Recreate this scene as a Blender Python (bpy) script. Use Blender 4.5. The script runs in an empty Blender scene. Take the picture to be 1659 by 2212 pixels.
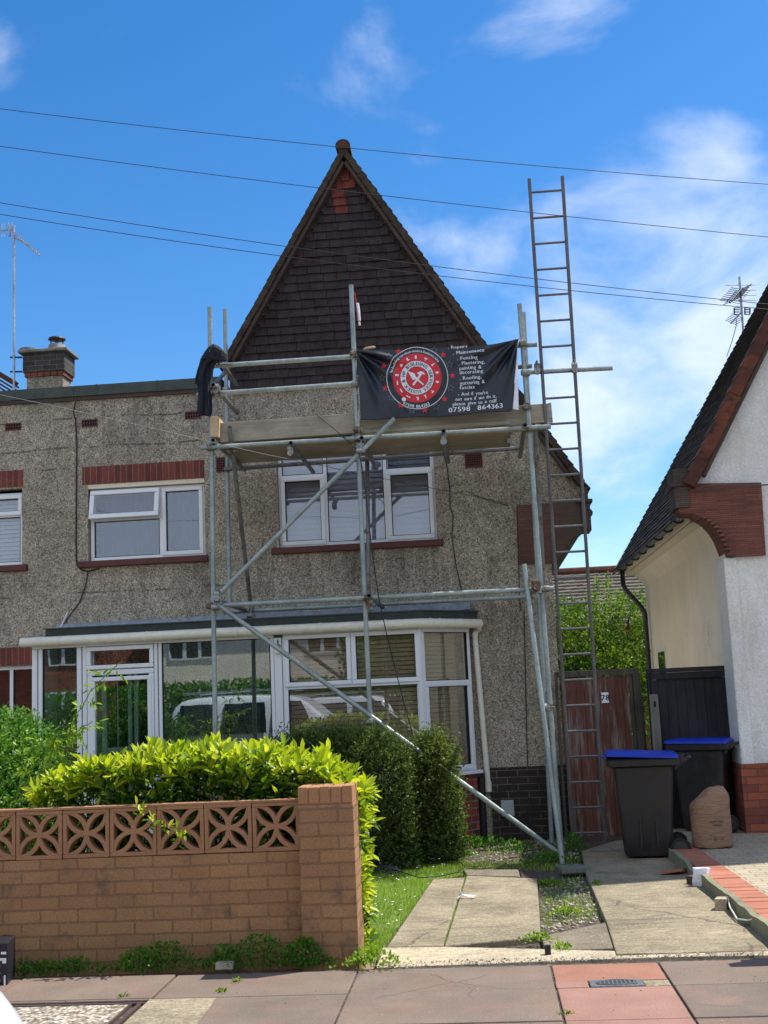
import bpy, bmesh, math, random
import numpy as np
from mathutils import Vector, Matrix
from mathutils.geometry import tessellate_polygon
random.seed(7); RNG = np.random.default_rng(7)
C = bpy.data.collections.new('scene'); bpy.context.scene.collection.children.link(C)
SC = bpy.context.scene
R = math.radians; PI = math.pi

# ------------------------------------------------------------------ camera
EYE = 1.55; FPX = 2550.0
yaw, pitch, roll = .0757, .1537, .0446
_f = Vector((-math.sin(yaw)*math.cos(pitch), math.cos(yaw)*math.cos(pitch), math.sin(pitch)))
_r = Vector((math.cos(yaw), math.sin(yaw), 0)); _u = _r.cross(_f)
CR = math.cos(roll)*_r - math.sin(roll)*_u; CU = math.cos(roll)*_u + math.sin(roll)*_r; CF = _f
cam = bpy.data.cameras.new('camera'); co = bpy.data.objects.new('camera', cam); C.objects.link(co)
co.matrix_world = Matrix(((CR.x, CU.x, -CF.x, 0), (CR.y, CU.y, -CF.y, 0), (CR.z, CU.z, -CF.z, EYE), (0, 0, 0, 1)))
cam.sensor_fit = 'VERTICAL'; cam.sensor_height = 24; cam.lens = 24*FPX/2212
cam.clip_start = .05; cam.clip_end = 2000
SC.camera = co

# ------------------------------------------------------------------ light
SUND = Vector((.54, .27, 1.0)).normalized()
SUN_EL = math.asin(SUND.z); SUN_ROT = math.atan2(SUND.x, SUND.y)
sl = bpy.data.lights.new('sun', 'SUN'); sl.energy = 3.2; sl.angle = R(.53); sl.color = (1, .955, .88)
so = bpy.data.objects.new('sun', sl); C.objects.link(so); so.location = (10, 5, 20)
so.rotation_euler = (-SUND).to_track_quat('-Z', 'Y').to_euler()
W = bpy.data.worlds.new('World'); SC.world = W; W.use_nodes = True
SC.view_settings.view_transform = 'Standard'; SC.view_settings.look = 'None'
SC.view_settings.gamma = 1; SC.view_settings.use_curve_mapping = False
SC.view_settings.exposure = 1.06

def world():
    nt = W.node_tree; n = nt.nodes; l = nt.links; n.clear()
    out = n.new('ShaderNodeOutputWorld'); bg = n.new('ShaderNodeBackground')
    sky = n.new('ShaderNodeTexSky'); sky.sky_type = 'NISHITA'; sky.sun_disc = False
    sky.sun_elevation = SUN_EL; sky.sun_rotation = SUN_ROT
    sky.air_density = 1.0; sky.dust_density = .3; sky.ozone_density = 2.2; sky.altitude = 50
    tc = n.new('ShaderNodeTexCoord')
    # deeper, more saturated blue as in the photograph
    hs = n.new('ShaderNodeHueSaturation'); hs.inputs['Saturation'].default_value = 1.38; hs.inputs['Value'].default_value = .57; hs.inputs['Hue'].default_value = .503
    l.new(sky.outputs[0], hs.inputs['Color'])
    # thin wisps of cloud gathered in the parts of the sky where the photograph has them
    mp = n.new('ShaderNodeMapping'); mp.inputs['Scale'].default_value = (1.0, 1.0, 1.7)
    l.new(tc.outputs['Generated'], mp.inputs[0])
    nz = n.new('ShaderNodeTexNoise'); nz.inputs['Scale'].default_value = 5.2; nz.inputs['Detail'].default_value = 11
    nz.inputs['Roughness'].default_value = .56; nz.inputs['Distortion'].default_value = .3
    l.new(mp.outputs[0], nz.inputs[0])
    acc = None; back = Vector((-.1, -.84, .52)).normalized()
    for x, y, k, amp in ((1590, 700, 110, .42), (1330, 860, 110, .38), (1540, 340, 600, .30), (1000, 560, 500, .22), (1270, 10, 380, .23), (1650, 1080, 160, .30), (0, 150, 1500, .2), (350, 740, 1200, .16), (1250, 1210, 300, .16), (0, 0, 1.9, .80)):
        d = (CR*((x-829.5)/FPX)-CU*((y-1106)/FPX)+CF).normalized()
        if k < 2: d = back; k = 2.7   # unseen bank of cloud added behind the viewer to brighten the shaded front
        dp = n.new('ShaderNodeVectorMath'); dp.operation = 'DOT_PRODUCT'; l.new(tc.outputs['Generated'], dp.inputs[0]); dp.inputs[1].default_value = d
        e = n.new('ShaderNodeMath'); e.operation = 'MULTIPLY_ADD'; e.inputs[1].default_value = k; e.inputs[2].default_value = -k; l.new(dp.outputs['Value'], e.inputs[0])
        g = n.new('ShaderNodeMath'); g.operation = 'EXPONENT'; l.new(e.outputs[0], g.inputs[0])
        h = n.new('ShaderNodeMath'); h.operation = 'MULTIPLY'; h.inputs[1].default_value = amp; l.new(g.outputs[0], h.inputs[0])
        if acc is None: acc = h.outputs[0]
        else:
            q = n.new('ShaderNodeMath'); q.operation = 'MAXIMUM'; l.new(acc, q.inputs[0]); l.new(h.outputs[0], q.inputs[1]); acc = q.outputs[0]
    m3 = n.new('ShaderNodeMath'); m3.operation = 'ADD'; l.new(nz.outputs[0], m3.inputs[0]); l.new(acc, m3.inputs[1])
    rp = n.new('ShaderNodeValToRGB'); rp.color_ramp.interpolation = 'EASE'
    rp.color_ramp.elements[0].position = .64; rp.color_ramp.elements[0].color = (0, 0, 0, 1)
    rp.color_ramp.elements[1].position = 1.06; rp.color_ramp.elements[1].color = (1, 1, 1, 1)
    l.new(m3.outputs[0], rp.inputs[0])
    mx = n.new('ShaderNodeMix'); mx.data_type = 'RGBA'
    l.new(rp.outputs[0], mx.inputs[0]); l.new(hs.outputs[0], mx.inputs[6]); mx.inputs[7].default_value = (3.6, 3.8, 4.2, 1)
    m4 = n.new('ShaderNodeMath'); m4.operation = 'MULTIPLY'; m4.inputs[1].default_value = .70
    l.new(rp.outputs[0], m4.inputs[0]); l.new(m4.outputs[0], mx.inputs[0])
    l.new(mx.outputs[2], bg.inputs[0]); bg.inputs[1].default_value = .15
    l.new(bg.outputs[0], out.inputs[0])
world()

# ------------------------------------------------------------------ measuring: a photo point on a real plane -> world
def _ray(x, y): return CR*((x-829.5)/FPX) - CU*((y-1106)/FPX) + CF
def P(x, y, Y):
    d = _ray(x, y); return Vector((0, 0, EYE)) + d*(Y/d.y)
def G(x, y, z=-.03):
    d = _ray(x, y); return Vector((0, 0, EYE)) + d*((z-EYE)/d.z)

# ------------------------------------------------------------------ materials
def S(r, g, b):
    f = lambda c: (c/255/12.92) if c/255 <= .04045 else ((c/255+.055)/1.055)**2.4
    return (f(r), f(g), f(b), 1)
def L(c, k): return (c[0]*k, c[1]*k, c[2]*k, 1)
class M:
    """tiny node builder"""
    def __init__(s, name):
        s.m = bpy.data.materials.new(name); s.m.use_nodes = True; s.t = s.m.node_tree
        s.b = s.t.nodes['Principled BSDF']; s.out = s.t.nodes['Material Output']
        s.pos = None
    def n(s, t, **kw):
        x = s.t.nodes.new(t)
        for k, v in kw.items(): setattr(x, k, v)
        return x
    def l(s, a, b): s.t.links.new(a, b)
    def P(s, sc=(1, 1, 1), loc=(0, 0, 0)):
        if s.pos is None: s.pos = s.n('ShaderNodeNewGeometry')
        m = s.n('ShaderNodeMapping'); m.inputs['Scale'].default_value = sc; m.inputs['Location'].default_value = loc
        s.l(s.pos.outputs['Position'], m.inputs[0]); return m.outputs[0]
    def noise(s, scale, detail=4, rough=.55, sc=(1, 1, 1), dist=0, loc=(0, 0, 0)):
        x = s.n('ShaderNodeTexNoise'); x.inputs['Scale'].default_value = scale; x.inputs['Detail'].default_value = detail
        x.inputs['Roughness'].default_value = rough; x.inputs['Distortion'].default_value = dist
        s.l(s.P(sc, loc), x.inputs[0]); return x.outputs[0]
    def voro(s, scale, feature='F1', out='Distance', sc=(1, 1, 1), rand=1):
        x = s.n('ShaderNodeTexVoronoi', feature=feature); x.inputs['Scale'].default_value = scale
        x.inputs['Randomness'].default_value = rand
        s.l(s.P(sc), x.inputs['Vector']); return x.outputs[out]
    def ramp(s, fac, stops, interp='LINEAR'):
        x = s.n('ShaderNodeValToRGB'); x.color_ramp.interpolation = interp
        e = x.color_ramp.elements
        while len(e) < len(stops): e.new(.5)
        for i, (p, c) in enumerate(stops):
            e[i].position = p; e[i].color = c if len(c) == 4 else (*c, 1)
        s.l(fac, x.inputs[0]); return x.outputs[0]
    def mix(s, fac, a, b, blend='MIX'):
        x = s.n('ShaderNodeMix', data_type='RGBA', blend_type=blend)
        for v, i in ((fac, 0), (a, 6), (b, 7)):
            if hasattr(v, 'is_output'): s.l(v, x.inputs[i])
            else: x.inputs[i].default_value = v
        return x.outputs[2]
    def math(s, op, a, b=0, c=0):
        x = s.n('ShaderNodeMath', operation=op)
        for i, v in enumerate((a, b, c)):
            if hasattr(v, 'is_output'): s.l(v, x.inputs[i])
            else: x.inputs[i].default_value = v
        return x.outputs[0]
    def col(s, v):
        if hasattr(v, 'is_output'): s.l(v, s.b.inputs['Base Color'])
        else: s.b.inputs['Base Color'].default_value = v
        return s
    def rough(s, v):
        if hasattr(v, 'is_output'): s.l(v, s.b.inputs['Roughness'])
        else: s.b.inputs['Roughness'].default_value = v
        return s
    def bump(s, h, strength=.5, dist=.01, chain=None):
        x = s.n('ShaderNodeBump'); x.inputs['Strength'].default_value = strength; x.inputs['Distance'].default_value = dist
        s.l(h, x.inputs['Height'])
        if chain: s.l(chain, x.inputs['Normal'])
        s.l(x.outputs[0], s.b.inputs['Normal']); return x.outputs[0]
    def cracks(s, c, scale=.9, w=.012, col=S(52, 46, 40), k=.8, loc=(0, 0, 0), thr=.5):
        wv = s.n('ShaderNodeTexNoise'); wv.inputs['Scale'].default_value = 3.5; wv.inputs['Detail'].default_value = 5; s.l(s.P(), wv.inputs[0])
        ad = s.n('ShaderNodeVectorMath', operation='MULTIPLY_ADD'); s.l(wv.outputs['Color'], ad.inputs[0]); ad.inputs[1].default_value = (.16, .16, .16); s.l(s.P(loc=loc), ad.inputs[2])
        v = s.n('ShaderNodeTexVoronoi', feature='DISTANCE_TO_EDGE'); v.inputs['Scale'].default_value = scale; s.l(ad.outputs[0], v.inputs['Vector'])
        ln = s.ramp(v.outputs['Distance'], [(w*.35, G1(1)), (w, G1(0))])
        mk = s.ramp(s.noise(1.1, 3, loc=(loc[0]+3, 2, 1)), [(thr-.03, G1(0)), (thr+.03, G1(1))])
        return s.mix(s.math('MULTIPLY', s.math('MULTIPLY', ln, mk), k), c, col)
    def spec(s, v): s.b.inputs['Specular IOR Level'].default_value = v; return s
G1 = lambda v: (v, v, v, 1)

def simple(name, c, rough=.6, var=.25, vs=6, bump=0, bs=60, metal=0, spec=.5, fine=.12, fs=90):
    m = M(name); a = m.noise(vs, 5); b = m.noise(fs, 3)
    k = m.ramp(a, [(.25, G1(1-var)), (.75, G1(1+var))])
    k2 = m.ramp(b, [(.3, G1(1-fine)), (.7, G1(1+fine))])
    m.col(m.mix(1, m.mix(1, c, k, 'MULTIPLY'), k2, 'MULTIPLY')); m.rough(rough); m.spec(spec)
    m.b.inputs['Metallic'].default_value = metal
    if bump: m.bump(m.noise(bs, 4), bump, .01)
    return m.m

def brickmat(name, c1, c2, mortar, bw=.225, rh=.075, ms=.010, bias=0, var=.25, rough=.85, bumpd=.006, off=.5, smooth=.1, soot=None, patches=None, vs=3, hdir='xy', zoff=0, xoff=0):
    m = M(name); g = m.n('ShaderNodeNewGeometry'); sx = m.n('ShaderNodeSeparateXYZ'); m.l(g.outputs['Position'], sx.inputs[0])
    wob = m.noise(2.5, 2)
    if hdir == 'ground':
        h = sx.outputs[0]; v = sx.outputs[1]
    else:
        h = m.math('ADD', sx.outputs[0], sx.outputs[1]); v = m.math('ADD', sx.outputs[2], m.math('MULTIPLY', m.math('SUBTRACT', wob, .5), .012))
    w2 = m.noise(22, 3, .6); w3 = m.noise(22, 3, .6, loc=(5, 5, 5))
    h = m.math('ADD', m.math('ADD', h, m.math('MULTIPLY_ADD', w2, .012, -.006)), xoff); v = m.math('ADD', m.math('ADD', v, m.math('MULTIPLY_ADD', w3, .009, -.0045)), zoff)
    cb = m.n('ShaderNodeCombineXYZ'); m.l(h, cb.inputs[0]); m.l(v, cb.inputs[1])
    t = m.n('ShaderNodeTexBrick'); m.l(cb.outputs[0], t.inputs['Vector']); t.offset = off
    t.inputs['Scale'].default_value = 1; t.inputs['Brick Width'].default_value = bw; t.inputs['Row Height'].default_value = rh
    t.inputs['Mortar Size'].default_value = ms/2; t.inputs['Mortar Smooth'].default_value = smooth; t.inputs['Bias'].default_value = bias
    t.inputs['Color1'].default_value = c1; t.inputs['Color2'].default_value = c2; t.inputs['Mortar'].default_value = mortar
    a = m.noise(vs, 5); f = m.noise(70, 4)
    k = m.ramp(a, [(.25, G1(1-var)), (.75, G1(1+var*.8))]); k2 = m.ramp(f, [(.3, G1(.8)), (.7, G1(1.18))])
    c = m.mix(1, m.mix(1, t.outputs['Color'], k, 'MULTIPLY'), k2, 'MULTIPLY')
    if soot:
        s_ = m.ramp(m.noise(4.5, 6, .65, loc=(3, 1, 2)), [(soot[1]-.06, G1(0)), (soot[1]+.08, G1(1))])
        c = m.mix(s_, c, soot[0])
    m.col(c).rough(rough)
    n1 = m.bump(m.math('MULTIPLY', t.outputs['Fac'], -1), .9, bumpd)
    m.bump(f, .35, .006, n1)
    return m.m

def pebbledash(name, dark, mid, light, scale=72, stain=True):
    m = M(name)
    v = m.n('ShaderNodeTexVoronoi'); v.inputs['Scale'].default_value = scale; m.l(m.P(), v.inputs['Vector'])
    bw = m.n('ShaderNodeRGBToBW'); m.l(v.outputs['Color'], bw.inputs[0])
    c = m.ramp(bw.outputs[0], [(.12, dark), (.42, mid), (.62, mid), (.86, light)])
    edge = m.ramp(v.outputs['Distance'], [(.35, G1(1)), (.8, G1(.6))])  # gaps between pebbles darkened, their shade put into the colour
    c = m.mix(1, c, edge, 'MULTIPLY')
    big = m.ramp(m.noise(.9, 6, .6), [(.3, G1(.78)), (.7, G1(1.15))])
    c = m.mix(1, c, big, 'MULTIPLY')
    med = m.ramp(m.noise(9, 4, .6), [(.3, G1(.82)), (.7, G1(1.14))])
    c = m.mix(1, c, med, 'MULTIPLY')
    if stain:
        # soot runs and damp streaks that belong to the wall
        st = m.ramp(m.noise(1.6, 7, .68, sc=(1.8, 1, .55), loc=(4.3, 0, 1.7)), [(.55, G1(0)), (.72, G1(1))])
        c = m.mix(m.math('MULTIPLY', st, .62), c, S(62, 58, 52))
        # patched areas of slightly different dash
        vp = m.n('ShaderNodeTexVoronoi'); vp.inputs['Scale'].default_value = .75; m.l(m.P((1, 1, 1.3), (2.2, 0, .4)), vp.inputs['Vector'])
        pb = m.n('ShaderNodeRGBToBW'); m.l(vp.outputs['Color'], pb.inputs[0])
        c = m.mix(1, c, m.ramp(pb.outputs[0], [(.2, (.88, .87, .86, 1)), (.8, (1.06, 1.04, 1.0, 1))]), 'MULTIPLY')
        # damp runs below the sills and the coping
        gs = m.n('ShaderNodeSeparateXYZ'); m.l(m.pos.outputs['Position'], gs.inputs[0])
        runs = m.ramp(m.noise(7, 5, .7, sc=(1, 1, .10)), [(.42, G1(0)), (.62, G1(1))])
        for xa, xb_, zt_, ln in ((-4.65, -3.0, 3.12, .55), (-2.35, -.35, 3.20, .6), (-4.3, -3.7, 5.2, 1.3), (-3.4, -2.9, 5.2, .9), (-6.5, -5.1, 3.1, .5), (-2.7, -2.3, 2.9, .4), (.1, .5, 2.6, 1.0)):
            fx = m.math('MULTIPLY', m.math('GREATER_THAN', gs.outputs[0], xa), m.math('LESS_THAN', gs.outputs[0], xb_))
            dz = m.math('DIVIDE', m.math('SUBTRACT', zt_, gs.outputs[2]), ln)
            fz = m.math('MULTIPLY', m.math('GREATER_THAN', dz, 0), m.math('MAXIMUM', m.math('SUBTRACT', 1, dz), 0))
            c = m.mix(m.math('MULTIPLY', m.math('MULTIPLY', m.math('MULTIPLY', fx, fz), runs), .5), c, S(62, 58, 52))
        # horizontal hair cracks / old joint lines
        w = m.n('ShaderNodeTexNoise'); w.inputs['Scale'].default_value = 1.3; m.l(m.P((1, 1, .1)), w.inputs[0])
        g = m.n('ShaderNodeSeparateXYZ'); m.l(m.pos.outputs['Position'], g.inputs[0])
        zz = m.math('ADD', g.outputs[2], m.math('MULTIPLY', w.outputs[0], .12))
        for z0, x0 in ((4.93, -2.8), (4.58, -2.8), (2.87, -2.8), (4.33, -4.6)):
            dd = m.math('ABSOLUTE', m.math('SUBTRACT', zz, z0+.06))
            ln = m.math('LESS_THAN', dd, .011)
            br = m.ramp(m.noise(3, 5, .7, loc=(z0, 0, 0)), [(.46, G1(0)), (.54, G1(1))])
            fx = m.math('LESS_THAN', g.outputs[0], x0)
            c = m.mix(m.math('MULTIPLY', m.math('MULTIPLY', m.math('MULTIPLY', ln, br), fx), .6), c, S(48, 45, 42))
    m.col(c).rough(.92)
    m.bump(v.outputs['Distance'], -.6, .008)
    m.spec(.3)
    return m.m

def glassmat(name, tint=(.8, .85, .84, 1), base=.06, k=3.2):
    m = M(name); m.t.nodes.remove(m.b)
    tr = m.n('ShaderNodeBsdfTransparent'); tr.inputs[0].default_value = tint
    gl = m.n('ShaderNodeBsdfGlossy'); gl.inputs['Roughness'].default_value = .012; gl.inputs[0].default_value = (.95, .97, 1, 1)
    bp = m.n('ShaderNodeBump'); bp.inputs['Strength'].default_value = .05; bp.inputs['Distance'].default_value = .005
    m.l(m.noise(2.2, 2), bp.inputs['Height']); m.l(bp.outputs[0], gl.inputs['Normal'])
    fr = m.n('ShaderNodeFresnel'); fr.inputs[0].default_value = 1.5
    fac = m.math('MINIMUM', m.math('MULTIPLY_ADD', fr.outputs[0], k, base), .9)
    mx = m.n('ShaderNodeMixShader'); m.l(fac, mx.inputs[0]); m.l(tr.outputs[0], mx.inputs[1]); m.l(gl.outputs[0], mx.inputs[2])
    m.l(mx.outputs[0], m.out.inputs[0]); return m.m

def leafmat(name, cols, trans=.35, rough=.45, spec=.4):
    """cols: ramp over a random value per leaf; attribute 'tint' pushes towards young growth and carries painted sun and shade"""
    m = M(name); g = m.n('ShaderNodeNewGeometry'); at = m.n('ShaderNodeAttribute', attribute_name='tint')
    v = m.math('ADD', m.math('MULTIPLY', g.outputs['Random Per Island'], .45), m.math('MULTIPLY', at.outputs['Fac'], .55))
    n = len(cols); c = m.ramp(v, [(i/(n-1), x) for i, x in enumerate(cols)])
    m.col(c).rough(rough); m.spec(spec)
    tl = m.n('ShaderNodeBsdfTranslucent'); m.l(m.mix(1, c, (1.25, 1.35, .6, 1), 'MULTIPLY'), tl.inputs[0])
    mx = m.n('ShaderNodeMixShader'); mx.inputs[0].default_value = trans
    m.l(m.b.outputs[0], mx.inputs[1]); m.l(tl.outputs[0], mx.inputs[2]); m.l(mx.outputs[0], m.out.inputs[0])
    return m.m

def woodboards(name, c1, c2, grain=14, axis='x', var=.25, rough=.8, splash=False, flake=None):
    m = M(name)
    sc = {'x': (.08, 1, 1), 'z': (1, 1, .07), 'y': (1, .08, 1)}[axis]
    a = m.noise(grain*3, 6, .65, sc=sc, dist=.6)
    c = m.ramp(a, [(.3, c1), (.7, c2)])
    k = m.ramp(m.noise(2.5, 4), [(.3, G1(1-var)), (.7, G1(1+var))]); c = m.mix(1, c, k, 'MULTIPLY')
    if splash:
        sp = m.ramp(m.noise(26, 5, .7, loc=(1, 3, 2)), [(.64, G1(0)), (.69, G1(1))]); c = m.mix(m.math('MULTIPLY', sp, .7), c, S(202, 198, 188)); dk = m.ramp(m.noise(4, 7, .7, sc=(.4, 1, 1)), [(.55, G1(0)), (.7, G1(1))]); c = m.mix(m.math('MULTIPLY', dk, .45), c, S(96, 88, 76))
    if flake:
        f = m.ramp(m.noise(11, 7, .7, sc=(1, 1, .12), loc=(1.2, 0, .4)), [(.50, G1(0)), (.62, G1(.85))]); c = m.mix(f, c, flake)
    hgt = a
    m.col(c).rough(rough); m.spec(.3); m.bump(a, .4, .006)
    return m.m

MT = {}
MT['pebble'] = pebbledash('pebbledash_wall', S(124, 115, 102), S(170, 160, 143), S(216, 206, 188))
MT['pebble2'] = pebbledash('pebbledash_adjoining', S(126, 117, 104), S(173, 163, 146), S(216, 206, 188))
MT['tile'] = None
def tilemat(name, c1, c2, moss=None):
    m = M(name); g = m.n('ShaderNodeNewGeometry')
    c = m.ramp(g.outputs['Random Per Island'], [(0, c1), (1, c2)])
    k = m.ramp(m.noise(14, 5), [(.3, G1(.7)), (.7, G1(1.3))]); c = m.mix(1, c, k, 'MULTIPLY')
    if moss:
        f = m.ramp(m.noise(7, 6, .7), [(moss[1], G1(0)), (moss[1]+.1, G1(1))]); c = m.mix(f, c, moss[0])
    m.col(c).rough(.9); m.bump(m.noise(45, 4), .5, .008); m.spec(.25); return m.m
MT['hung_tile'] = tilemat('dark_hung_tile', S(50, 43, 44), S(62, 54, 54), (S(42, 37, 38), .6))
MT['tan_tile'] = tilemat('brown_hung_tile', S(92, 72, 66), S(78, 62, 58))
MT['red_tile'] = tilemat('new_red_tile', S(124, 66, 56), S(104, 54, 48))
MT['roof_tile'] = tilemat('mossy_roof_tile', S(52, 46, 40), S(78, 68, 56), (S(62, 72, 34), .5))
MT['verge'] = tilemat('verge_tile', S(58, 50, 44), S(74, 64, 54), (S(58, 60, 36), .6))
MT['verge_red'] = tilemat('red_verge_tile', S(112, 66, 50), S(80, 50, 42), (S(60, 48, 40), .52))
MT['slate_dark'] = tilemat('neighbour_roof_tile', S(58, 56, 58), S(84, 80, 80), (S(50, 48, 46), .6))
MT['barge'] = simple('brown_barge_wood', S(74, 57, 49), .75, .25, 8, .3)
MT['soldier'] = brickmat('brick_soldier', S(128, 62, 50), S(104, 50, 42), S(120, 98, 82), bw=.072, rh=.5, ms=.012, off=0, var=.25, zoff=.1)
MT['sill_tile'] = simple('red_sill', S(92, 44, 40), .6, .25, 6, .2)
MT['upvc'] = simple('white_upvc', S(232, 234, 236), .28, .03, 3, 0, spec=.5, fine=.02)
MT['upvc_old'] = simple('aged_white_gutter', S(226, 222, 204), .4, .10, 14, 0, fine=.06)
MT['glass'] = glassmat('window_glass', (.96, .97, .97, 1), base=.06, k=.7)
MT['glass_clear'] = glassmat('clear_window_glass', (.97, .98, .98, 1), base=.015, k=.45)
MT['glass_up'] = glassmat('upper_window_glass', (.93, .95, .97, 1), base=.07, k=.8)
MT['glass_porch'] = glassmat('porch_glass', (.80, .91, .86, 1), .13, .9)
MT['gasket'] = simple('black_gasket', S(20, 20, 22), .6)
def blindmat(name, c, pitch, dark=.55):
    m = M(name); g = m.n('ShaderNodeNewGeometry'); s_ = m.n('ShaderNodeSeparateXYZ'); m.l(g.outputs['Position'], s_.inputs[0])
    m.col(c).rough(.7); return m.m
MT['blind_white'] = simple('white_slat', S(190, 190, 204), .6, .03, 2)
MT['blind_wood'] = simple('wooden_slat', S(184, 156, 116), .5, .08, 3)
MT['curtain'] = simple('grey_curtain', S(52, 72, 116), .9, .1, 3)
MT['dark'] = simple('dark_room', S(36, 34, 34), .95, .1)  # near-black sheets standing in for unlit rooms behind glass
MT['felt'] = simple('roofing_felt', S(74, 80, 74), .9, .25, 9, .4, 120)
MT['felt_dark'] = simple('dark_felt_fascia', S(52, 58, 56), .85, .3, 7, .3)
MT['lead'] = simple('lead_flashing', S(132, 142, 152), .5, .28, 16, .6, 22)
MT['galv'] = None
def galv(name, c=(.31, .355, .34, 1), rust=.68, metal=.25):
    m = M(name); a = m.noise(30, 5, .6); b = m.noise(3.2, 4, .6)
    k = m.ramp(b, [(.3, G1(.72)), (.7, G1(1.2))]); cc = m.mix(1, m.ramp(a, [(.3, L(c, .8)), (.7, L(c, 1.2))]), k, 'MULTIPLY')
    f = m.ramp(m.noise(9, 6, .7), [(rust, G1(0)), (rust+.06, G1(1))]); cc = m.mix(f, cc, S(104, 82, 62))
    m.col(cc).rough(m.ramp(a, [(.3, G1(.32)), (.7, G1(.55))])); m.b.inputs['Metallic'].default_value = metal; return m.m
MT['galv'] = galv('galvanised_tube'); MT['galv_old'] = galv('weathered_tube', (.20, .205, .20, 1), .55, .3)
MT['coupler'] = galv('coupler_steel', (.30, .30, .28, 1), .5, .6)
MT['ladder'] = galv('ladder_steel', (.13, .125, .13, 1), .8, .2)
MT['black'] = simple('black_print_hole_shade', S(8, 8, 8), .9)  # black for print, and for the shade inside holes and tubes
MT['board'] = woodboards('scaffold_board', S(140, 131, 114), S(172, 162, 144), 12, 'x', .2, splash=True)
MT['board_end'] = woodboards('scaffold_board_new', S(186, 156, 118), S(214, 186, 148), 12, 'x', .12)
MT['brown_brick'] = brickmat('brown_painted_brick', S(160, 119, 80), S(150, 110, 75), S(134, 98, 67), .235, .0785, .012, var=.16, bumpd=.008, soot=(S(104, 80, 66), .62), zoff=.05, xoff=.05)
MT['brown'] = simple('brown_painted_concrete', S(158, 115, 81), .85, .16, 5, .3, 80)
MT['brown_pillar_top'] = simple('pillar_brick_head', S(162, 117, 80), .85, .16, 5, .3, 80)
MT['red_brick'] = brickmat('red_bay_brick', S(170, 66, 54), S(74, 56, 50), S(150, 134, 116), .225, .075, .012, bias=-.1, var=.2)
MT['black_brick'] = brickmat('black_plinth_brick', S(58, 48, 42), S(42, 36, 34), S(108, 96, 82), .225, .075, .010, var=.45, soot=(S(34, 32, 34), .56))
MT['corbel'] = brickmat('tile_corbel', S(126, 80, 66), S(98, 66, 56), S(84, 66, 56), .27, .021, .008, var=.35, bumpd=.012, soot=(S(70, 54, 48), .62))
def _greyed():
    t = MT['corbel'].node_tree; b = t.nodes['Principled BSDF']; src = b.inputs['Base Color'].links[0].from_socket
    g = t.nodes.new('ShaderNodeNewGeometry'); s_ = t.nodes.new('ShaderNodeSeparateXYZ'); t.links.new(g.outputs['Position'], s_.inputs[0])
    n = t.nodes.new('ShaderNodeTexNoise'); n.inputs['Scale'].default_value = 4; t.links.new(g.outputs['Position'], n.inputs[0])
    a = t.nodes.new('ShaderNodeMath'); a.operation = 'MULTIPLY_ADD'; a.inputs[1].default_value = .5; t.links.new(n.outputs[0], a.inputs[0]); t.links.new(s_.outputs[0], a.inputs[2])
    r = t.nodes.new('ShaderNodeValToRGB'); r.color_ramp.elements[0].position = .98; r.color_ramp.elements[1].position = 1.0
    m0 = t.nodes.new('ShaderNodeMapRange'); m0.inputs[1].default_value = .95; m0.inputs[2].default_value = 1.4; t.links.new(a.outputs[0], m0.inputs[0])
    x = t.nodes.new('ShaderNodeMix'); x.data_type = 'RGBA'; t.links.new(m0.outputs[0], x.inputs[0]); t.links.new(src, x.inputs[6]); x.inputs[7].default_value = S(78, 68, 60); t.links.new(x.outputs[2], b.inputs['Base Color']); t.nodes.remove(r)
_greyed()   # the outer end of this corbel is weathered to a sooty grey
MT['corbel_nb'] = brickmat('neighbour_tile_corbel', S(140, 78, 62), S(108, 60, 50), S(92, 66, 54), .27, .021, .008, var=.25, bumpd=.012)
MT['corbel_grey'] = brickmat('weathered_tile_corbel', S(92, 78, 68), S(72, 60, 54), S(62, 54, 48), .27, .021, .008, var=.3, bumpd=.012)
MT['nb_brick'] = brickmat('neighbour_plinth_brick', S(160, 84, 58), S(116, 60, 48), S(92, 68, 56), .225, .075, .010, var=.3)
def roughcast(name, c, bs=55, grime=.30):
    m = M(name); a = m.noise(bs, 6, .6, dist=.5); k = m.ramp(m.noise(1.5, 5), [(.3, G1(.92)), (.7, G1(1.05))])
    f = m.ramp(a, [(.3, G1(.82)), (.7, G1(1.08))])
    cc = m.mix(1, m.mix(1, c, k, 'MULTIPLY'), f, 'MULTIPLY'); gr = m.ramp(m.noise(4, 8, .72, sc=(1, 1, .28)), [(.5, G1(0)), (.72, G1(1))])
    cc = m.mix(m.math('MULTIPLY', gr, grime), cc, S(150, 130, 104)); m.col(cc).rough(.9); m.bump(a, 1, .02); m.spec(.3); return m.m
MT['white_render'] = roughcast('white_roughcast', S(238, 236, 230), 42)
MT['cream_render'] = roughcast('cream_side_render', S(255, 243, 220), 70, .13)
MT['soffit'] = simple('cream_soffit', S(226, 214, 190), .7, .06)
MT['black_plastic'] = simple('black_gutter', S(34, 34, 36), .35, .1)
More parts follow.
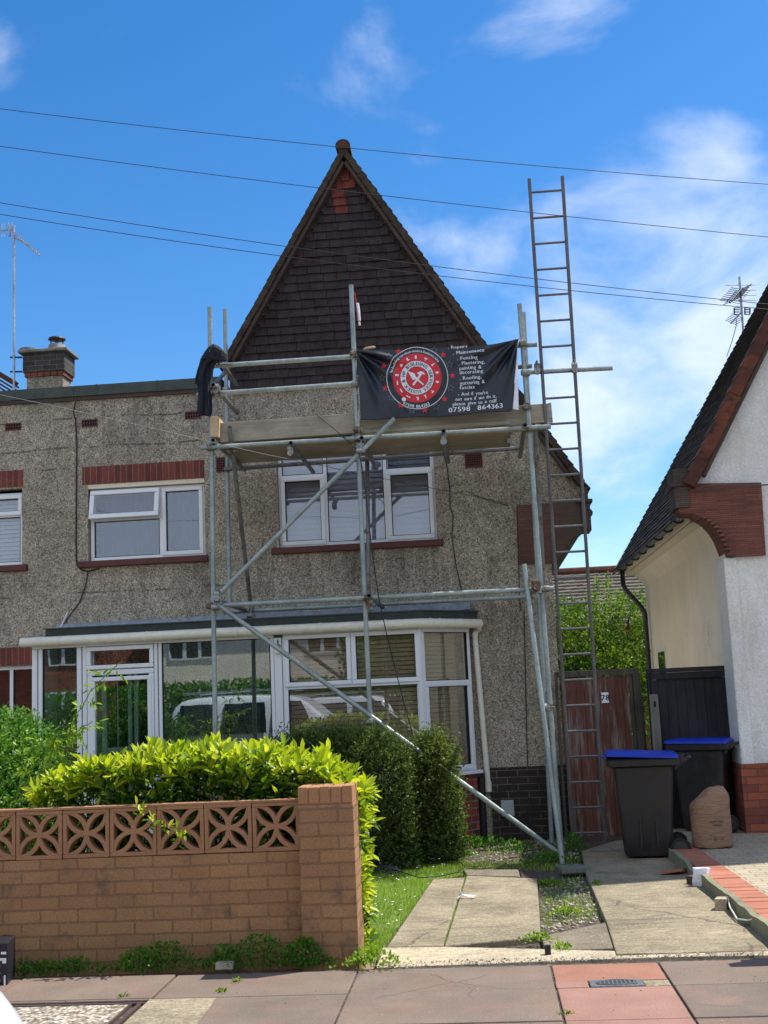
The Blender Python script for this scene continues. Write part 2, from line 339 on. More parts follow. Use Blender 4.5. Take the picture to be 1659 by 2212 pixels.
def binmat():
    m = M('dark_bin_plastic'); sc = m.ramp(m.noise(16, 7, .75, sc=(1, 1, .3)), [(.58, G1(0)), (.66, G1(1))]); g = m.n('ShaderNodeSeparateXYZ'); m.P(); m.l(m.pos.outputs['Position'], g.inputs[0])
    ds = m.math('MULTIPLY', m.ramp(m.noise(5, 6, .7), [(.35, G1(0)), (.7, G1(1))]), m.math('MAXIMUM', m.math('SUBTRACT', .75, g.outputs[2]), 0))
    c = m.mix(m.math('MULTIPLY', sc, .22), S(35, 33, 35), S(96, 92, 88)); c = m.mix(m.math('MULTIPLY', ds, .3), c, S(112, 98, 82))
    m.col(c).rough(m.ramp(m.noise(6, 5), [(.3, G1(.35)), (.7, G1(.6))])); return m.m
MT['bin'] = binmat()
MT['bin_lid'] = simple('blue_lid', S(22, 54, 176), .4, .1, 3)
MT['rear_tile'] = tilemat('brown_rear_tile', S(112, 102, 92), S(92, 84, 78))
MT['rubber'] = simple('rubber', S(24, 24, 24), .8)
MT['gate_red'] = woodboards('worn_red_gate_boards', S(80, 50, 42), S(112, 70, 58), 10, 'z', .25, flake=S(128, 118, 110))
MT['gate_black'] = woodboards('black_gate_boards', S(34, 34, 38), S(52, 50, 54), 10, 'z', .25)
MT['wood_grey'] = woodboards('weathered_grey_wood', S(92, 92, 84), S(126, 124, 112), 12, 'z', .2)
MT['wood_dark'] = woodboards('dark_frame_wood', S(60, 56, 50), S(88, 84, 74), 12, 'z', .25)
def sackmat():
    m = M('brown_paper_sack'); a = m.noise(9, 5, .6, sc=(.6, .6, 2.6), dist=1.5); c = m.ramp(a, [(.3, S(142, 108, 83)), (.7, S(154, 119, 93))]); m.col(c).rough(.75); m.bump(a, .8, .025); return m.m
MT['sack'] = sackmat()
MT['cloth'] = simple('dark_navy_cloth', S(28, 30, 40), .95, .25, 10, .3, 200)
MT['banner'] = None
def banner():
    m = M('banner_vinyl'); m.col(S(22, 28, 40)).rough(.34); m.spec(.5)
    m.bump(m.noise(7, 3, .5, sc=(1, 1, .5)), .25, .02); return m.m
MT['banner'] = banner()
MT['ink_white'] = simple('printed_white', S(226, 228, 234), .45, .03)
MT['ink_red'] = simple('printed_red', S(206, 30, 44), .45, .05)
MT['ink_grey'] = simple('printed_grey', S(120, 128, 140), .5, .03)
MT['ink_dark'] = simple('printed_dark', S(30, 32, 44), .5, .03)
MT['red_rope'] = simple('red_cord', S(200, 40, 50), .7)
MT['rope'] = simple('pale_rope', S(168, 164, 150), .8)
MT['wire'] = simple('black_wire', S(24, 24, 30), .6)
MT['wire_pale'] = simple('grey_wire', S(66, 68, 70), .6)
MT['alu'] = galv('aerial_aluminium', (.42, .44, .48, 1), .8, .6)
def concrete(name, c, stain=.32):
    m = M(name); a = m.noise(1.8, 7, .65, dist=.4); f = m.noise(55, 5, .6); s2 = m.noise(9, 8, .75, sc=(1, 2.0, 1))
    k = m.ramp(a, [(.3, G1(1-stain)), (.7, G1(1+stain*.7))]); k2 = m.ramp(f, [(.32, G1(.66)), (.68, G1(1.28))])
    k3 = m.ramp(s2, [(.35, G1(.72)), (.65, G1(1.16))])
    cc = m.mix(1, m.mix(1, m.mix(1, c, k, 'MULTIPLY'), k2, 'MULTIPLY'), k3, 'MULTIPLY')
    sp = m.ramp(m.voro(30), [(.08, G1(1)), (.16, G1(0))]); cc = m.mix(m.math('MULTIPLY', sp, .5), cc, S(214, 204, 184))
    cc = m.cracks(cc, .55, .006, k=.55)
    dk = m.ramp(m.noise(2.6, 8, .75, loc=(9, 4, 0)), [(.56, G1(0)), (.7, G1(1))]); cc = m.mix(m.math('MULTIPLY', dk, .4), cc, S(92, 84, 66))
    m.col(cc).rough(.9); m.bump(f, .5, .006); m.spec(.25); return m.m
MT['drive'] = concrete('old_drive_concrete', S(150, 138, 114), .36)
MT['drive_lip'] = concrete('pale_drive_lip', S(184, 170, 144), .25)
MT['slab_dull'] = concrete('dull_moss_slab', S(132, 122, 104), .25)  # dull brownish concrete of the cross slab and threshold
def slabs():
    m = M('pavement_slab'); g = m.n('ShaderNodeNewGeometry')
    c = m.ramp(g.outputs['Random Per Island'], [(0, S(118, 104, 92)), (.35, S(124, 108, 95)), (.6, S(110, 99, 88)), (1, S(126, 104, 92))])
    a = m.ramp(m.noise(2.3, 6, .6), [(.3, G1(.82)), (.7, G1(1.13))]); f = m.noise(85, 4)
    r = m.ramp(m.noise(3.1, 4, loc=(7, 2, 0)), [(.5, G1(0)), (.68, G1(1))])
    c = m.mix(m.math('MULTIPLY', r, .35), c, S(142, 108, 94))
    c = m.mix(1, m.mix(1, c, a, 'MULTIPLY'), m.ramp(f, [(.3, G1(.86)), (.7, G1(1.13))]), 'MULTIPLY')
    sp = m.ramp(m.voro(9), [(.02, G1(1)), (.045, G1(0))]); c = m.mix(m.math('MULTIPLY', sp, .5), c, S(196, 188, 176))
    c = m.cracks(c, .45, .004, k=.5, thr=.58)
    dk = m.ramp(m.noise(5, 8, .75, loc=(2, 8, 0)), [(.58, G1(0)), (.68, G1(1))]); c = m.mix(m.math('MULTIPLY', dk, .3), c, S(84, 76, 66))
    m.col(c).rough(.85); m.bump(f, .35, .004); m.spec(.3); return m.m
MT['slab'] = slabs()
MT['slab_red'] = simple('terracotta_slab', S(148, 110, 96), .85, .2, 3, .3, 90)
MT['slab_orange'] = simple('orange_slab', S(150, 104, 84), .85, .2, 3, .3, 90)
MT['iron'] = simple('cast_iron', S(108, 112, 114), .5, .15, 8, .3, 60, metal=.3)
MT['agg'] = None
def agg(name, cols, sc=48):
    m = M(name); v = m.n('ShaderNodeTexVoronoi'); v.inputs['Scale'].default_value = sc; m.l(m.P(), v.inputs['Vector'])
    bw = m.n('ShaderNodeRGBToBW'); m.l(v.outputs['Color'], bw.inputs[0]); n = len(cols)
    m.col(m.mix(1, m.ramp(bw.outputs[0], [(.15+.7*i/(n-1), c) for i, c in enumerate(cols)]), m.ramp(v.outputs['Distance'], [(.3, G1(1)), (.8, G1(.4))]), 'MULTIPLY')).rough(.9)
    m.bump(v.outputs['Distance'], -.8, .01); return m.m
MT['agg'] = agg('exposed_aggregate', [S(110, 96, 80), S(170, 156, 136), S(214, 204, 186)])
MT['soil'] = agg('stony_soil', [S(58, 50, 44), S(84, 74, 64), S(112, 100, 86)], 40)
MT['earth'] = simple('garden_soil', S(128, 112, 92), .95, .35, 6, .8, 40)
MT['asphalt'] = simple('asphalt', S(62, 62, 64), .9, .15, 2, .5, 120)
MT['kerb'] = concrete('kerb_concrete', S(140, 136, 128))
MT['grass_base'] = simple('turf', S(104, 122, 54), .95, .25, 6, .5, 60)
MT['terracotta'] = simple('orange_edging_brick', S(168, 106, 82), .8, .2, 5, .3, 60)
MT['bpave'] = brickmat('block_paving', S(176, 162, 136), S(160, 148, 126), S(112, 100, 84), .2, .1, .008, hdir='ground', var=.15, bumpd=.006)
MT['mossconc'] = simple('mossy_concrete_edge', S(132, 130, 104), .9, .25, 5, .5, 40)
MT['white_paint'] = simple('white_car_paint', S(238, 242, 246), .12, .01, 2, 0, fine=0)
MT['car_glass'] = simple('car_glass', S(18, 22, 26), .06, .02)
MT['chrome'] = simple('alloy', S(180, 182, 186), .25, .05, metal=.8)
MT['meter'] = simple('grey_meter_box', S(168, 176, 176), .5, .06)
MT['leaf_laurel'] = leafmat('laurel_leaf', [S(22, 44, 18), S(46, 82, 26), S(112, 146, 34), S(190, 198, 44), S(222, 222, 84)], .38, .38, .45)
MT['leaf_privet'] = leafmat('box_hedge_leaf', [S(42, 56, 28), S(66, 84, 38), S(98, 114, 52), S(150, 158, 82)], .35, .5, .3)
MT['leaf_bush'] = leafmat('shrub_leaf', [S(38, 80, 30), S(62, 112, 40), S(100, 146, 48), S(150, 176, 70)], .35, .4, .45)
MT['leaf_rose'] = leafmat('rose_leaf', [S(92, 130, 40), S(130, 160, 50), S(172, 186, 74)], .4, .5, .3)
MT['leaf_tree'] = leafmat('garden_tree_leaf', [S(34, 62, 22), S(60, 92, 30), S(96, 126, 38), S(150, 168, 58)], .4, .5, .3)
MT['leaf_weed'] = leafmat('weed_leaf', [S(56, 98, 32), S(84, 136, 42), S(126, 166, 60)], .35, .5, .3)
MT['grass'] = leafmat('grass_blade', [S(96, 128, 44), S(124, 156, 54), S(156, 180, 74), S(186, 192, 104)], .35, .6, .2)
MT['twig'] = simple('twig', S(84, 68, 50), .9, .2)
MT['petal'] = simple('daisy_petal', S(240, 240, 236), .7)
MT['flint'] = tilemat('loose_stone', S(120, 104, 90), S(196, 184, 166))
MT['cardboard'] = simple('printed_black_box', S(34, 34, 40), .4, .1, 3)
MT['foil'] = simple('crumpled_white_plastic', S(232, 232, 238), .3, .1, 20, .8, 30)

# ------------------------------------------------------------------ mesh building
class MB:
    def __init__(s): s.v = []; s.f = []
    def add(s, vs, fs):
        o = len(s.v); s.v += [tuple(v) for v in vs]; s.f += [tuple(i+o for i in f) for f in fs]; return s
    def box(s, x0, x1, y0, y1, z0, z1):
        return s.add([(x0,y0,z0),(x1,y0,z0),(x1,y1,z0),(x0,y1,z0),(x0,y0,z1),(x1,y0,z1),(x1,y1,z1),(x0,y1,z1)],
                     [(0,3,2,1),(4,5,6,7),(0,1,5,4),(1,2,6,5),(2,3,7,6),(3,0,4,7)])
    def obox(s, c, ax, ay, az):
        """box from a centre and three half-axis vectors"""
        c, ax, ay, az = map(Vector, (c, ax, ay, az)); vs = []
        for k in (-1, 1):
            for a, b in ((-1,-1),(1,-1),(1,1),(-1,1)): vs.append(c+ax*a+ay*b+az*k)
        return s.add(vs, [(0,3,2,1),(4,5,6,7),(0,1,5,4),(1,2,6,5),(2,3,7,6),(3,0,4,7)])
    def beam(s, p0, p1, w, h, up=(0,0,1)):
        p0, p1 = Vector(p0), Vector(p1); d = (p1-p0); u = Vector(up); sd = d.cross(u).normalized(); uu = sd.cross(d).normalized()
        return s.obox((p0+p1)/2, d/2, sd*w/2, uu*h/2)
    def prism(s, poly, y0, y1, axis='y'):
        """polygon in xz (axis y), xy (axis z) or yz (axis x), extruded"""
        n = len(poly)
        def mk(a, b, c): return {'y': (a, c, b), 'z': (a, b, c), 'x': (c, a, b)}[axis]
        vs = [mk(a, b, y0) for a, b in poly] + [mk(a, b, y1) for a, b in poly]
        tri = tessellate_polygon([[Vector((a, b, 0)) for a, b in poly]])
        fs = [tuple(t) for t in tri] + [tuple(i+n for i in reversed(t)) for t in tri]
        fs += [(i, (i+1) % n, (i+1) % n+n, i+n) for i in range(n)]
        return s.add(vs, fs)
    def tube(s, p0, p1, r, n=10, r2=None, caps=True):
        p0, p1 = Vector(p0), Vector(p1); d = (p1-p0).normalized(); a = d.orthogonal().normalized(); b = d.cross(a)
        r2 = r if r2 is None else r2; vs = []
        for p, q in ((p0, r), (p1, r2)):
            vs += [p+(a*math.cos(2*PI*i/n)+b*math.sin(2*PI*i/n))*q for i in range(n)]
        fs = [(i, (i+1) % n, (i+1) % n+n, i+n) for i in range(n)]
        if caps: fs += [tuple(reversed(range(n))), tuple(range(n, 2*n))]
        return s.add(vs, fs)
    def pipe(s, p0, p1, r=.0242, t=.004, n=12):
        """hollow scaffold tube, open at the ends"""
        p0, p1 = Vector(p0), Vector(p1); d = (p1-p0).normalized(); a = d.orthogonal().normalized(); b = d.cross(a); vs = []
        for p, q in ((p0, r), (p1, r), (p1, r-t), (p0, r-t)):
            vs += [p+(a*math.cos(2*PI*i/n)+b*math.sin(2*PI*i/n))*q for i in range(n)]
        fs = []
        for k in range(4):
            k2 = (k+1) % 4
            fs += [(k*n+i, k*n+(i+1) % n, k2*n+(i+1) % n, k2*n+i) for i in range(n)]
        # a dark plug goes inside, so the hollow's shade is put in as colour
        return s.add(vs, fs)
    def poly(s, pts, r, n=7, closed=False):
        pts = [Vector(p) for p in pts]; m = len(pts); vs = []; prev = None
        for i, p in enumerate(pts):
            d = (pts[min(i+1, m-1)]-pts[max(i-1, 0)]).normalized()
            a = d.orthogonal().normalized() if prev is None else (prev-d*prev.dot(d)).normalized(); prev = a; b = d.cross(a)
            rr = r[i] if isinstance(r, (list, tuple)) else r
            vs += [p+(a*math.cos(2*PI*j/n)+b*math.sin(2*PI*j/n))*rr for j in range(n)]
        fs = [(i*n+j, i*n+(j+1) % n, (i+1)*n+(j+1) % n, (i+1)*n+j) for i in range(m-1) for j in range(n)]
        fs += [tuple(reversed(range(n))), tuple(range((m-1)*n, m*n))]
        return s.add(vs, fs)
    def lathe(s, prof, c, n=20, axis='z'):
        c = Vector(c); vs = []
        for r, h in prof:
            for i in range(n):
                a = 2*PI*i/n; q = (r*math.cos(a), r*math.sin(a), h)
                if axis == 'x': q = (q[2], q[0], q[1])
                if axis == 'y': q = (q[0], q[2], q[1])
                vs.append(c+Vector(q))
        m = len(prof)
        fs = [(i*n+j, i*n+(j+1) % n, (i+1)*n+(j+1) % n, (i+1)*n+j) for i in range(m-1) for j in range(n)]
        fs += [tuple(reversed(range(n))), tuple(range((m-1)*n, m*n))]
        return s.add(vs, fs)
    def loft(s, rings, cap=True, closed=True):
        """rings: lists of equal length"""
        n = len(rings[0]); vs = [p for r_ in rings for p in r_]; fs = []
        for i in range(len(rings)-1):
            for j in range(n if closed else n-1): fs.append((i*n+j, i*n+(j+1) % n, (i+1)*n+(j+1) % n, (i+1)*n+j))
        if cap: fs += [tuple(reversed(range(n))), tuple(range((len(rings)-1)*n, len(rings)*n))]
        return s.add(vs, fs)
    def build(s, name, mat, parent=None, smooth=False, bevel=0, base=None, seg=2):
        me = bpy.data.meshes.new(name); o = bpy.data.objects.new(name, me); C.objects.link(o)
        b = Vector((0, 0, 0))
        if parent is not None: b = worldloc(parent)
        elif base is not None: b = Vector(base); o.location = b
        me.from_pydata([(v[0]-b.x, v[1]-b.y, v[2]-b.z) for v in s.v], [], s.f)
        me.materials.append(mat if not isinstance(mat, str) else MT[mat])
        bm = bmesh.new(); bm.from_mesh(me); bmesh.ops.recalc_face_normals(bm, faces=bm.faces); bm.to_mesh(me); bm.free()
        if smooth:
            for p in me.polygons: p.use_smooth = True
            if smooth != 'full':
                try: me.set_sharp_from_angle(angle=R(38))
                except Exception: pass
        if bevel:
            md = o.modifiers.new('bevel', 'BEVEL'); md.width = bevel; md.segments = seg; md.limit_method = 'ANGLE'; md.angle_limit = R(40)
        if parent is not None: o.parent = parent
        return o
def worldloc(o):
    v = Vector(o.location)
    while o.parent: o = o.parent; v = v+Vector(o.location)
    return v
def tag(o, label=None, cat=None, group=None, kind=None):
    if label: o['label'] = label
    if cat: o['category'] = cat
    if group: o['group'] = group
    if kind: o['kind'] = kind
    return o
def thing(name, label, cat, base, group=None):
    o = bpy.data.objects.new(name, None); C.objects.link(o); o.location = Vector(base); o.empty_display_size = .1
    return tag(o, label, cat, group)
def solo(name, mb, mat, label, cat, group=None, smooth=False, bevel=0):
    a = np.array(mb.v); base = (a[:, 0].mean(), a[:, 1].mean(), a[:, 2].min())
    return tag(mb.build(name, mat, None, smooth, bevel, base), label, cat, group)
def struct(name, mb, mat, **k):
    o = mb.build(name, mat, **k); o['kind'] = 'structure'; return o
def mesh_np(name, V, F, mat, parent=None, base=None, tint=None, nv=None, smooth=False):
    """fast mesh: V (n,3), F (m,k) constant k"""
    me = bpy.data.meshes.new(name); o = bpy.data.objects.new(name, me); C.objects.link(o)
    b = np.zeros(3)
    if parent is not None: b = np.array(worldloc(parent)); o.parent = parent
    elif base is not None: b = np.array(base, float); o.location = base
    V = V-b; k = F.shape[1]
    me.vertices.add(len(V)); me.vertices.foreach_set('co', V.astype('f').ravel())
    me.loops.add(F.size); me.loops.foreach_set('vertex_index', F.astype('i').ravel())
    me.polygons.add(len(F)); me.polygons.foreach_set('loop_start', (np.arange(len(F))*k).astype('i'))
    me.polygons.foreach_set('loop_total', np.full(len(F), k, 'i'))
    me.update(calc_edges=True); me.materials.append(MT[mat])
    if tint is not None:
        at = me.attributes.new('tint', 'FLOAT', 'POINT'); at.data.foreach_set('value', tint.astype('f'))
    if smooth: me.polygons.foreach_set('use_smooth', np.ones(len(F), bool))
    return o
def unit(a): return a/np.maximum(np.linalg.norm(a, axis=-1, keepdims=True), 1e-9)
def leaves(pos, dirs, size, width=.38, fold=.25, tint=None, jit=.3, curl=.15):
    """elliptic folded leaves: 6 vertices, 2 quads each"""
    n = len(pos); d = unit(dirs+RNG.normal(0, jit, (n, 3))); up = np.tile([0, 0, 1.], (n, 1))+RNG.normal(0, .35, (n, 3))
    s = unit(np.cross(d, up)); u = unit(np.cross(s, d)); L_ = np.asarray(size).reshape(-1, 1)*np.ones((n, 1)); Wd = L_*width
    b = pos; t = pos+d*L_-u*L_*curl
    def side(k, w, q): return pos+d*L_*k+s*q*Wd*w+u*Wd*fold*w*2-u*L_*curl*k*k
    r1, r2 = side(.3, .42, 1), side(.68, .40, 1); l1, l2 = side(.3, .42, -1), side(.68, .40, -1)
    V = np.stack([b, r1, r2, t, l2, l1], 1).reshape(-1, 3)
    i = np.arange(n)[:, None]*6
    F = np.concatenate([i+np.array([[0, 1, 2, 3]]), i+np.array([[0, 3, 4, 5]])], 0)
    T = None if tint is None else np.repeat(tint, 6)
    return V, F, T
def tri_leaves(pos, dirs, size, width=.5, tint=None, jit=.4):
    n = len(pos); d = unit(dirs+RNG.normal(0, jit, (n, 3))); s = unit(np.cross(d, RNG.normal(0, 1, (n, 3)))); L_ = np.asarray(size).reshape(-1, 1)*np.ones((n, 1))
    V = np.stack([pos, pos+d*L_*.5+s*L_*width*.5, pos+d*L_, pos+d*L_*.5-s*L_*width*.5], 1).reshape(-1, 3)
    F = np.arange(n)[:, None]*4+np.array([[0, 1, 2, 3]])
    return V, F, None if tint is None else np.repeat(tint, 4)

# ------------------------------------------------------------------ lettering
def glyphs(txt, size, font=None):
    cu = bpy.data.curves.new('t', 'FONT'); cu.body = txt; cu.size = size; cu.resolution_u = 2
    o = bpy.data.objects.new('t', cu); C.objects.link(o); dg = bpy.context.evaluated_depsgraph_get(); dg.update()
    me = o.evaluated_get(dg).to_mesh(); vs = [(v.co.x, v.co.y) for v in me.vertices]; fs = [tuple(p.vertices) for p in me.polygons]
    o.evaluated_get(dg).to_mesh_clear(); bpy.data.objects.remove(o); bpy.data.curves.remove(cu)
    return vs, fs
def embolden(vs, fs, k): return vs, fs
_gc = {}
def glyph(ch):
    if ch not in _gc:
        if ch == ' ': _gc[ch] = ([], [], .3)
        else:
            vs, fs = glyphs(ch, 1.0); xs = [v[0] for v in vs]
            _gc[ch] = ([(x-min(xs), y) for x, y in vs], fs, max(xs)-min(xs)) if vs else ([], [], .3)
    return _gc[ch]
def line_text(txt, h, sp=.10, bold=.03):
    """2-D glyph outlines of one line, cap height about .7 h, starting at x 0"""
    V, F, x = [], [], 0
    for ch in txt:
        vs, fs, w = glyph(ch)
        for dx in ((0, bold) if bold else (0,)):
            o = len(V); V += [((a+x+dx)*h, b*h) for a, b in vs]; F += [tuple(i+o for i in f) for f in fs]
        x += w+sp
    return V, F, (x-sp)*h
def arc_text(txt, h, r, start, cw=True, sp=.10, inward=False):
    """letters on a circle; angle in degrees, clockwise from start; inward: tops point to the centre"""
    V, F = [], []; a = start
    for ch in txt:
        vs, fs, w = glyph(ch); da = math.degrees((w/2)*h/r); a += -da if cw else da
        t = R(a); e = Vector((math.cos(t), math.sin(t))); g = Vector((e.y, -e.x)) if cw else Vector((-e.y, e.x))
        up = e if not inward else -e
        for dx in (0, .04):
            o = len(V)
            for x, y in vs:
                p = e*r+g*((x-w/2+dx)*h)+up*((y-.35)*h); V.append((p.x, p.y))
            F += [tuple(i+o for i in f) for f in fs]
        da = math.degrees((w/2+sp)*h/r); a += -da if cw else da
    return V, F, a

# ================================================================== SETTING: ground
def sheet(name, poly, z, mat, thick=None, kind='structure'):
    mb = MB(); mb.prism([(p[0], p[1]) for p in poly], z-(thick or .02), z, 'z')
    return struct(name, mb, mat) if kind else mb
mb = MB().box(-400, 400, -300, 500, -.30, -.20); struct('ground', mb, 'earth')
mb = MB().box(-60, 60, -6.0, 4.55, -.18, -.12); struct('road', mb, 'asphalt')
mb = MB().box(-60, 60, 4.56, 4.70, -.18, 0); struct('kerb', mb, 'kerb', bevel=.015)
mb = MB().box(-60, 60, 4.70, 7.12, -.14, -.012); struct('pavement_bed', mb, 'soil')
mb = MB().box(-60, -.72, 7.36, 14, -.2, -.085); struct('garden_soil', mb, 'earth')
mb = MB().box(-.74, .95, 7.0, 14, -.2, -.075); struct('drive_bed', mb, 'soil')
mb = MB().box(.9, 1.9, 7.0, 20, -.2, -.09); struct('path_bed', mb, 'soil')

# pavement slabs, laid with open joints; every slab an island of one sheet
xs = [-6.4, -5.5, -4.6, -3.7, -2.78, -1.86, -.80, .295, .895, 1.9, 2.9, 3.9, 4.9, 5.9]
sl_, red, orange = MB(), MB(), MB()
def slab(mb, x0, x1, y0, y1, z=0, g=.006):
    a = random.uniform(-.003, .003); mb.box(x0+g, x1-g, y0+g, y1-g, -.06, z+a)
rows = [(4.70, 5.28, .0), (5.28, 5.90, .0), (5.90, 6.52, .0), (6.52, 7.06, 0)]
for i in range(len(xs)-1):
    for j, (y0, y1, sh) in enumerate(rows):
        x0, x1 = xs[i], xs[i+1]
        if abs(x0-.295) < .01:
            if j == 3: slab(orange, x0, x1, 6.66, 7.06)
            elif j == 2:
                # pink slab with the water cover let into its top edge
                slab(red, x0, x1, 5.90, 6.52); slab(red, x0, .47, 6.52, 6.66, g=.002)
            else: slab(red, x0, x1, y0, y1)
        elif x1 < -1.0 and j in (1, 2) and x0 > -3.0:
            if j == 2: slab(sl_, x0, x1, 6.497, 6.52, g=.0); x1 < -1.5 or slab(sl_, -1.495, x1, 5.9, 6.497)
            if x1 > -1.9 and x0 < -1.8: slab(sl_, -1.445, x1, y0, min(y1, 6.49))
        else:
            if j < 3 or True:
                o = .0 if j % 2 else 0
                slab(sl_, x0, x1, y0, y1)
for o in (.3, -.05): pass
struct('pavement', sl_, 'slab', bevel=.006); struct('terracotta_paving', red, 'slab_red', bevel=.006); struct('orange_paving', orange, 'slab_orange', bevel=.006)
mb = MB().box(.76, .89, 6.53, 6.65, -.05, -.004); struct('mortar_patch', mb, 'drive')
mb = MB().prism([(-1.86, 5.0), (-1.45, 5.0), (-1.50, 6.49), (-1.86, 6.49)], -.05, .0045, 'z'); struct('concrete_patch', mb, 'drive', bevel=.006)

# water cover
t = thing('stopcock_cover', 'small grey iron water cover set in the pink paving slab', 'utility cover', (.62, 6.59, 0))
mb = MB().box(.475, .755, 6.525, 6.655, -.04, .003); mb.build('frame', 'iron', t, bevel=.004)
mb = MB()
for k in range(9): mb.box(.53+k*.022-.003, .53+k*.022+.003, 6.545, 6.635, .003, .007)
for k in range(4): mb.box(.51, .72, 6.553+k*.022-.003, 6.553+k*.022+.003, .003, .0065)
mb.poly([(.615+.105*math.cos(a*PI/16), 6.59+.052*math.sin(a*PI/16), .005) for a in range(33)], .004, 5)
mb.build('tread_pattern', 'iron', t)
t = thing('inspection_cover', 'large aggregate filled inspection cover with rusty metal rim in the pavement', 'utility cover', (-2.4, 5.6, 0))
mb = MB()
x0, x1, y0, y1 = -2.9, -1.87, 4.95, 6.43
mb.box(x0, x1, y1-.022, y1, -.04, .004); mb.box(x1-.03, x1-.012, y0, y1-.024, -.04, .004); mb.box(x0, x0+.02, y0, y1-.024, -.04, .004); mb.box(x1-.075, x1-.062, y0, y1-.024, -.04, .004)
mb.build('rim', 'barge', t); MB().box(x0+.022, x1-.078, y0, y1-.03, -.04, .001).build('infill', 'agg', t)

# old concrete drive: two strips, a cross slab and the side path
def gp(pts, z): return [(G(x, y, z).x, G(x, y, z).y) for x, y in pts]
def slabpoly(name, pts, z, mat, th=.09, bev=.01):
    return struct(name, MB().prism(gp(pts, z), z-th, z, 'z'), mat, bevel=bev)
slabpoly('drive_strip_rough', [(936, 1899), (1004, 1895), (984, 1955), (957, 2042), (836, 2045)], -.035, 'drive')
slabpoly('drive_strip_smooth', [(1008, 1891), (1160, 1897), (1164, 1952), (1168, 2022), (960, 2042), (986, 1960)], -.032, 'drive')
slabpoly('drive_cross_slab', [(1169, 2022), (1309, 1991), (1327, 2048), (1177, 2052)], -.036, 'slab_dull')
slabpoly('side_path', [(1256, 1838), (1330, 1815), (1405, 1815), (1478, 1880), (1560, 1947), (1659, 2030), (1700, 2052), (1331, 2060), (1310, 1992), (1266, 1888)], -.020, 'drive')
slabpoly('drive_lip', [(824, 2047), (960, 2045), (1328, 2054), (1331, 2064), (1720, 2052), (1720, 2062), (1420, 2067), (1195, 2075), (1000, 2083), (812, 2090)], -.018, 'drive_lip', .06)
slabpoly('brown_threshold_slab', [(1000, 1878), (1120, 1878), (1124, 1893), (1010, 1890)], -.03, 'slab_dull')
slabpoly('brown_threshold_slab_far', [(1122, 1880), (1210, 1888), (1215, 1902), (1170, 1904), (1126, 1895)], -.042, 'barge')
# lawn
lawn = [(784, 2060), (832, 2044), (930, 1900), (1000, 1876), (980, 1862), (780, 1875)]
slabpoly('lawn', [(700, 2085), (784, 2078), (826, 2050), (934, 1902), (1006, 1890), (1005, 1866), (850, 1868), (640, 1880)], -.06, 'grass_base', .05, 0)

# neighbour's drive: concrete edging, orange border, block paving
e0, e1 = G(1468, 1850, .07), G(1659, 2000, .07)
dv = (e1-e0); dv.z = 0; ln = dv.length; dv.normalize(); nv_ = Vector((-dv.y, dv.x, 0))
if nv_.x < 0: nv_ = -nv_
a0 = Vector((e0.x, e0.y, 0))-dv*2.2; a1 = Vector((e1.x, e1.y, 0))+dv*1.0
mb = MB(); N = 70; top, rows_ = [], []
for i in range(N+1):
    p = a0.lerp(a1, i/N); j = random.uniform(-.003, .003); zt = .068+random.uniform(-.004, .004)+.010*math.sin(i*.9)*math.sin(i*.37)-(0.035*math.exp(-((i-31)/2.2)**2))
    rows_.append([(p.x+nv_.x*(-.008+j), p.y+nv_.y*(-.008+j), -.2), (p.x+nv_.x*(-.006+j), p.y+nv_.y*(-.006+j), zt), (p.x+nv_.x*.035, p.y+nv_.y*.035, zt+.004), (p.x+nv_.x*.035, p.y+nv_.y*.035, -.2)])
mb.loft(rows_, closed=True)
tag(mb.build('concrete_edging', 'mossconc', None, base=(e0.x, e0.y, -.1)), 'broken mossy concrete edging beside the orange brick border', 'edging')
mb = MB(); w0, w1 = .037, .25
n_ = 44
for i in range(n_):
    p = a0+(a1-a0)*(i/n_)+nv_*w0; q = a0+(a1-a0)*((i+1)/n_-.0016)+nv_*w0; d2 = nv_*(w1-w0); z = .066+random.uniform(-.002, .002)
    mb.prism([(p.x, p.y), (q.x, q.y), (q.x+d2.x, q.y+d2.y), (p.x+d2.x, p.y+d2.y)], -.05, z, 'z')
struct('brick_border', mb, 'terracotta')
b0, b1 = a0+nv_*(w1+.002), a1+nv_*(w1+.002)
struct('block_paving', MB().prism([(b0.x, b0.y), (b1.x, b1.y), (b1.x+8, b1.y), (b0.x+8, b0.y)], -.06, .06, 'z'), 'bpave')

# ================================================================== HOUSE
YF = 13.3
def X_(x, y, Y=YF): return P(x, y, Y).x
def Z_(x, y, Y=YF): return P(x, y, Y).z
def wall_mesh(mb, outer, holes, Y, depth=.13):
    loops = [[Vector((x, z, 0)) for x, z in outer]]+[[Vector((x, z, 0)) for x, z in h] for h in holes]
    tri = tessellate_polygon(loops); pts = [p for l_ in loops for p in l_]
    mb.add([(p.x, Y, p.y) for p in pts], [tuple(t) for t in tri])
    for h in holes:
        n = len(h)
        mb.add([(x, Y, z) for x, z in h]+[(x, Y+depth, z) for x, z in h], [(i, (i+1) % n, (i+1) % n+n, i+n) for i in range(n)])
def rect(x0, x1, z0, z1): return [(x0, z0), (x1, z0), (x1, z1), (x0, z1)]
xb = X_(163, 1100)                     # party line
W1 = (X_(190, 1100), X_(442, 1100), (Z_(190, 1212)+Z_(443, 1200))/2, (Z_(190, 1047)+Z_(441, 1033))/2)
W2 = (X_(601, 1100), X_(942, 1100), (Z_(605, 1183)+Z_(943, 1166))/2, Z_(770, 962))
W0 = (X_(48, 1100)-1.35, X_(48, 1100), Z_(25, 1221), Z_(25, 1056))
WG = (X_(68, 1500)-1.7, X_(69, 1500)+.12, .75, Z_(30, 1438))
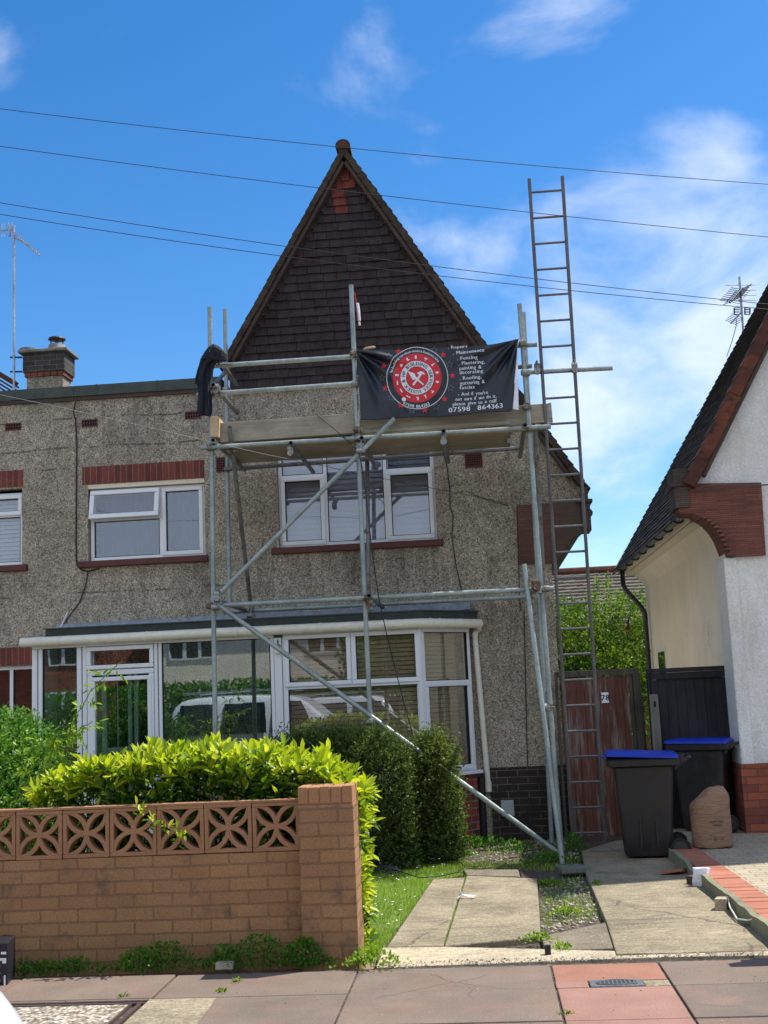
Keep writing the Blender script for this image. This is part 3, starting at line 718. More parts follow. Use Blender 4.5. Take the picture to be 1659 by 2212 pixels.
AX, AZ = -1.29, 7.98; KR, KL = 1.655, 1.685
hz = lambda x: AZ-(KR*(x-AX) if x > AX else KL*(AX-x))
RX = .85
house = thing('pebbledash_house', 'pebbledashed semi-detached house with steep dark tile-hung gable, behind the scaffolding', 'house', (-1.3, YF, -.1))
mb = MB()
outer = [(xb, -.15), (RX, -.15), (RX, 3.60), (1.30, 3.60), (1.30, hz(1.30)-.05), (AX, AZ-.06), (-2.76, hz(-2.76)), (-2.76, 5.19), (xb, 5.19)]
wall_mesh(mb, outer, [rect(*W1), rect(*W2)], YF)
mb.box(xb, RX-.122, 19.9, 20, -.15, 5.1)
mb.add([(-2.76, YF, 5.1), (-2.76, 20, 5.1), (-2.76, 20, hz(-2.76)), (-2.76, YF, hz(-2.76))], [(0, 1, 2, 3)])
mb.add([(-2.76, 20, 5.1), (RX, 20, 4.5), (1.3, 20, 3.6), (AX, 20, AZ-.06), (-2.76, 20, hz(-2.76))], [(0, 1, 2, 3, 4)])
mb.build('wall', 'pebble', house)
MB().box(RX-.12, RX, YF+.002, 20, -.15, 4.4).build('side_wall', 'white_render', house)  # unseen side, made white to bounce sun into the alley
# black brick plinth on the right
pz = Z_(1150, 1655)
MB().box(X_(1060, 1700), RX+.012, YF-.016, YF+.05, -.2, pz).build('brick_plinth', 'black_brick', house)

# tile hanging on the gable
def tiles(mb, reds, tan):
    gauge = .103; tw = .158; z = 5.165; row = 0
    while z < AZ-.2:
        zt = z+gauge*1.55
        inset = .10
        xl = max(-2.74, AX-(AZ-z-gauge*.9)/KL+inset); xr = AX+(AZ-z-gauge*.9)/KR-inset
        x = xl-(random.random()*.02)-(tw/2 if row % 2 else 0)
        while x < xr:
            a, b = max(x, xl)+.0015, min(x+tw*random.uniform(.985, 1.0), xr)-.0015
            if b-a > .012:
                dz = random.uniform(-.005, .004); pr = random.uniform(0, .003); m_ = mb
                cx = (a+b)/2
                if z > 7.22 and abs(cx+1.36+(.03 if row % 2 else 0)) < .09+(.06 if z > 7.45 else 0): m_ = reds
                elif cx > 0.0 and z < 5.75 and cx > -.02: m_ = tan
                y0 = YF-.052-pr; y1 = YF-.018; th = .014
                vs = [(a, y0, z+dz), (b, y0, z+dz), (b, y0+th, z+dz), (a, y0+th, z+dz), (a, y1, zt), (b, y1, zt), (b, y1+th, zt), (a, y1+th, zt)]
                m_.add(vs, [(0, 3, 2, 1), (4, 5, 6, 7), (0, 1, 5, 4), (1, 2, 6, 5), (2, 3, 7, 6), (3, 0, 4, 7)])
            x += tw
        z += gauge; row += 1
th_, rd_, tn_ = MB(), MB(), MB(); tiles(th_, rd_, tn_)
th_.build('tile_hanging', 'hung_tile', house)
tag(rd_.build('replacement_tiles', 'red_tile', house), 'patch of newer red tiles below the apex'); 
if tn_.v: tn_.build('brown_tiles', 'tan_tile', house)
mb = MB().box(-2.74, -.2, YF-.05, YF-.002, 5.135, 5.168); mb.build('tile_fillet', 'barge', house)

# verges: overlapping tile ends with the timber strip below them
def verge(parent, ax, az, k, sgn, length_x, y0, y1, mat, wid=.074, step=.105, barge=True, th=.022, bm='barge'):
    d = Vector((sgn, 0, -k)).normalized(); nrm = Vector((sgn*k, 0, 1)).normalized(); L_ = length_x*math.hypot(1, k)
    mb = MB(); s = 0
    while s < L_:
        c = Vector((ax, (y0+y1)/2, az))+d*(s+step/2)+nrm*(-wid/2+random.uniform(-.0035, .0035))
        tilt = d*(step*.53)+nrm*.004
        mb.obox(c, tilt, Vector((0, (y1-y0)/2+random.uniform(-.006, .006), 0)), nrm*(wid/2-.004)); s += step
    mb.build('verge', mat, parent)
    if barge:
        mb = MB(); p0 = Vector((ax, y0+.09, az))+d*.10-nrm*(wid+.022); p1 = Vector((ax, y0+.09, az))+d*(L_-.02)-nrm*(wid+.022)
        mb.obox((p0+p1)/2, (p1-p0)/2, Vector((0, .05, 0)), nrm*.02); mb.build('barge_strip', bm, parent)
verge(house, AX, AZ+.062, KL, -1, 1.50, YF-.17, YF+.02, 'verge')
verge(house, AX, AZ+.062, KR, 1, 2.50, YF-.17, YF+.02, 'verge')
def slope(parent, name, ax, az, k, sgn, lx, y0, y1, mat, gauge=.11, wid=.30, th=.02, off=.06):
    """tiled roof plane made of stepped courses"""
    d = Vector((sgn, 0, -k)).normalized(); nrm = Vector((sgn*k, 0, 1)).normalized(); L_ = lx*math.hypot(1, k); mb = MB(); s = 0
    while s < L_:
        y = y0-random.random()*wid
        while y < y1:
            ya, yb = max(y, y0)+.002, min(y+wid, y1)-.002
            if yb > ya+.02:
                c = Vector((ax, (ya+yb)/2, az))+d*(s+gauge*.6)+nrm*(off+random.uniform(-.004, .004))
                mb.obox(c, d*gauge*.62+nrm*.010, Vector((0, (yb-ya)/2, 0)), nrm*th/2)
            y += wid
        s += gauge
    c = Vector((ax, (y0+y1)/2, az))+d*L_/2+nrm*(off-.03); mb.obox(c, d*L_/2, Vector((0, (y1-y0)/2-.01, 0)), nrm*.015)
    mb.build(name, mat, parent)
slope(house, 'roof_slope', AX, AZ, KL, -1, 1.50, YF+.03, 20.1, 'roof_tile')
slope(house, 'roof_slope', AX, AZ, KR, 1, 2.52, YF+.03, 20.1, 'roof_tile')
mb = MB()
for k in range(16):
    y = YF-.20+k*.45; mb.loft([[(AX+q*math.cos(a*PI/10), yy, AZ+.02+q*math.sin(a*PI/10)*.95) for a in range(-1, 12)] for yy, q in ((y, .090), (y+.44, .085))])
mb.build('ridge_tile', 'verge', house, smooth=True)
MB().loft([[(AX+.066*math.cos(a*PI/10), yy, AZ+.02+.06*math.sin(a*PI/10)) for a in range(-1, 12)] for yy in (YF-.208, YF-.19)]).build('ridge_mortar', 'verge_red', house)
# blocking under the ridge
MB().prism([(AX-.07, AZ-.10), (AX, AZ+.02), (AX+.07, AZ-.10)], YF-.11, YF-.03).build('apex_board', 'barge', house)

# corbel of tiles carrying the right-hand eaves
cz0 = Z_(1120, 1218); cv = [P(x, y, YF-.05) for x, y in ((1200, 1226), (1207, 1208), (1216, 1190), (1224, 1178), (1233, 1167), (1240, 1160), (1250, 1157))]
poly = [(X_(1117, 1100, YF-.05), cz0), (X_(1119, 1092, YF-.05), 3.60)]
poly = [(.495, cz0-.01), (cv[0].x, cz0-.01)]+[(p.x, p.z) for p in cv[1:]]+[(1.24, 3.275), (1.24, 3.61), (.505, 3.60)]
MB().prism(poly, YF-.045, YF+.24).build('tile_corbel', 'corbel', house)
mb = MB().box(1.215, 1.315, YF-.075, YF+.27, 3.27, 3.585); mb.box(1.17, 1.345, YF-.095, YF+.29, 3.588, 3.622); mb.box(1.23, 1.30, YF-.08, YF+.2, 3.624, 3.76)
mb.build('kneeler', 'corbel_grey', house)
mb = MB(); mb.box(RX+.002, 1.30, YF+.26, 19.9, 3.50, 3.53); mb.poly([(1.33, YF+.3, 3.52), (1.33, 19.9, 3.52)], .05, 10); mb.box(1.26, 1.28, YF+.26, 19.9, 3.46, 3.58)
mb.build('eaves_gutter', 'wire_pale', house)

# flat-roofed part: coping and roof, one length per house
def coping(parent, x0, x1):
    mb = MB(); mb.box(x0, x1, YF-.05, 19.9, 5.20, 5.325)
    for x in (-6.2, -5.0, -4.35, -3.62):
        if x0 < x < x1: mb.box(x, x+.012, YF-.056, YF+.3, 5.198, 5.33)
    mb.build('coping', 'felt', parent); MB().box(x0, x1, YF-.03, YF+.002, 5.155, 5.198).build('eaves_batten', 'barge', parent)
coping(house, xb+.002, -2.86)

# ---------------------------------------------------------------- windows
def wbx(mb, O, d, s0, s1, z0, z1, a0, a1):
    """box in wall coordinates: s along d, z up, a inwards"""
    O = Vector((O[0], O[1], 0)); d = Vector((d[0], d[1], 0)).normalized(); n = Vector((-d.y, d.x, 0))
    c = O+d*(s0+s1)/2+n*(a0+a1)/2+Vector((0, 0, (z0+z1)/2))
    mb.obox(c, d*abs(s1-s0)/2, n*abs(a1-a0)/2, Vector((0, 0, abs(z1-z0)/2)))
def ring(mb, O, d, s0, s1, z0, z1, w, a0, a1, e=.0006):
    wbx(mb, O, d, s0, s1, z0, z0+w, a0, a1); wbx(mb, O, d, s0, s1, z1-w, z1, a0, a1)
    wbx(mb, O, d, s0, s0+w, z0+w+e, z1-w-e, a0, a1); wbx(mb, O, d, s1-w, s1, z0+w+e, z1-w-e, a0, a1)
def blind(parent, O, d, s0, s1, z0, z1, pitch, mat, a=.13, cov=.455, name='blind'):
    mb = MB(); z = z0+pitch/2; dd = Vector((d[0], d[1], 0)).normalized(); n = Vector((-dd.y, dd.x, 0)); Ov = Vector((O[0], O[1], 0))
    while z < z1-.01:
        c = Ov+dd*(s0+s1)/2+n*a+Vector((0, 0, z)); t_ = random.uniform(-.01, .01)
        q = (n*.35+Vector((0, 0, 1))).normalized(); mb.obox(c, dd*(s1-s0)/2, q*pitch*cov, n*.0015+Vector((0, 0, t_*.02))); z += pitch
    mb.build(name, mat, parent)
def window(parent, O, d, rectz, bars, cells, depth=.07, setback=.06, glass='glass', label=None, name='window', fw=.045):
    s0, s1, z0, z1 = rectz; mb = MB(); ring(mb, O, d, s0, s1, z0, z1, fw, setback, setback+depth)
    for b in bars:
        if b[0] == 'v': wbx(mb, O, d, b[1]-.022, b[1]+.022, b[2]+.001, b[3]-.001, setback+.003, setback+depth-.003)
        else: wbx(mb, O, d, b[2]+.001, b[3]-.001, b[1]-.02, b[1]+.02, setback+.005, setback+depth-.005)
    w = mb.build(name, 'upvc', parent, bevel=.006)
    if label: w['label'] = label
    for c in cells:
        a0, a1, b0, b1, sash = c[:5]; gl = c[5] if len(c) > 5 else glass; m = 0
        if sash:
            sb = MB(); ring(sb, O, d, a0, a1, b0, b1, .05, setback-.018, setback+.045); so_ = sb.build('sash', 'upvc', w, bevel=.008); m = .05
        gk = MB(); ring(gk, O, d, a0+m-.001, a1-m+.001, b0+m-.001, b1-m+.001, .008, setback+.006, setback+.05); gk.build('gasket', 'gasket', w)
        pn = MB(); wbx(pn, O, d, a0+m+.003, a1-m-.003, b0+m+.003, b1-m-.003, setback+.022, setback+.026); pn.build('pane', gl, w)
    return w
OF = (0, YF); DX = (1, 0)
# first window, over the porch: one top-hung sash stands open
x0, x1, z0, z1 = W1; xm = X_(345, 1110); zm = Z_(265, 1119)
MB().box(x0-.001, x1+.001, YF+.005, YF+.12, z1-.05, z1).build('window_head', 'soffit', house)
w = window(house, OF, DX, (x0+.01, x1-.01, z0, z1-.055), [('v', xm, z0+.045, z1-.1), ('h', zm, x0+.055, xm-.022)],
           [(xm+.01, x1-.03, z0+.025, z1-.075, True), (x0+.055, xm-.022, z0+.045, zm-.02, False)], glass='glass_up', label='white window with its top left sash open')
sb = MB(); a0, a1, b0, b1 = x0+.02, xm-.005, zm-.01, z1-.075; ang = R(13)
ring(sb, (0, 0), DX, a0, a1, -(b1-b0), 0, .055, -.02, .04)
def hinge(v): x, y, z = v; return (x, YF+.04+y*math.cos(ang)+z*math.sin(ang), b1+z*math.cos(ang)-y*math.sin(ang))
sb.v = [hinge(v) for v in sb.v]; sb.build('open_sash', 'upvc', w, bevel=.008)
pn = MB(); wbx(pn, (0, 0), DX, a0+.056, a1-.056, -(b1-b0)+.056, -.056, 0, .004); pn.v = [hinge(v) for v in pn.v]; pn.build('pane', 'glass_up', w)
cb = MB(); xx = x0+.05
pts = []
while xx < x1-.04: pts.append((xx, YF+.24+.018*math.sin(xx*55)+.01*math.sin(xx*23))); xx += .012
n_ = len(pts); cb.add([(a, b, z0+.02) for a, b in pts]+[(a, b, z1-.05) for a, b in pts], [(i, i+1, i+1+n_, i+n_) for i in range(n_-1)]); cb.build('curtain', 'curtain', w, smooth='full')
def sill(parent, x0, x1, z, Y=YF): return MB().box(x0, x1, Y-.06, Y+.06, z-.075, z-.002).build('window_sill', 'sill_tile', parent, bevel=.008)
sill(house, X_(171, 1215), X_(450, 1205), z0)
MB().box(X_(178, 1020), X_(441, 1010), YF-.006, YF+.05, z1+.005, z1+.215).build('brick_lintel', 'soldier', house)
# middle window behind the scaffold
x0, x1, z0, z1 = W2; xa, xc = X_(703, 1100), X_(834, 1100); zt = Z_(650, 1027)
w = window(house, OF, DX, (x0, x1, z0, z1), [('v', xa, z0+.045, z1-.045), ('v', xc, z0+.045, z1-.045), ('h', zt, x0+.045, xa-.022), ('h', zt+.01, xc+.022, x1-.045)],
           [(x0+.025, xa-.01, z0+.025, zt-.005, True), (xc+.01, x1-.025, z0+.025, zt+.0, True), (xa+.022, xc-.022, z0+.045, z1-.045, False),
            (x0+.045, xa-.022, zt+.02, z1-.045, False), (xc+.022, x1-.045, zt+.03, z1-.045, False)], glass='glass_up', label='wide white window with pale blinds behind the scaffold boards')
blind(w, OF, DX, x0+.05, x1-.05, z0+.04, z1-.05, .063, 'blind_white', a=.16, cov=.62)
sill(house, X_(588, 1195), X_(958, 1180), z0)
# air bricks
def airbrick(parent, x0, x1, z0, z1, nx, nz):
    mb = MB(); ring(mb, OF, DX, x0, x1, z0, z1, .012, -.012, .02)
    for i in range(1, nx): xx = x0+(x1-x0)*i/nx; mb.box(xx-.004, xx+.004, YF-.011, YF+.005, z0+.0125, z1-.0125)
    for i in range(1, nz): zz = z0+(z1-z0)*i/nz; mb.box(x0+.0125, x1-.0125, YF-.0105, YF+.005, zz-.004, zz+.004)
    a = mb.build('air_brick', 'sill_tile', parent); MB().box(x0+.006, x1-.006, YF-.004, YF+.01, z0+.006, z1-.006).build('vent_dark_backing', 'black', a)  # dark backing behind the grid, shade of the holes as colour
airbrick(house, X_(177, 913), X_(211, 913), Z_(194, 922), Z_(194, 906), 6, 2)
airbrick(house, X_(400, 897), X_(434, 897), Z_(415, 905), Z_(415, 889), 6, 2)
airbrick(house, X_(467, 1003), X_(489, 1003)+.03, Z_(478, 1020), Z_(478, 988), 6, 6)
airbrick(house, X_(1004, 994), X_(1042, 994), Z_(1022, 1010), Z_(1022, 977), 8, 7)

# ---------------------------------------------------------------- porch and bay under one flat roof
YP = 12.65
px = lambda x, y=1500: P(x, y, YP).x
pzz = lambda x, y: P(x, y, YP).z
zh = pzz(300, 1392)                # underside of the eaves board
ZS = .70                            # sill height of the bay, dwarf wall
A = Vector((px(914), YP, 0)); B = Vector((P(1021, 1500, 13.22).x, 13.22, 0)); fd = (B-A); FL = fd.length; fd.normalize(); fdt = (fd.x, fd.y)
porch = MB(); pxl = px(69)
OP = (0, YP)
posts = MB()
for a, b in ((69, 80), (82, 91), (166, 176), (178, 187), (334, 341), (343, 350), (586, 594), (612, 618)):
    wbx(posts, OP, DX, px(a), px(b), -.05, zh, -.004 if a in (69, 166, 334) else .004, .06)
wbx(posts, OP, DX, px(595), px(611), -.05, zh, -.012, .07)
wbx(posts, OP, DX, pxl, px(594), zh+.001, zh+.035, -.008, .06)
posts.box(pxl, pxl+.05, YP+.061, YF, -.05, zh+.03)
pf = posts.build('porch_frame', 'upvc', house, bevel=.006)
MB().box(pxl, px(188), YP+.02, YP+.12, -.1, .42).build('porch_dwarf_wall', 'upvc', house)
for a, b in ((92, 165), (351, 585)):
    pn = MB(); wbx(pn, OP, DX, px(a), px(b), .3, zh, .025, .03); pn.build('pane', 'glass_porch', pf)
    gk = MB(); ring(gk, OP, DX, px(a)-.002, px(b)+.002, .3, zh, .008, .012, .05); gk.build('gasket', 'gasket', pf)
# door with its toplight
dr = MB(); zd = pzz(260, 1446); ring(dr, OP, DX, px(189), px(333), -.02, zd, .055, -.01, .055)
dr = dr.build('front_door', 'upvc', house, bevel=.008)
sb = MB(); ring(sb, OP, DX, px(197), px(328), 0, zd-.075, .045, -.02, .04); sb.build('door_leaf', 'upvc', dr, bevel=.008)
pn = MB(); wbx(pn, OP, DX, px(203), px(323), .06, zd-.12, .02, .025); pn.build('pane', 'glass_porch', dr)
hd = MB(); hd.box(px(199), px(199)+.025, YP-.05, YP-.02, .93, 1.10); hd.build('handle', 'upvc', dr)
tl = MB(); ring(tl, OP, DX, px(188), px(333), zd+.01, zh-.005, .045, -.018, .045); tl = tl.build('toplight', 'upvc', house, bevel=.008)
pn = MB(); wbx(pn, OP, DX, px(188)+.05, px(333)-.05, zd+.055, zh-.05, .02, .025); pn.build('pane', 'glass_up', tl)
# inside the porch: inner door and side light on the house wall
iw = MB(); yi = YF-.03; ix = lambda x: P(x, 1550, yi).x
for a, b in ((222, 232), (278, 286), (326, 334), (292, 300)): iw.box(ix(a), ix(b), yi-.03, yi+.02, 0, 2.0)
for z in (.05, .55, 1.05, 1.95):
    iw.box(ix(232)+.001, ix(278)-.001, yi-.02, yi+.02, z, z+.05); iw.box(ix(300)+.001, ix(326)-.001, yi-.02, yi+.02, z, z+.05)
iw.box(ix(254), ix(256), yi-.012, yi+.01, .1, 1.95)
iw.build('inner_door_frame', 'upvc', house); MB().box(ix(224), ix(332), yi+.021, yi+.025, .0, 2.0).build('inner_door_dark_panes', 'dark', house)
iw = MB()
for a in (365, 470, 548): iw.box(px(a), px(a+12), YP+.35, YP+.38, 0, zh)
iw.build('inner_porch_post', 'wire_pale', house)
# bay
z1b = pzz(700, 1366); zt = pzz(760, 1480)
xa, xb2, xc = px(614), px(762), px(906)
bay = MB(); ring(bay, OP, DX, xa, A.x, ZS, z1b, .045, 0, .07); wbx(bay, OP, DX, xa+.046, A.x-.046, zt-.02, zt+.02, .004, .066); wbx(bay, OP, DX, xb2-.015, xb2+.015, zt+.021, z1b-.046, .003, .06)
ring(bay, (A.x, A.y), fdt, .012, FL, ZS, z1b, .045, 0, .07); wbx(bay, (A.x, A.y), fdt, .06, FL-.046, pzz(960, 1469)-.02-.02, pzz(960, 1469)-.02+.02, .004, .066)
wbx(bay, (A.x, A.y), fdt, -.03, .0115, ZS, z1b, -.012, .06)
bay = bay.build('bay_window', 'upvc', house, bevel=.006)
def lite(par, O, d, a0, a1, b0, b1, sash, gl='glass'):
    m = 0
    if sash:
        sb = MB(); ring(sb, O, d, a0, a1, b0, b1, .048, -.018, .045); sb.build('sash', 'upvc', par, bevel=.008); m = .048
    gk = MB(); ring(gk, O, d, a0+m-.001, a1-m+.001, b0+m-.001, b1-m+.001, .008, .006, .05); gk.build('gasket', 'gasket', par)
    pn = MB(); wbx(pn, O, d, a0+m+.003, a1-m-.003, b0+m+.003, b1-m-.003, .022, .026); pn.build('pane', gl, par)
lite(bay, OP, DX, xa+.015, xb2-.004, zt+.008, z1b-.012, True, 'glass_up'); lite(bay, OP, DX, xb2+.004, A.x-.015, zt+.008, z1b-.012, True, 'glass_up')
lite(bay, OP, DX, xa+.046, A.x-.046, ZS+.046, zt-.021, False, 'glass_up')
zc = pzz(960, 1469)-.02; fo = (A.x, A.y)
lite(bay, fo, fdt, .05, FL-.04, zc+.02, z1b-.045, False, 'glass_clear'); lite(bay, fo, fdt, .03, FL-.03, ZS+.02, zc+.004, True, 'glass_clear')
blind(bay, OP, DX, xa+.03, A.x-.03, ZS+.03, z1b-.03, .047, 'blind_wood', a=.085)
blind(bay, fo, fdt, .06, FL-.16, ZS+.03, z1b-.03, .047, 'blind_wood', a=.085)
# bay sill and brick base
def offs(o, k=0): n = Vector((fd.y, -fd.x, 0)); return A+n*o, B+n*o
def plan(o, yb=YF+.0):
    a, b = offs(o); xl = px(598); y = YP-o
    # intersection of front line with facet line
    t = (y-a.y)/fd.y; c = a+fd*t; return [(xl, yb), (xl, y), (c.x, y), (b.x+o*.3, b.y), (b.x+o*.3, yb)]
MB().prism(plan(.07), ZS-.035, ZS-.002, 'z').build('bay_sill', 'upvc', house, bevel=.006)
MB().prism(plan(.0), -.2, ZS-.036, 'z').build('bay_brick_base', 'red_brick', house)
# eaves board, gutter, roof
el = px(104, 1370); mb = MB(); pl = plan(.03); pl[0] = (pxl-.04, YF); pl[1] = (pxl-.04, pl[1][1])
mb.prism(pl, zh+.036, zh+.085, 'z'); mb.build('eaves_board', 'upvc_old', house)
zr = zh+.15; pl = plan(.09); pl[0] = (el, YF); pl[1] = (el, pl[1][1]); MB().prism(pl, zh+.125, zr+.055, 'z').build('flat_roof', 'felt_dark', house, bevel=.01)
pl2 = plan(.10); pl2[0] = (el-.01, YF); pl2[1] = (el-.01, pl2[1][1]); MB().prism(pl2, zr+.056, zr+.068, 'z').build('roof_felt', 'felt', house)
a, b = offs(.085); t = (YP-.085-a.y)/fd.y; c = a+fd*t; gz = zh+.075
gp_ = [(pxl-.09, YP-.085, gz), (-3.0, YP-.085, gz+.004), (c.x-.04, YP-.085, gz), (c.x+.01, YP-.075, gz), (b.x+.06, b.y+.02, gz)]
mb = MB().poly(gp_, .052, 14)
for x in (pxl+.12, -3.6, -2.62, -1.7, -1.0): mb.poly([(x, YP-.085, gz), (x+.03, YP-.085, gz)], .0575, 14)
for t_ in (.12, .3, .72): q = c+fd*t_*FL; mb.poly([(q.x, q.y, gz), (q.x+fd.x*.025, q.y+fd.y*.025, gz)], .058, 14)
mb.build('gutter', 'upvc_old', house, smooth=True)
ld = MB(); x = P(122, 1350, YF).x; zl = [P(150, 1343, YF-.02).z, P(1000, 1310, YF-.02).z]; pts = []
xr = P(1015, 1300, YF).x
n_ = 60
for i in range(n_+1):
    xx = x+(xr-x)*i/n_; zz = zr+.068+.0+(i/n_)*.02; w_ = .07+random.uniform(-.012, .012); pts.append([(xx, YF-.004, zz+w_+.02), (xx, YF-.025-random.random()*.006, zz+w_), (xx, YF-.055, zz+.01), (xx, YF-.13, zz+.004), (xx, YF-.13, zz-.002), (xx, YF-.004, zz-.002)])
ld.loft(pts); ld.build('lead_flashing', 'lead', house)
d0, d1 = P(1026, 1372, YF-.05), P(1055, 1700, YF-.05)
mb = MB().poly([(b.x+.045, b.y+.0, gz-.03), (b.x+.05, YF-.06, gz-.06), d0+Vector((0, 0, .03)), d0-Vector((0, 0, .05)), d1], .031, 12); mb.tube(d1+Vector((0, 0, .06)), d1-Vector((0, 0, .05)), .037, 14)
for z in (1.55, gz-.12): q = d0.lerp(d1, (d0.z-z)/(d0.z-d1.z)); mb.tube(q+Vector((0, 0, .02)), q-Vector((0, 0, .02)), .036, 14)
mb.build('downpipe', 'upvc_old', house, smooth=True)
q = P(1042, 1750, YF-.04); MB().poly([(q.x, YF-.05, .62), (q.x, YF-.05, -.05)], .045, 10).build('drain_pipe', 'black_plastic', house, smooth=True)
MB().box(X_(1082, 1740), X_(1110, 1740), YF-.06, YF-.01, Z_(1096, 1762), Z_(1096, 1728)).build('meter_box', 'meter', house, bevel=.006)
# little alarm and bell push on the wide post
MB().box(px(598), px(611), YP-.05, YP-.013, pzz(604, 1412), pzz(604, 1398)).build('doorbell', 'upvc_old', house, bevel=.005)
MB().poly([(px(605), YP-.04, pzz(604, 1383)), (px(605), YP-.055, pzz(604, 1392)), (px(611), YP-.06, pzz(604, 1396))], .01, 8).build('porch_lamp', 'iron', house)
# cables on the wall
def cable(parent, pts, r=.006, mat='wire', name='cable', Y=YF-.012):
    mb = MB().poly([P(x, y, Y) for x, y in pts], r, 6); return mb.build(name, mat, parent)
cable(house, [(163, 868), (158, 890), (163, 905), (166, 960), (165, 1080), (164, 1180), (166, 1222), (178, 1232), (190, 1234), (215, 1228)], .008)
cable(house, [(190, 1234), (186, 1262), (172, 1300), (150, 1330), (132, 1356)], .006)
cable(house, [(146, 1322), (136, 1345), (128, 1360)], .008, 'upvc', Y=YF-.03)
cable(house, [(960, 985), (966, 1010), (972, 1060), (972, 1095), (979, 1112), (976, 1160), (985, 1220), (998, 1280)], .005)
cable(house, [(1132, 1320), (1135, 1450), (1138, 1600), (1142, 1700), (1140, 1760)], .005)
cable(house, [(1117, 1095), (1119, 1180), (1124, 1320)], .004)
MB().poly([P(1010, 1062, YF-.02), P(1050, 1080, YF-.02), P(1100, 1092, YF-.02)], .004, 5).build('cable', 'wire', house)

# ---------------------------------------------------------------- adjoining house on the left
adj = thing('adjoining_house', 'left part of the pebbledash terrace, its windows cut off by the picture edge', 'house', (xb-2, YF, -.1))
mb = MB(); wall_mesh(mb, [(-14, -.15), (xb-.002, -.15), (xb-.002, 5.19), (-14, 5.19)], [rect(*W0), rect(*WG)], YF)
mb.box(-14, -13.9, YF, 20, -.1, 5.2); mb.box(-14, xb-.01, 19.9, 20, -.1, 5.2); mb.build('wall', 'pebble2', adj); coping(adj, -14, xb-.002)
x0, x1, z0, z1 = W0; zt = Z_(25, 1112)
w = window(adj, OF, DX, (x0, x1, z0, z1-.04), [('h', zt, x0+.045, x1-.045)], [(x0+.02, x1-.02, zt+.0, z1-.06, True), (x0+.045, x1-.045, z0+.045, zt-.02, False)], glass='glass', label='white window with blue-grey slatted blind')
blind(w, OF, DX, x0+.05, x1-.05, z0+.04, z1-.06, .05, 'blind_white', a=.12, cov=.50)
MB().box(x0-.05, X_(50, 1030), YF-.006, YF+.05, z1+.02, z1+.22).build('brick_lintel', 'soldier', adj); sill(adj, x0-.1, X_(61, 1230), z0)
x0, x1, z0, z1 = WG
MB().box(x0-.05, x1-.002, YF-.006, YF+.05, z1+.005, z1+.21).build('brick_lintel', 'soldier', adj)
w = window(adj, OF, DX, (x0, x1, z0, z1), [('v', X_(20, 1490), z0+.045, z1-.045)], [(X_(20, 1490)+.022, x1-.045, z0+.045, z1-.045, False), (x0+.045, X_(20, 1490)-.022, z0+.045, z1-.045, False)], name='window')
MB().box(x0+.05, x1-.05, YF+.5, YF+.52, z0, z1).build('curtain', 'dark', w)  # dark sheet in place of the unlit room behind the panes
airbrick(adj, X_(12, 921), X_(46, 921), Z_(29, 930), Z_(29, 914), 6, 2)

# chimney and aerial beyond the flat roof
YC = 17.0
cx0, cx1 = P(52, 820, YC).x, P(138, 820, YC).x; zc0, zc1 = 5.2, P(95, 757, YC).z
chim = thing('chimney', 'dark brick chimney stack with a cowl behind the flat roof', 'chimney', ((cx0+cx1)/2, YC+.4, 5.0))
MB().box(cx0+.03, cx1-.03, YC+.03, YC+.40, 5.0, P(95, 812, YC).z).build('rendered_base', 'pebble2', chim)
MT['chim_brick'] = brickmat('sooty_chimney_brick', S(70, 62, 58), S(50, 45, 43), S(104, 96, 86), var=.35, soot=(S(58, 52, 48), .6))
zb = P(95, 812, YC).z
mb = MB().box(cx0-.015, cx1+.015, YC-.015, YC+.445, zb+.068, zc1-.03); mb.build('stack', 'chim_brick', chim)
mb = MB(); 
for i in range(6): mb.box(cx0+.0+i*(cx1-cx0)/6+.006, cx0+(i+1)*(cx1-cx0)/6-.006, YC-.002, YC+.43, zb+.002, zb+.066)
mb.build('red_course', 'nb_brick', chim)
MB().box(cx0-.08, cx1+.07, YC-.07, YC+.50, zc1-.03, zc1+.015).build('capping_slab', 'kerb', chim, bevel=.01)
qx = P(117, 745, YC).x
mb = MB().lathe([(.15, 0), (.13, .07), (.12, .10)], (qx, YC+.12, zc1+.01)); mb.lathe([(.15, 0), (.14, .06)], (qx-.45, YC+.12, zc1+.01)); mb.build('flaunching', 'kerb', chim)
zq = P(117, 733, YC+.12).z+.02
mb = MB().lathe([(.135, 0), (.12, .025), (.03, .045)], (qx, YC+.12, zq-.03))
for a in range(4): mb.tube((qx+.09*math.cos(a*PI/2+.5), YC+.12+.09*math.sin(a*PI/2+.5), zc1+.06), (qx+.09*math.cos(a*PI/2+.5), YC+.12+.09*math.sin(a*PI/2+.5), zq-.02), .010, 6)
mb.build('cowl', 'wire', chim)
YA = 17.0
ax0 = P(31, 800, YA); an = thing('television_aerial', 'tall mast aerial clamped to the dark brick chimney', 'aerial', (ax0.x, YA, 5.3))
at = P(30, 500, YA)
MB().tube((ax0.x, YA, 5.3), (at.x, YA, P(30, 488, YA).z), .02, 8).build('mast', 'alu', an)
mb = MB(); q = P(30, 505, YA); e = P(85, 551, YA); mb.tube(q, e, .012, 6)
for i in range(11): c_ = q.lerp(e, .1+i*.085); mb.tube(c_+Vector((.01, -.1, .02)), c_+Vector((-.01, .1, -.0)), .005, 5); mb.tube(c_+Vector((0, 0, -.02)), c_+Vector((0.0, 0, .025)), .006, 5)
mb.tube(P(28, 512, YA), P(50, 524, YA), .008, 6); mb.build('boom', 'alu', an)
mb = MB(); mb.tube(P(2, 497, YA), P(28, 496, YA), .012, 6)
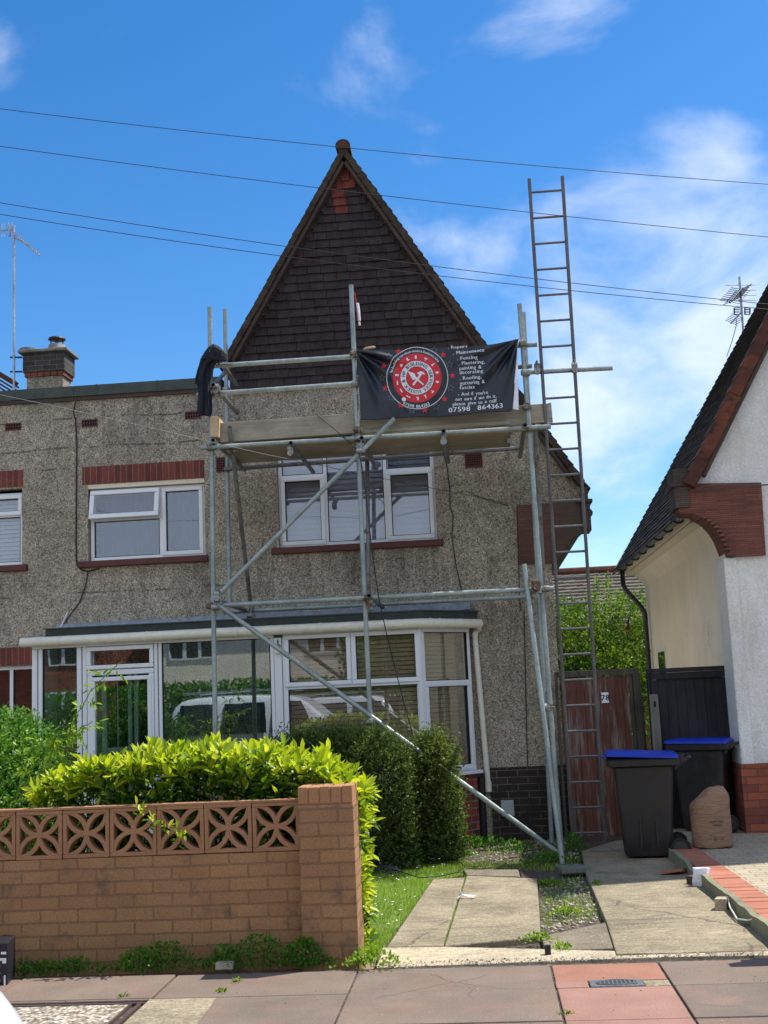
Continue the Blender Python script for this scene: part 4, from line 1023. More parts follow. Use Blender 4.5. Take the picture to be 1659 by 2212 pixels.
for x, a_, b_ in ((4, 482, 512), (9, 481, 512), (19, 480, 510), (26, 480, 500)): mb.tube(P(x, a_, YA), P(x, b_, YA), .006, 5)
mb.tube(P(21, 486, YA), P(21, 510, YA), .028, 6); mb.build('radio_dipole', 'alu', an)
mb = MB()
for y in (772, 803): mb.beam(P(22, y, YA), P(48, y, YA+.02), .03, .02)
mb.build('wall_bracket', 'wire', an)
# red roof corner beyond
rr = thing('red_tiled_roof', 'corner of a red clay tiled roof behind the flat parapet at the left edge', 'roof', (P(0, 830, 19).x, 19, 5))
a, b = P(-120, 740, 19), P(38, 836, 19)
mb = MB(); 
for i in range(14):
    o = i*.12; mb.beam((a.x-.0, 19+o*.9, a.z-o*.55), (b.x+.0, 19+o*.9, b.z-o*.55), .13, .03)
mb.build('tiles', 'red_tile', rr); MB().beam((a.x, 18.95, a.z+.04), (b.x, 18.95, b.z+.04), .12, .07).build('verge', 'verge_red', rr)

# ================================================================== NEIGHBOUR on the right
YN = 12.15; NX = 2.53; NE = 2.10; NB = 18.05
nb = thing('white_roughcast_house', 'white roughcast house with brick plinth and steep dark roof at the right edge', 'house', (4.7, YN, 0))
NAX, NAZ = 5.3, 8.95; NK = (8.95-3.56)/(5.3-2.19)
hn = lambda x: NAZ-NK*abs(x-NAX)
mb = MB(); z0 = Z_(1630, 1649, YN)
wall_mesh(mb, [(NX, z0), (9, z0), (9, hn(9)), (NAX, NAZ-.05), (NE+.1, hn(NE+.1)-.06), (NE+.1, 3.50), (2.88, 3.50), (2.88, 2.78), (NX, 2.78)], [], YN)
mb.build('wall', 'white_render', nb)
mb = MB().box(NX-.004, NX+.2, YN+.01, NB, -.1, 3.3)
mb.build('side_wall', 'cream_render', nb)
MB().box(NX-.03, NX+.10, YN-.03, YN+.42, -.1, 2.77).build('corner_pier', 'white_render', nb, bevel=.02)
MB().box(NX-.045, 9, YN-.05, YN+.35, -.12, z0).build('brick_plinth', 'nb_brick', nb)
mb = MB().box(NX+.2, 9, NB-.2, NB, 0, 3.2); mb.add([(NE, NB, 3.3), (9, NB, 3.3), (NAX, NB, 3.37+1.62*3.1-.15)], [(0, 1, 2)]); mb.build('rear_wall', 'white_render', nb)
# corbel with the curved soffit
pc = [P(x, y, YN-.06) for x, y in ((1468, 1107), (1500, 1109), (1513, 1116), (1530, 1128), (1545, 1144), (1556, 1162), (1564, 1182), (1572, 1203))]
poly = [(p.x, p.z) for p in pc]+[(P(1655, 1200, YN-.06).x, pc[-1].z-.0), (P(1645, 1045, YN-.06).x, 3.515), (pc[0].x-.012, 3.55)]
MB().prism(poly, YN-.055, YN+.30).build('tile_corbel', 'corbel_nb', nb)
mb = MB(); 
for i in range(len(pc)-3):
    a, b = pc[i+2], pc[i+3]; d = (b-a); k = max(1, int(d.length/.035))
    for j in range(k): q = a.lerp(b, (j+.5)/k); mb.obox((q.x+.02, YN+.08, q.z+.0), (.024, 0, 0), (0, .19, 0), (0, 0, .012))
mb.build('arch_tiles', 'corbel_nb', nb)
mb = MB().box(pc[0].x-.035, pc[0].x+.10, YN-.085, YN+.30, 3.30, 3.515); mb.box(pc[0].x-.06, pc[0].x+.16, YN-.10, YN+.33, 3.518, 3.555); mb.box(pc[0].x-.04, pc[0].x+.12, YN-.09, YN+.3, 3.557, 3.70)
mb.build('kneeler', 'corbel_grey', nb)
verge(nb, NAX, NAZ+.06, NK, -1, NAX-2.22, YN-.16, YN+.04, 'verge_red', wid=.135, step=.15, th=.03)
slope(nb, 'roof_slope', NAX, 3.37+1.62*(NAX-2.2), 1.62, -1, NAX-2.13, YN+.05, NB+.06, 'slate_dark', gauge=.10, wid=.28, off=.02)
slope(nb, 'roof_slope', NAX, 3.37+1.62*(NAX-2.2), 1.62, 1, 3.4, YN+.05, NB+.15, 'slate_dark', gauge=.3, wid=1.0, off=.07)
ze = 3.30; gx = 2.175
mb = MB()
rows_ = []
for y in (YN+.25, NB+.1): rows_.append([(gx+.052*math.cos(a*PI/8), y, ze-.02+.052*math.sin(a*PI/8)) for a in range(8, 17)]+[(gx+.045*math.cos(a*PI/8), y, ze-.02+.045*math.sin(a*PI/8)) for a in range(16, 7, -1)])
mb.loft(rows_); y = YN+.5
mb.build('gutter', 'iron', nb)
while y < NB: MB().poly([(gx+.066*math.cos(a*PI/8), y, ze-.02+.06*math.sin(a*PI/8)) for a in range(8, 17)]+[(gx+.1, y, ze+.0)], .012, 5).build('gutter_bracket', 'black_plastic', nb); y += .72
mb = MB().box(gx+.055, gx+.085, YN+.31, NB, 3.20, 3.36); mb.box(gx+.086, NX+.0, YN+.31, NB, 3.17, 3.19); mb.build('eaves_boarding', 'soffit', nb)
mb = MB().prism([(NX-.14, 3.168), (NX-.004, 3.168), (NX-.004, 3.0)], YN+.31, NB-.002); mb.build('cove', 'cream_render', nb)
yb_ = NB-.25
dp = [(gx, yb_, ze-.07), (gx, yb_, ze-.28), (gx+.03, yb_, ze-.36), (NX-.12, yb_, ze-.62), (NX-.07, yb_, ze-.72), (NX-.07, yb_, 0)]
mb = MB().poly(dp, .036, 10); mb.tube((NX-.07, yb_, 2.0), (NX-.07, yb_, 2.04), .045, 10); mb.build('downpipe', 'black_plastic', nb, smooth=True)
def sidep(x, y, X): d = _ray(x, y); return Vector((0, 0, EYE))+d*(X/d.x)
q0, q1 = sidep(1420, 1410, NX-.01), sidep(1441, 1455, NX-.01)
mb = MB(); mb.box(NX-.012, NX+.02, q1.y-.0, q0.y+.0, q1.z-.7, q0.z+.05); mb.build('side_window_frame', 'upvc', nb); MB().box(NX-.016, NX-.0125, q1.y+.07, q0.y-.07, q1.z-.64, q0.z).build('side_pane', 'car_glass', nb)
q = sidep(1529, 1370, NX-.01); MB().box(NX-.02, NX, q.y-.05, q.y+.06, q.z-.14, q.z+.14).build('side_vent', 'soffit', nb)
cw = [P(x, y, YN-.11) for x, y in ((1481, 1033), (1487, 1036), (1493, 1048), (1505, 1056), (1520, 1057), (1600, 1050), (1659, 1047), (1700, 1045))]
MB().poly(cw, .007, 6).build('cable', 'wire_pale', nb)
# aerial cluster on the far roof
ya = NB+.6; na = thing('roof_aerial_cluster', 'cluster of television aerials behind the dark roof at the right', 'aerial', P(1607, 720, ya))
MB().tube(P(1597, 598, ya), P(1610, 780, ya), .018, 8).build('mast', 'alu', na)
mb = MB()
for x0_, x1_, y_ in ((1568, 1632, 616), (1604, 1633, 627), (1604, 1634, 638), (1590, 1633, 649)): mb.tube(P(x0_, y_, ya), P(x1_, y_-.5, ya), .008, 5)
mb.build('band_aerial', 'alu', na)
mb = MB(); a, b = P(1604, 622, ya), P(1577, 654, ya-.6); mb.tube(a, b, .014, 6)
for i in range(8):
    c_ = a.lerp(b, .1+i*.12)
    for s_ in (-1, 1): mb.tube(c_, c_+Vector((s_*.17, -.03, s_*.02+.05)), .006, 5); mb.tube(c_, c_+Vector((s_*.13, -.03, -.05)), .005, 5)
mb.build('wide_aerial', 'wire', na)
mb = MB()
for x_ in (1586, 1601, 1609, 1620): mb.tube(P(x_, 665, ya), P(x_, 679, ya), .012, 5)
for y_ in (665, 669, 674, 679): mb.tube(P(1586, y_, ya), P(1598, y_, ya), .009, 5); mb.tube(P(1608, y_, ya), P(1620, y_, ya), .009, 5)
a, b = P(1598, 678, ya), P(1579, 698, ya-.4); mb.tube(a, b, .013, 6)
for i in range(6): c_ = a.lerp(b, .25+i*.14); mb.tube(c_+Vector((-.09, 0, .05)), c_+Vector((.09, 0, -.05)), .005, 5)
mb.build('grid_aerial', 'wire', na)
MB().poly([P(1591, 690, ya), P(1590, 705, ya), P(1582, 735, ya), P(1570, 770, ya)], .006, 5).build('feed_cable', 'wire', na)

# ================================================================== SCAFFOLD
YS, YI = 11.65, 13.0
scf = thing('scaffold', 'galvanised tube scaffold standing against the pebbledash gable', 'scaffold', (-1, 12.3, -.05))
def tube(name, p0, p1, mat='galv', label=None, open_end=True):
    o = MB().pipe(p0, p1).build(name, mat, scf, smooth=True)
    p0, p1 = Vector(p0), Vector(p1); d = (p1-p0).normalized()
    MB().tube(p0+d*.03, p1-d*.03, .0195, 10).build('dark_plug', 'black', o)  # black plug stands in for the shade inside the tube
    if label: o['label'] = label
    return o
def coupler(p, ax='z', other='x', mat='coupler'):
    """double coupler: band round a tube plus a bolted swivel flap"""
    p = Vector(p); V = {'x': Vector((1, 0, 0)), 'y': Vector((0, 1, 0)), 'z': Vector((0, 0, 1))}; a = V[ax]; b = V[other]; c = a.cross(b)
    mb = MB(); mb.tube(p-a*.028, p+a*.028, .033, 10); mb.tube(p-b*.028-c*.045, p+b*.028-c*.045, .033, 10)
    mb.obox(p-c*.02+b*.035, b*.010, c*.03, a*.02); mb.tube(p+b*.035-c*.03, p+b*.035+c*.06, .008, 6); mb.tube(p+b*.035+c*.045, p+b*.035+c*.06, .015, 6)
    mb.tube(p-b*.035-c*.06, p-b*.035+c*.055, .008, 6)
    return mb.build('coupler', mat, scf)
Pv = lambda x, y, Y: P(x, y, Y)
zL = 2.506; zU = 4.118; zM = 4.69; zT = 5.0
# standards
F1 = (-2.63, YS); F2 = (-1.113, YS)
tube('standard', (-2.66, YS, -.05), (-2.607, YS, 5.62)); tube('standard', (-1.105, YS, -.05), (-1.121, YS, 5.75))
f3b, f3t = P(1214, 1853, 11.70), P(1122, 657, YS)
tube('standard', f3b, f3t)
tube('standard', P(496, 1305, YI), P(486, 668, YI)); tube('standard', P(797, 1335, YI), P(793, 980, YI), 'galv_old')
tube('standard', P(1192, 1822, YI), P(1131, 675, YI))
tube('puncheon', P(1177, 1318, 12.5), P(1154, 883, 11.95), 'galv_old'); tube('puncheon', P(543, 1318, 13.02), P(496, 922, 11.59), 'galv_old')
tube('puncheon', P(543, 1305, YI-.1), P(540, 1345, YI-.1), 'galv_old')
# ledgers
yl = YS+.05
tube('ledger', (-2.62, yl-.1, zL), (P(1197, 1272, yl-.1).x, yl-.1, zL)); tube('ledger', P(484, 1322, YI-.05), P(1152, 1288, YI-.05))
tube('ledger', (-2.72, yl-.1, zU), (P(1190, 925, yl-.1).x, yl-.1, zU)); tube('ledger', P(484, 1014, YI-.05), P(1132, 967, YI-.05), 'galv_old')
# guard rails
tube('guard_rail', (-2.60, yl, zT), (P(1160, 742, yl).x, yl, zT)); tube('guard_rail', P(425, 853, yl), P(775, 828, yl))
tube('guard_rail', P(1125, 805, yl), P(1323, 795, yl)); tube('guard_rail', P(770, 829, yl+.01)+Vector((0,0,.06)), P(1150, 803, yl+.01)+Vector((0,0,.06)), 'galv_old')
tube('end_rail', P(457, 757, YS-.16), P(511, 830, YS+1.15), 'galv_old'); tube('end_rail', P(460, 831, YS-.16), P(513, 893, YS+1.1), 'galv_old')
tube('end_rail', P(463, 832, YS+.9), P(497, 790, YI-.06), 'galv_old')
# transoms, ends towards the viewer
for x, y, lab in ((460, 951, None), (628, 957, None), (781, 946, None), (958, 931, None), (1134, 918, None)):
    a = P(x, y, YS-.15); tube('transom', a, (a.x-.0, YI+.12, a.z+.0), 'galv_old')
for x, y in ((467, 1297), (797, 1287), (1155, 1264)):
    a = P(x, y, YS-.15); tube('transom', a, (a.x, YI+.10, a.z), 'galv_old')
# braces
tube('brace', P(461, 1296, YS-.08), P(852, 904, YS-.08)); tube('brace', P(465, 1302, YS-.10), P(1205, 1842, YS-.02))
tube('raker', P(1132, 1219, YS-.08), P(1215, 1866, 11.28))
for p, a, b in (((-2.66, yl-.05, zL), 'z', 'x'), ((-1.11, yl-.05, zL), 'z', 'x'), ((P(1178, 1262, YS).x, yl-.05, zL), 'z', 'x'), ((-2.63, yl-.05, zU), 'z', 'x'), ((-1.115, yl-.05, zU), 'z', 'x'),
                ((P(1142, 925, YS).x, yl-.05, zU), 'z', 'x'), ((-2.615, YS, zM), 'z', 'x'), ((-1.118, YS, zM), 'z', 'x'), ((-2.61, YS, zT), 'z', 'x'), ((-1.12, YS, zT), 'z', 'x'),
                ((P(1129, 745, YS).x, YS, zT), 'z', 'x'), ((P(1135, 803, YS).x, YS, zM), 'z', 'x'), ((P(1137, 880, YS).x, YS, P(1137, 880, YS).z), 'z', 'x'), ((-1.116, YS, P(775, 930, YS).z), 'z', 'x'),
                (P(1175, 1527, 11.5), 'z', 'x'), (P(1184, 1528, 11.68), 'z', 'y'), (P(628, 970, YS-.06), 'x', 'y'), (P(958, 945, YS-.06), 'x', 'y'), (P(781, 962, YS-.06), 'x', 'y'), (P(799, 1300, YS-.06), 'x', 'y'),
                (P(1157, 1275, YS-.06), 'x', 'y'), (P(778, 975, YS-.10), 'z', 'x'), (P(800, 1559, YS-.08), 'z', 'x'), (P(500, 975, 11.7), 'z', 'x'), (P(466, 1312, YS-.07), 'z', 'x'), (P(469, 1292, YS-.12), 'y', 'x'),
                (P(1162, 925, 12.0), 'z', 'x'), (P(1158, 1268, YS-.12), 'y', 'x'), (P(490, 845, 12.3), 'z', 'x'), (P(465, 775, YS-.05), 'y', 'x'), (P(467, 845, YS-.05), 'y', 'x'), (P(1160, 792, YS-.02), 'x', 'y'), (P(1241, 790, YS-.02), 'x', 'y'),
                (P(541, 1330, YI-.1), 'z', 'x'), (P(801, 975, YI), 'z', 'x'), (P(961, 957, YI-.1), 'x', 'y')):
    coupler(p, a, b)
tag(MB().box(f3b.x-.13, f3b.x+.13, f3b.y-.10, f3b.y+.12, f3b.z-.012, f3b.z-.002).build('base_plate', 'board', scf), None)

# decking boards and toe boards: each one can be lifted off
def board(p0, p1, w, h, label, up=(0, 0, 1), mat='board', name='scaffold_board', group='scaffold boards of the deck'):
    mb = MB().beam(p0, p1, w, h, up); o = solo(name, mb, mat, label, 'board', group, bevel=.004)
    p0, p1 = Vector(p0), Vector(p1); d = (p1-p0).normalized()
    if (p1-p0).length > 1.5:
        for q, s_ in ((p0, 1), (p1, -1)): MB().beam(q-d*.001*s_, q+d*.028*s_, w+.003, h+.003, up).build('end_band', 'coupler', o)
    return o
zd = 4.192
xl, xr = P(478, 950, YS).x, P(1182, 905, YS).x
names = ['deck board nearest the viewer, just behind the front toe board', 'second deck board from the front, seen from below', 'middle deck board of the platform, seen from below', 'second deck board from the wall, seen from below', 'deck board nearest the pebbledash wall, seen from below']
for k in range(5):
    y = YS+.17+k*.232; board((xl-.06+random.uniform(-.04, .03), y, zd+.02), (xr-.35+random.uniform(-.05, .03), y, zd+.02), .222, .038, names[k])
z0 = (P(600, 947, YS+.06).z+P(600, 904, YS+.06).z)/2
tb = (P(500, 940, YS+.06).z+P(500, 916, YS+.06).z)/2
def toe(x0, y0t, y0b, x1, y1t, y1b, label, mat, Y, g='toe boards along the front edge', th=.038):
    a = (P(x0, y0t, Y)+P(x0, y0b, Y))/2; b = (P(x1, y1t, Y)+P(x1, y1b, Y))/2; h = (P(x0, y0t, Y)-P(x0, y0b, Y)).z*.5+(P(x1, y1t, Y)-P(x1, y1b, Y)).z*.5
    return board(a, b, th, h, label, mat=mat, group=g)
toe(476, 915, 956, 775, 892, 936, 'weathered grey toe board along the left half of the platform front', 'board', YS+.06)
toe(760, 905, 944, 1192, 871, 912, 'long pale toe board running under the banner and out past the right standard', 'board', YS+.10)
for k in range(4):
    a = P(461+k*4, 925, YS+.02+k*.0); q0 = Vector((a.x, YS-.06, a.z)); board(q0, q0+Vector((-.02, 1.25, .01)), .03 if k < 3 else .02, .215, ['outermost of the board ends stacked on edge at the left end', 'second board end from the left, on edge', 'third board end from the left, on edge', 'board end next to the front toe board, on edge'][k], mat='board_end', name='toe_board', group='boards on edge at the left end')
# underside clutter: second layer front board edge
toe(505, 960, 968, 1150, 922, 930, 'narrow packing board under the front toe boards', 'board_end', YS+.11, 'packing boards', .05)

# sole boards under the feet
q = P(1238, 1882, 11.0); g = G(1238, 1886, -.03)
solo('sole_board', MB().obox((g.x, g.y+.12, -.012), (.12, .012, 0), (-.025, .10, 0), (0, 0, .022)), 'wood_grey', 'short wooden pad on the ground under the foot of the raking tube', 'board', bevel=.004)
bpy.context.view_layer.update()

# ================================================================== LADDER
lb0, lb1 = G(1240, 1828, -.05), G(1308, 1826, -.05)
t0, t1 = P(1143, 386, 11.33), P(1215, 386, 11.33)
mL, mR = P(1166, 792, 11.78), P(1241, 790, 11.78)
lad = thing('ladder', 'tall galvanised pole ladder leaning beside the right scaffold standard', 'ladder', (lb0+lb1)/2)
lb1 = Vector((lb1.x, lb0.y, lb0.z)); t1 = Vector((t1.x, t0.y, t0.z))
for a, b in ((lb0, t0), (lb1, t1)): MB().pipe(a, b, .0175, .003).build('stile', 'ladder', lad, smooth=True)
fr = lambda y: None
rung_y = [417-4, 474, 529, 585, 640, 697, 752, 809, 863, 918, 973, 1028, 1084, 1139, 1195, 1248, 1303, 1358, 1413, 1469, 1524, 1579, 1635, 1690, 1746, 1801]
n = len(rung_y); L0 = (t0-lb0)
def at_row(y):
    lo, hi = 0., 1.
    for _ in range(30):
        m = (lo+hi)/2; p = lb0+L0*m; q = p-Vector((0, 0, EYE)); yy = 1106-FPX*(q.dot(CU))/(q.dot(CF))
        if yy > y: lo = m
        else: hi = m
    return (lo+hi)/2
s_first, s_last = at_row(1800), at_row(416)
for i in range(n):
    s_ = s_first+(s_last-s_first)*i/(n-1); a = lb0.lerp(t0, s_); b = lb1.lerp(t1, s_)
    MB().tube(a-Vector((.012, 0, 0)), b+Vector((.012, 0, 0)), .0125, 8).build('rung', 'ladder', lad, smooth=True)

# ================================================================== BANNER
YB = YS-.06
def bpt(cx, cy, lift=0):
    """banner crop coordinates -> point on the hanging sheet"""
    x = (1380+cx/2.37)/1.823; y = (1320+cy/2.37)/1.823; p = P(x, y, YB)
    u = (cx-60)/1500; v = (cy-150+u*75)/640
    def crease(x0, y0, x1, y1, w, amp):
        d = Vector((x1-x0, y1-y0)); L_ = d.length; d /= L_; q = Vector((cx-x0, cy-y0)); t = q.dot(d)/L_; s = q.x*d.y-q.y*d.x
        if t < -.05 or t > 1.2: return 0
        k = max(0, 1-abs(t-.35)/.85); ww = w*(.25+t)
        return amp*k*math.exp(-(s/ww)**2)
    dy = .014*math.sin(u*9+1)*math.sin(min(max(v, 0), 1)*PI)+.006*math.sin(u*31+v*5)+.02*v*math.sin(u*5)
    dy -= crease(60, 150, 560, 260, 40, .05); dy -= crease(60, 160, 420, 420, 34, .045); dy += crease(60, 160, 480, 330, 30, .03); dy -= crease(60, 170, 300, 700, 40, .04); dy += crease(60, 170, 360, 560, 34, .03)
    dy -= crease(1560, 40, 1150, 480, 40, .045); dy += crease(1560, 50, 1230, 560, 34, .03); dy -= crease(1560, 60, 1400, 600, 34, .035); dy += crease(1560, 60, 1480, 560, 24, .02); dy -= crease(1560, 40, 1000, 240, 30, .03)
    dy -= .006*math.sin(cx/22.)*max(0, min(1, (cy-520)/200))
    return (p.x, p.y+dy-lift*1.8-.02, p.z)
ban = thing('banner', 'black vinyl banner with a round red and white emblem tied to the guard rail', 'banner', P(945, 895, YB))
nu, nv2 = 170, 68; V = []; 
def edges(u):
    top = 150-u*58-46*u**7+5*math.sin(u*PI); bot = 792-u*78+6*math.sin(u*14)+8*math.sin(u*PI)
    if u < .06: bot += (u)*0
    return top, bot
for j in range(nv2+1):
    for i in range(nu+1):
        u = i/nu; tp, bt = edges(u); v = j/nv2
        xL = 62+v*36; xR = 1566-v*62; V.append(bpt(xL+(xR-xL)*u, tp+(bt-tp)*v))
F = [(j*(nu+1)+i, j*(nu+1)+i+1, (j+1)*(nu+1)+i+1, (j+1)*(nu+1)+i) for j in range(nv2) for i in range(nu)]
sh = MB().add(V, F).build('sheet', 'banner', ban, smooth='full'); md = sh.modifiers.new('solid', 'SOLIDIFY'); md.thickness = .002; md.offset = 1
V = []
for j in range(21):
    v = j/20; a = bpt(1562-v*46, 80+v*618, .004); b = bpt(1566+v*4-10*(1-v), 95+v*610, .0); V += [(a[0], a[1], a[2]), (b[0], b[1]+.012, b[2])]
MB().add(V, [(2*j, 2*j+1, 2*j+3, 2*j+2) for j in range(20)]).build('folded_white_edge', 'ink_white', ban).modifiers.new('solid', 'SOLIDIFY').thickness = .002
def subdiv_print(name, V, F, mat, lift, parent=None, maxlen=26, label=None):
    """2-D shape in banner crop coordinates printed onto the sheet"""
    bm = bmesh.new(); vs = [bm.verts.new((x, y, 0)) for x, y in V]
    for f in F:
        try: bm.faces.new([vs[i] for i in f])
        except ValueError: pass
    for _ in range(4):
        es = [e for e in bm.edges if e.calc_length() > maxlen]
        if not es: break
        bmesh.ops.subdivide_edges(bm, edges=es, cuts=1, use_grid_fill=False)
        bmesh.ops.triangulate(bm, faces=[f for f in bm.faces if len(f.verts) > 4])
    mb = MB(); bm.verts.index_update(); mb.add([bpt(v.co.x, v.co.y, lift) for v in bm.verts], [tuple(v.index for v in f.verts) for f in bm.faces]); bm.free()
    o = mb.build(name, mat, parent or ban)
    if label: o['label'] = label
    return o
def disc(cx, cy, r0, r1, n=64, sx=1.0):
    V, F = [], []
    for i in range(n):
        a = 2*PI*i/n; V += [(cx+sx*r0*math.cos(a), cy+r0*math.sin(a)), (cx+sx*r1*math.cos(a), cy+r1*math.sin(a))]
    for i in range(n): j = (i+1) % n; F.append((2*i, 2*i+1, 2*j+1, 2*j))
    return V, F
CX, CY = 625, 405
em = subdiv_print('emblem', *disc(CX, CY, 1, 228), 'ink_red', .003)
subdiv_print('outline_ring', *disc(CX, CY, 282, 288), 'ink_white', .003, em)
subdiv_print('lettered_ring', *disc(CX, CY, 106, 155), 'ink_white', .005, em)
def place(V, cx, cy, ang=0): c, s_ = math.cos(R(ang)), math.sin(R(ang)); return [(cx+x*c-y*s_, cy-(y*c+x*s_)) for x, y in V]
def txt(name, T, cx, cy, mat, lift, parent, ang=0): return subdiv_print(name, place(T[0], cx, cy, ang), T[1], mat, lift, parent)
T = arc_text('HP BUILDING SERVICES SUSSEX & ', 44, 131, 176, True, .195); txt('ring_lettering', T, CX, CY, 'ink_dark', .0075, em)
T = arc_text('hp-building-services-sussex.business.site', 36, 252, 168, True, .085); txt('ring_lettering', T, CX, CY, 'ink_white', .004, em)
T = arc_text('07598 864363', 42, 262, 240, False, .10, inward=True); txt('ring_lettering', T, CX, CY, 'ink_white', .004, em)
Vp, Fp = disc(500, 602, 1, 20, 16); subdiv_print('telephone_mark', Vp, Fp, 'ink_white', .004, em)
# trowel and hammer
tv = [(-92, -62), (-30, -40), (-12, 5), (-44, 22), (-72, -20)]; subdiv_print('trowel_mark', [(CX+x+5, CY+y) for x, y in tv], [(0, 1, 2, 3, 4)], 'ink_white', .005, em)
tv = [(-22, 2), (-8, -8), (62, 60), (54, 70)]; subdiv_print('trowel_mark', [(CX+x, CY+y) for x, y in tv], [(0, 1, 2, 3)], 'ink_white', .005, em)
tv = [(-48, 62), (-30, 72), (46, -34), (32, -44)]; subdiv_print('hammer_mark', [(CX+x, CY+y) for x, y in tv], [(0, 1, 2, 3)], 'ink_white', .0055, em)
tv = [(-4, -44), (30, -62), (58, -54), (72, -34), (62, -28), (46, -40), (28, -36), (20, -26)]; subdiv_print('hammer_mark', [(CX+x, CY+y) for x, y in tv], [tuple(range(8))], 'ink_white', .0055, em)
icons = {'roof': [(-26, 8), (0, -22), (26, 8), (18, 8), (18, 22), (-18, 22), (-18, 8)], 'bar': [(-32, -8), (32, -8), (32, 8), (-32, 8)], 'saw': [(-30, -14), (26, -4), (34, 10), (-28, 12)], 'roller': [(-22, -18), (24, -18), (24, 0), (4, 0), (4, 24), (-6, 24), (-6, 0), (-22, 0)],
         'plank': [(-14, -24), (14, -24), (14, 24), (-14, 24)], 'brush': [(-6, -26), (6, -26), (8, 4), (18, 24), (-18, 24), (-8, 4)], 'dee': [(-16, -24), (4, -22), (20, 0), (4, 22), (-16, 24)], 'boot': [(-10, -24), (10, -24), (10, 6), (26, 14), (26, 24), (-14, 24)]}
for i, (k, a) in enumerate((('plank', 94), ('roller', 66), ('brush', 40), ('dee', 14), ('dee', -12), ('roller', -42), ('brush', -66), ('boot', -88), ('bar', -116), ('saw', -142), ('saw', -166), ('plank', 172), ('roof', 142), ('boot', 118))):
    t_ = R(a); ex, ey = CX+191*math.cos(t_), CY-191*math.sin(t_); V_ = icons[k]; rr_ = R(90-a)
    V_ = [(x*.64, y*.64) for x, y in V_]
    V_ = [(ex+x*math.cos(rr_)-y*math.sin(rr_), ey+x*math.sin(rr_)+y*math.cos(rr_)) for x, y in V_]
    subdiv_print('tool_mark', V_, [tuple(range(len(V_)))], 'ink_white', .0045, em)
def star(cx, cy, r, fill=True, w=.74):
    o = [(cx+(r if i % 2 == 0 else r*.42)*math.sin(i*PI/5), cy-(r if i % 2 == 0 else r*.42)*math.cos(i*PI/5)) for i in range(10)]
    if fill: return o+[(cx, cy)], [(i, (i+1) % 10, 10) for i in range(10)]
    inn = [(cx+(x-cx)*w, cy+(y-cy)*w) for x, y in o]; return o+inn, [(i, (i+1) % 10, (i+1) % 10+10, i+10) for i in range(10)]
for x, y in ((448, 158), (312, 292), (326, 494), (470, 656), (696, 702), (880, 598), (952, 380), (866, 190)): subdiv_print('red_star', *star(x, y, 33), 'ink_red', .003)
for x, y in ((362, 208), (297, 400), (382, 584), (577, 702), (803, 668), (936, 498), (926, 278), (782, 142)): subdiv_print('outline_star', *star(x, y, 36, False, .82), 'ink_grey', .003)
def fit(name, s, x, y, h, w, ang=4.5):
    """a line printed from (x, y) rising to the right, stretched to width w"""
    V_, F_, tw = line_text(s, h); k = w/tw; txt(name, ([(a*k, b) for a, b in V_], F_), x, y, 'ink_white', .003, None, ang)
for s, x, y, h, w in (('. Repairs', 912, 134, 38, 178), ('. Maintenance', 958, 186, 46, 292), ('. Fencing', 995, 240, 44, 192), ('. Plastering,', 1010, 284, 44, 244), ('painting &', 1018, 330, 46, 206), ('decorating', 1018, 370, 46, 220),
                      ('. Roofing,', 1020, 424, 46, 202), ('guttering &', 1024, 470, 46, 230), ('fascias', 1022, 512, 44, 136), ("- And if you're", 1004, 574, 46, 280), ('not sure if we do it,', 984, 620, 44, 380), ('please give us a call!', 956, 666, 46, 408), ('07598  864363', 918, 726, 62, 504)):
    fit('lettering', s, x, y, h, w)
mb = MB(); 
for x, y in ((60, 150), (1562, 50)):
    p = Vector(bpt(x, y)); mb.poly([p, p+Vector((-.03 if x < 500 else .03, -.03, .01)), p+Vector((-.06 if x < 500 else .08, .03, -.01))], .005, 5)
mb.build('tie', 'rope', ban)
# rag roll and trowel at the top left corner of the banner
q = P(795, 752, YS-.03); solo('wooden_handled_tool', MB().poly([q+Vector((-.05, 0, -.012)), q+Vector((-.02, 0, 0)), q+Vector((.06, 0, .006)), q+Vector((.075, 0, .004))], [.005, .014, .014, .008], 8), 'board_end', 'pale wooden tool handle resting on top of the banner corner', 'tool', smooth=True)
q = P(770, 655, YS-.04)
tt = thing('sealed_pouch', 'white pouch tied with red cord to the tall middle scaffold tube', 'pouch', P(773, 703, YS-.04))
MB().poly([P(772, 655, YS-.05), P(774, 672, YS-.05), P(776, 693, YS-.05)], [.016, .018, .015], 10).build('roll', 'ink_white', tt, smooth=True)
MB().poly([P(776, 693, YS-.05), P(777, 703, YS-.05)], .010, 8).build('stub', 'ink_white', tt)
MB().poly([P(766, 632, YS-.03), P(769, 650, YS-.05), P(771, 672, YS-.07), P(774, 692, YS-.07), P(779, 695, YS-.05)], .004, 5).build('cord', 'red_rope', tt)

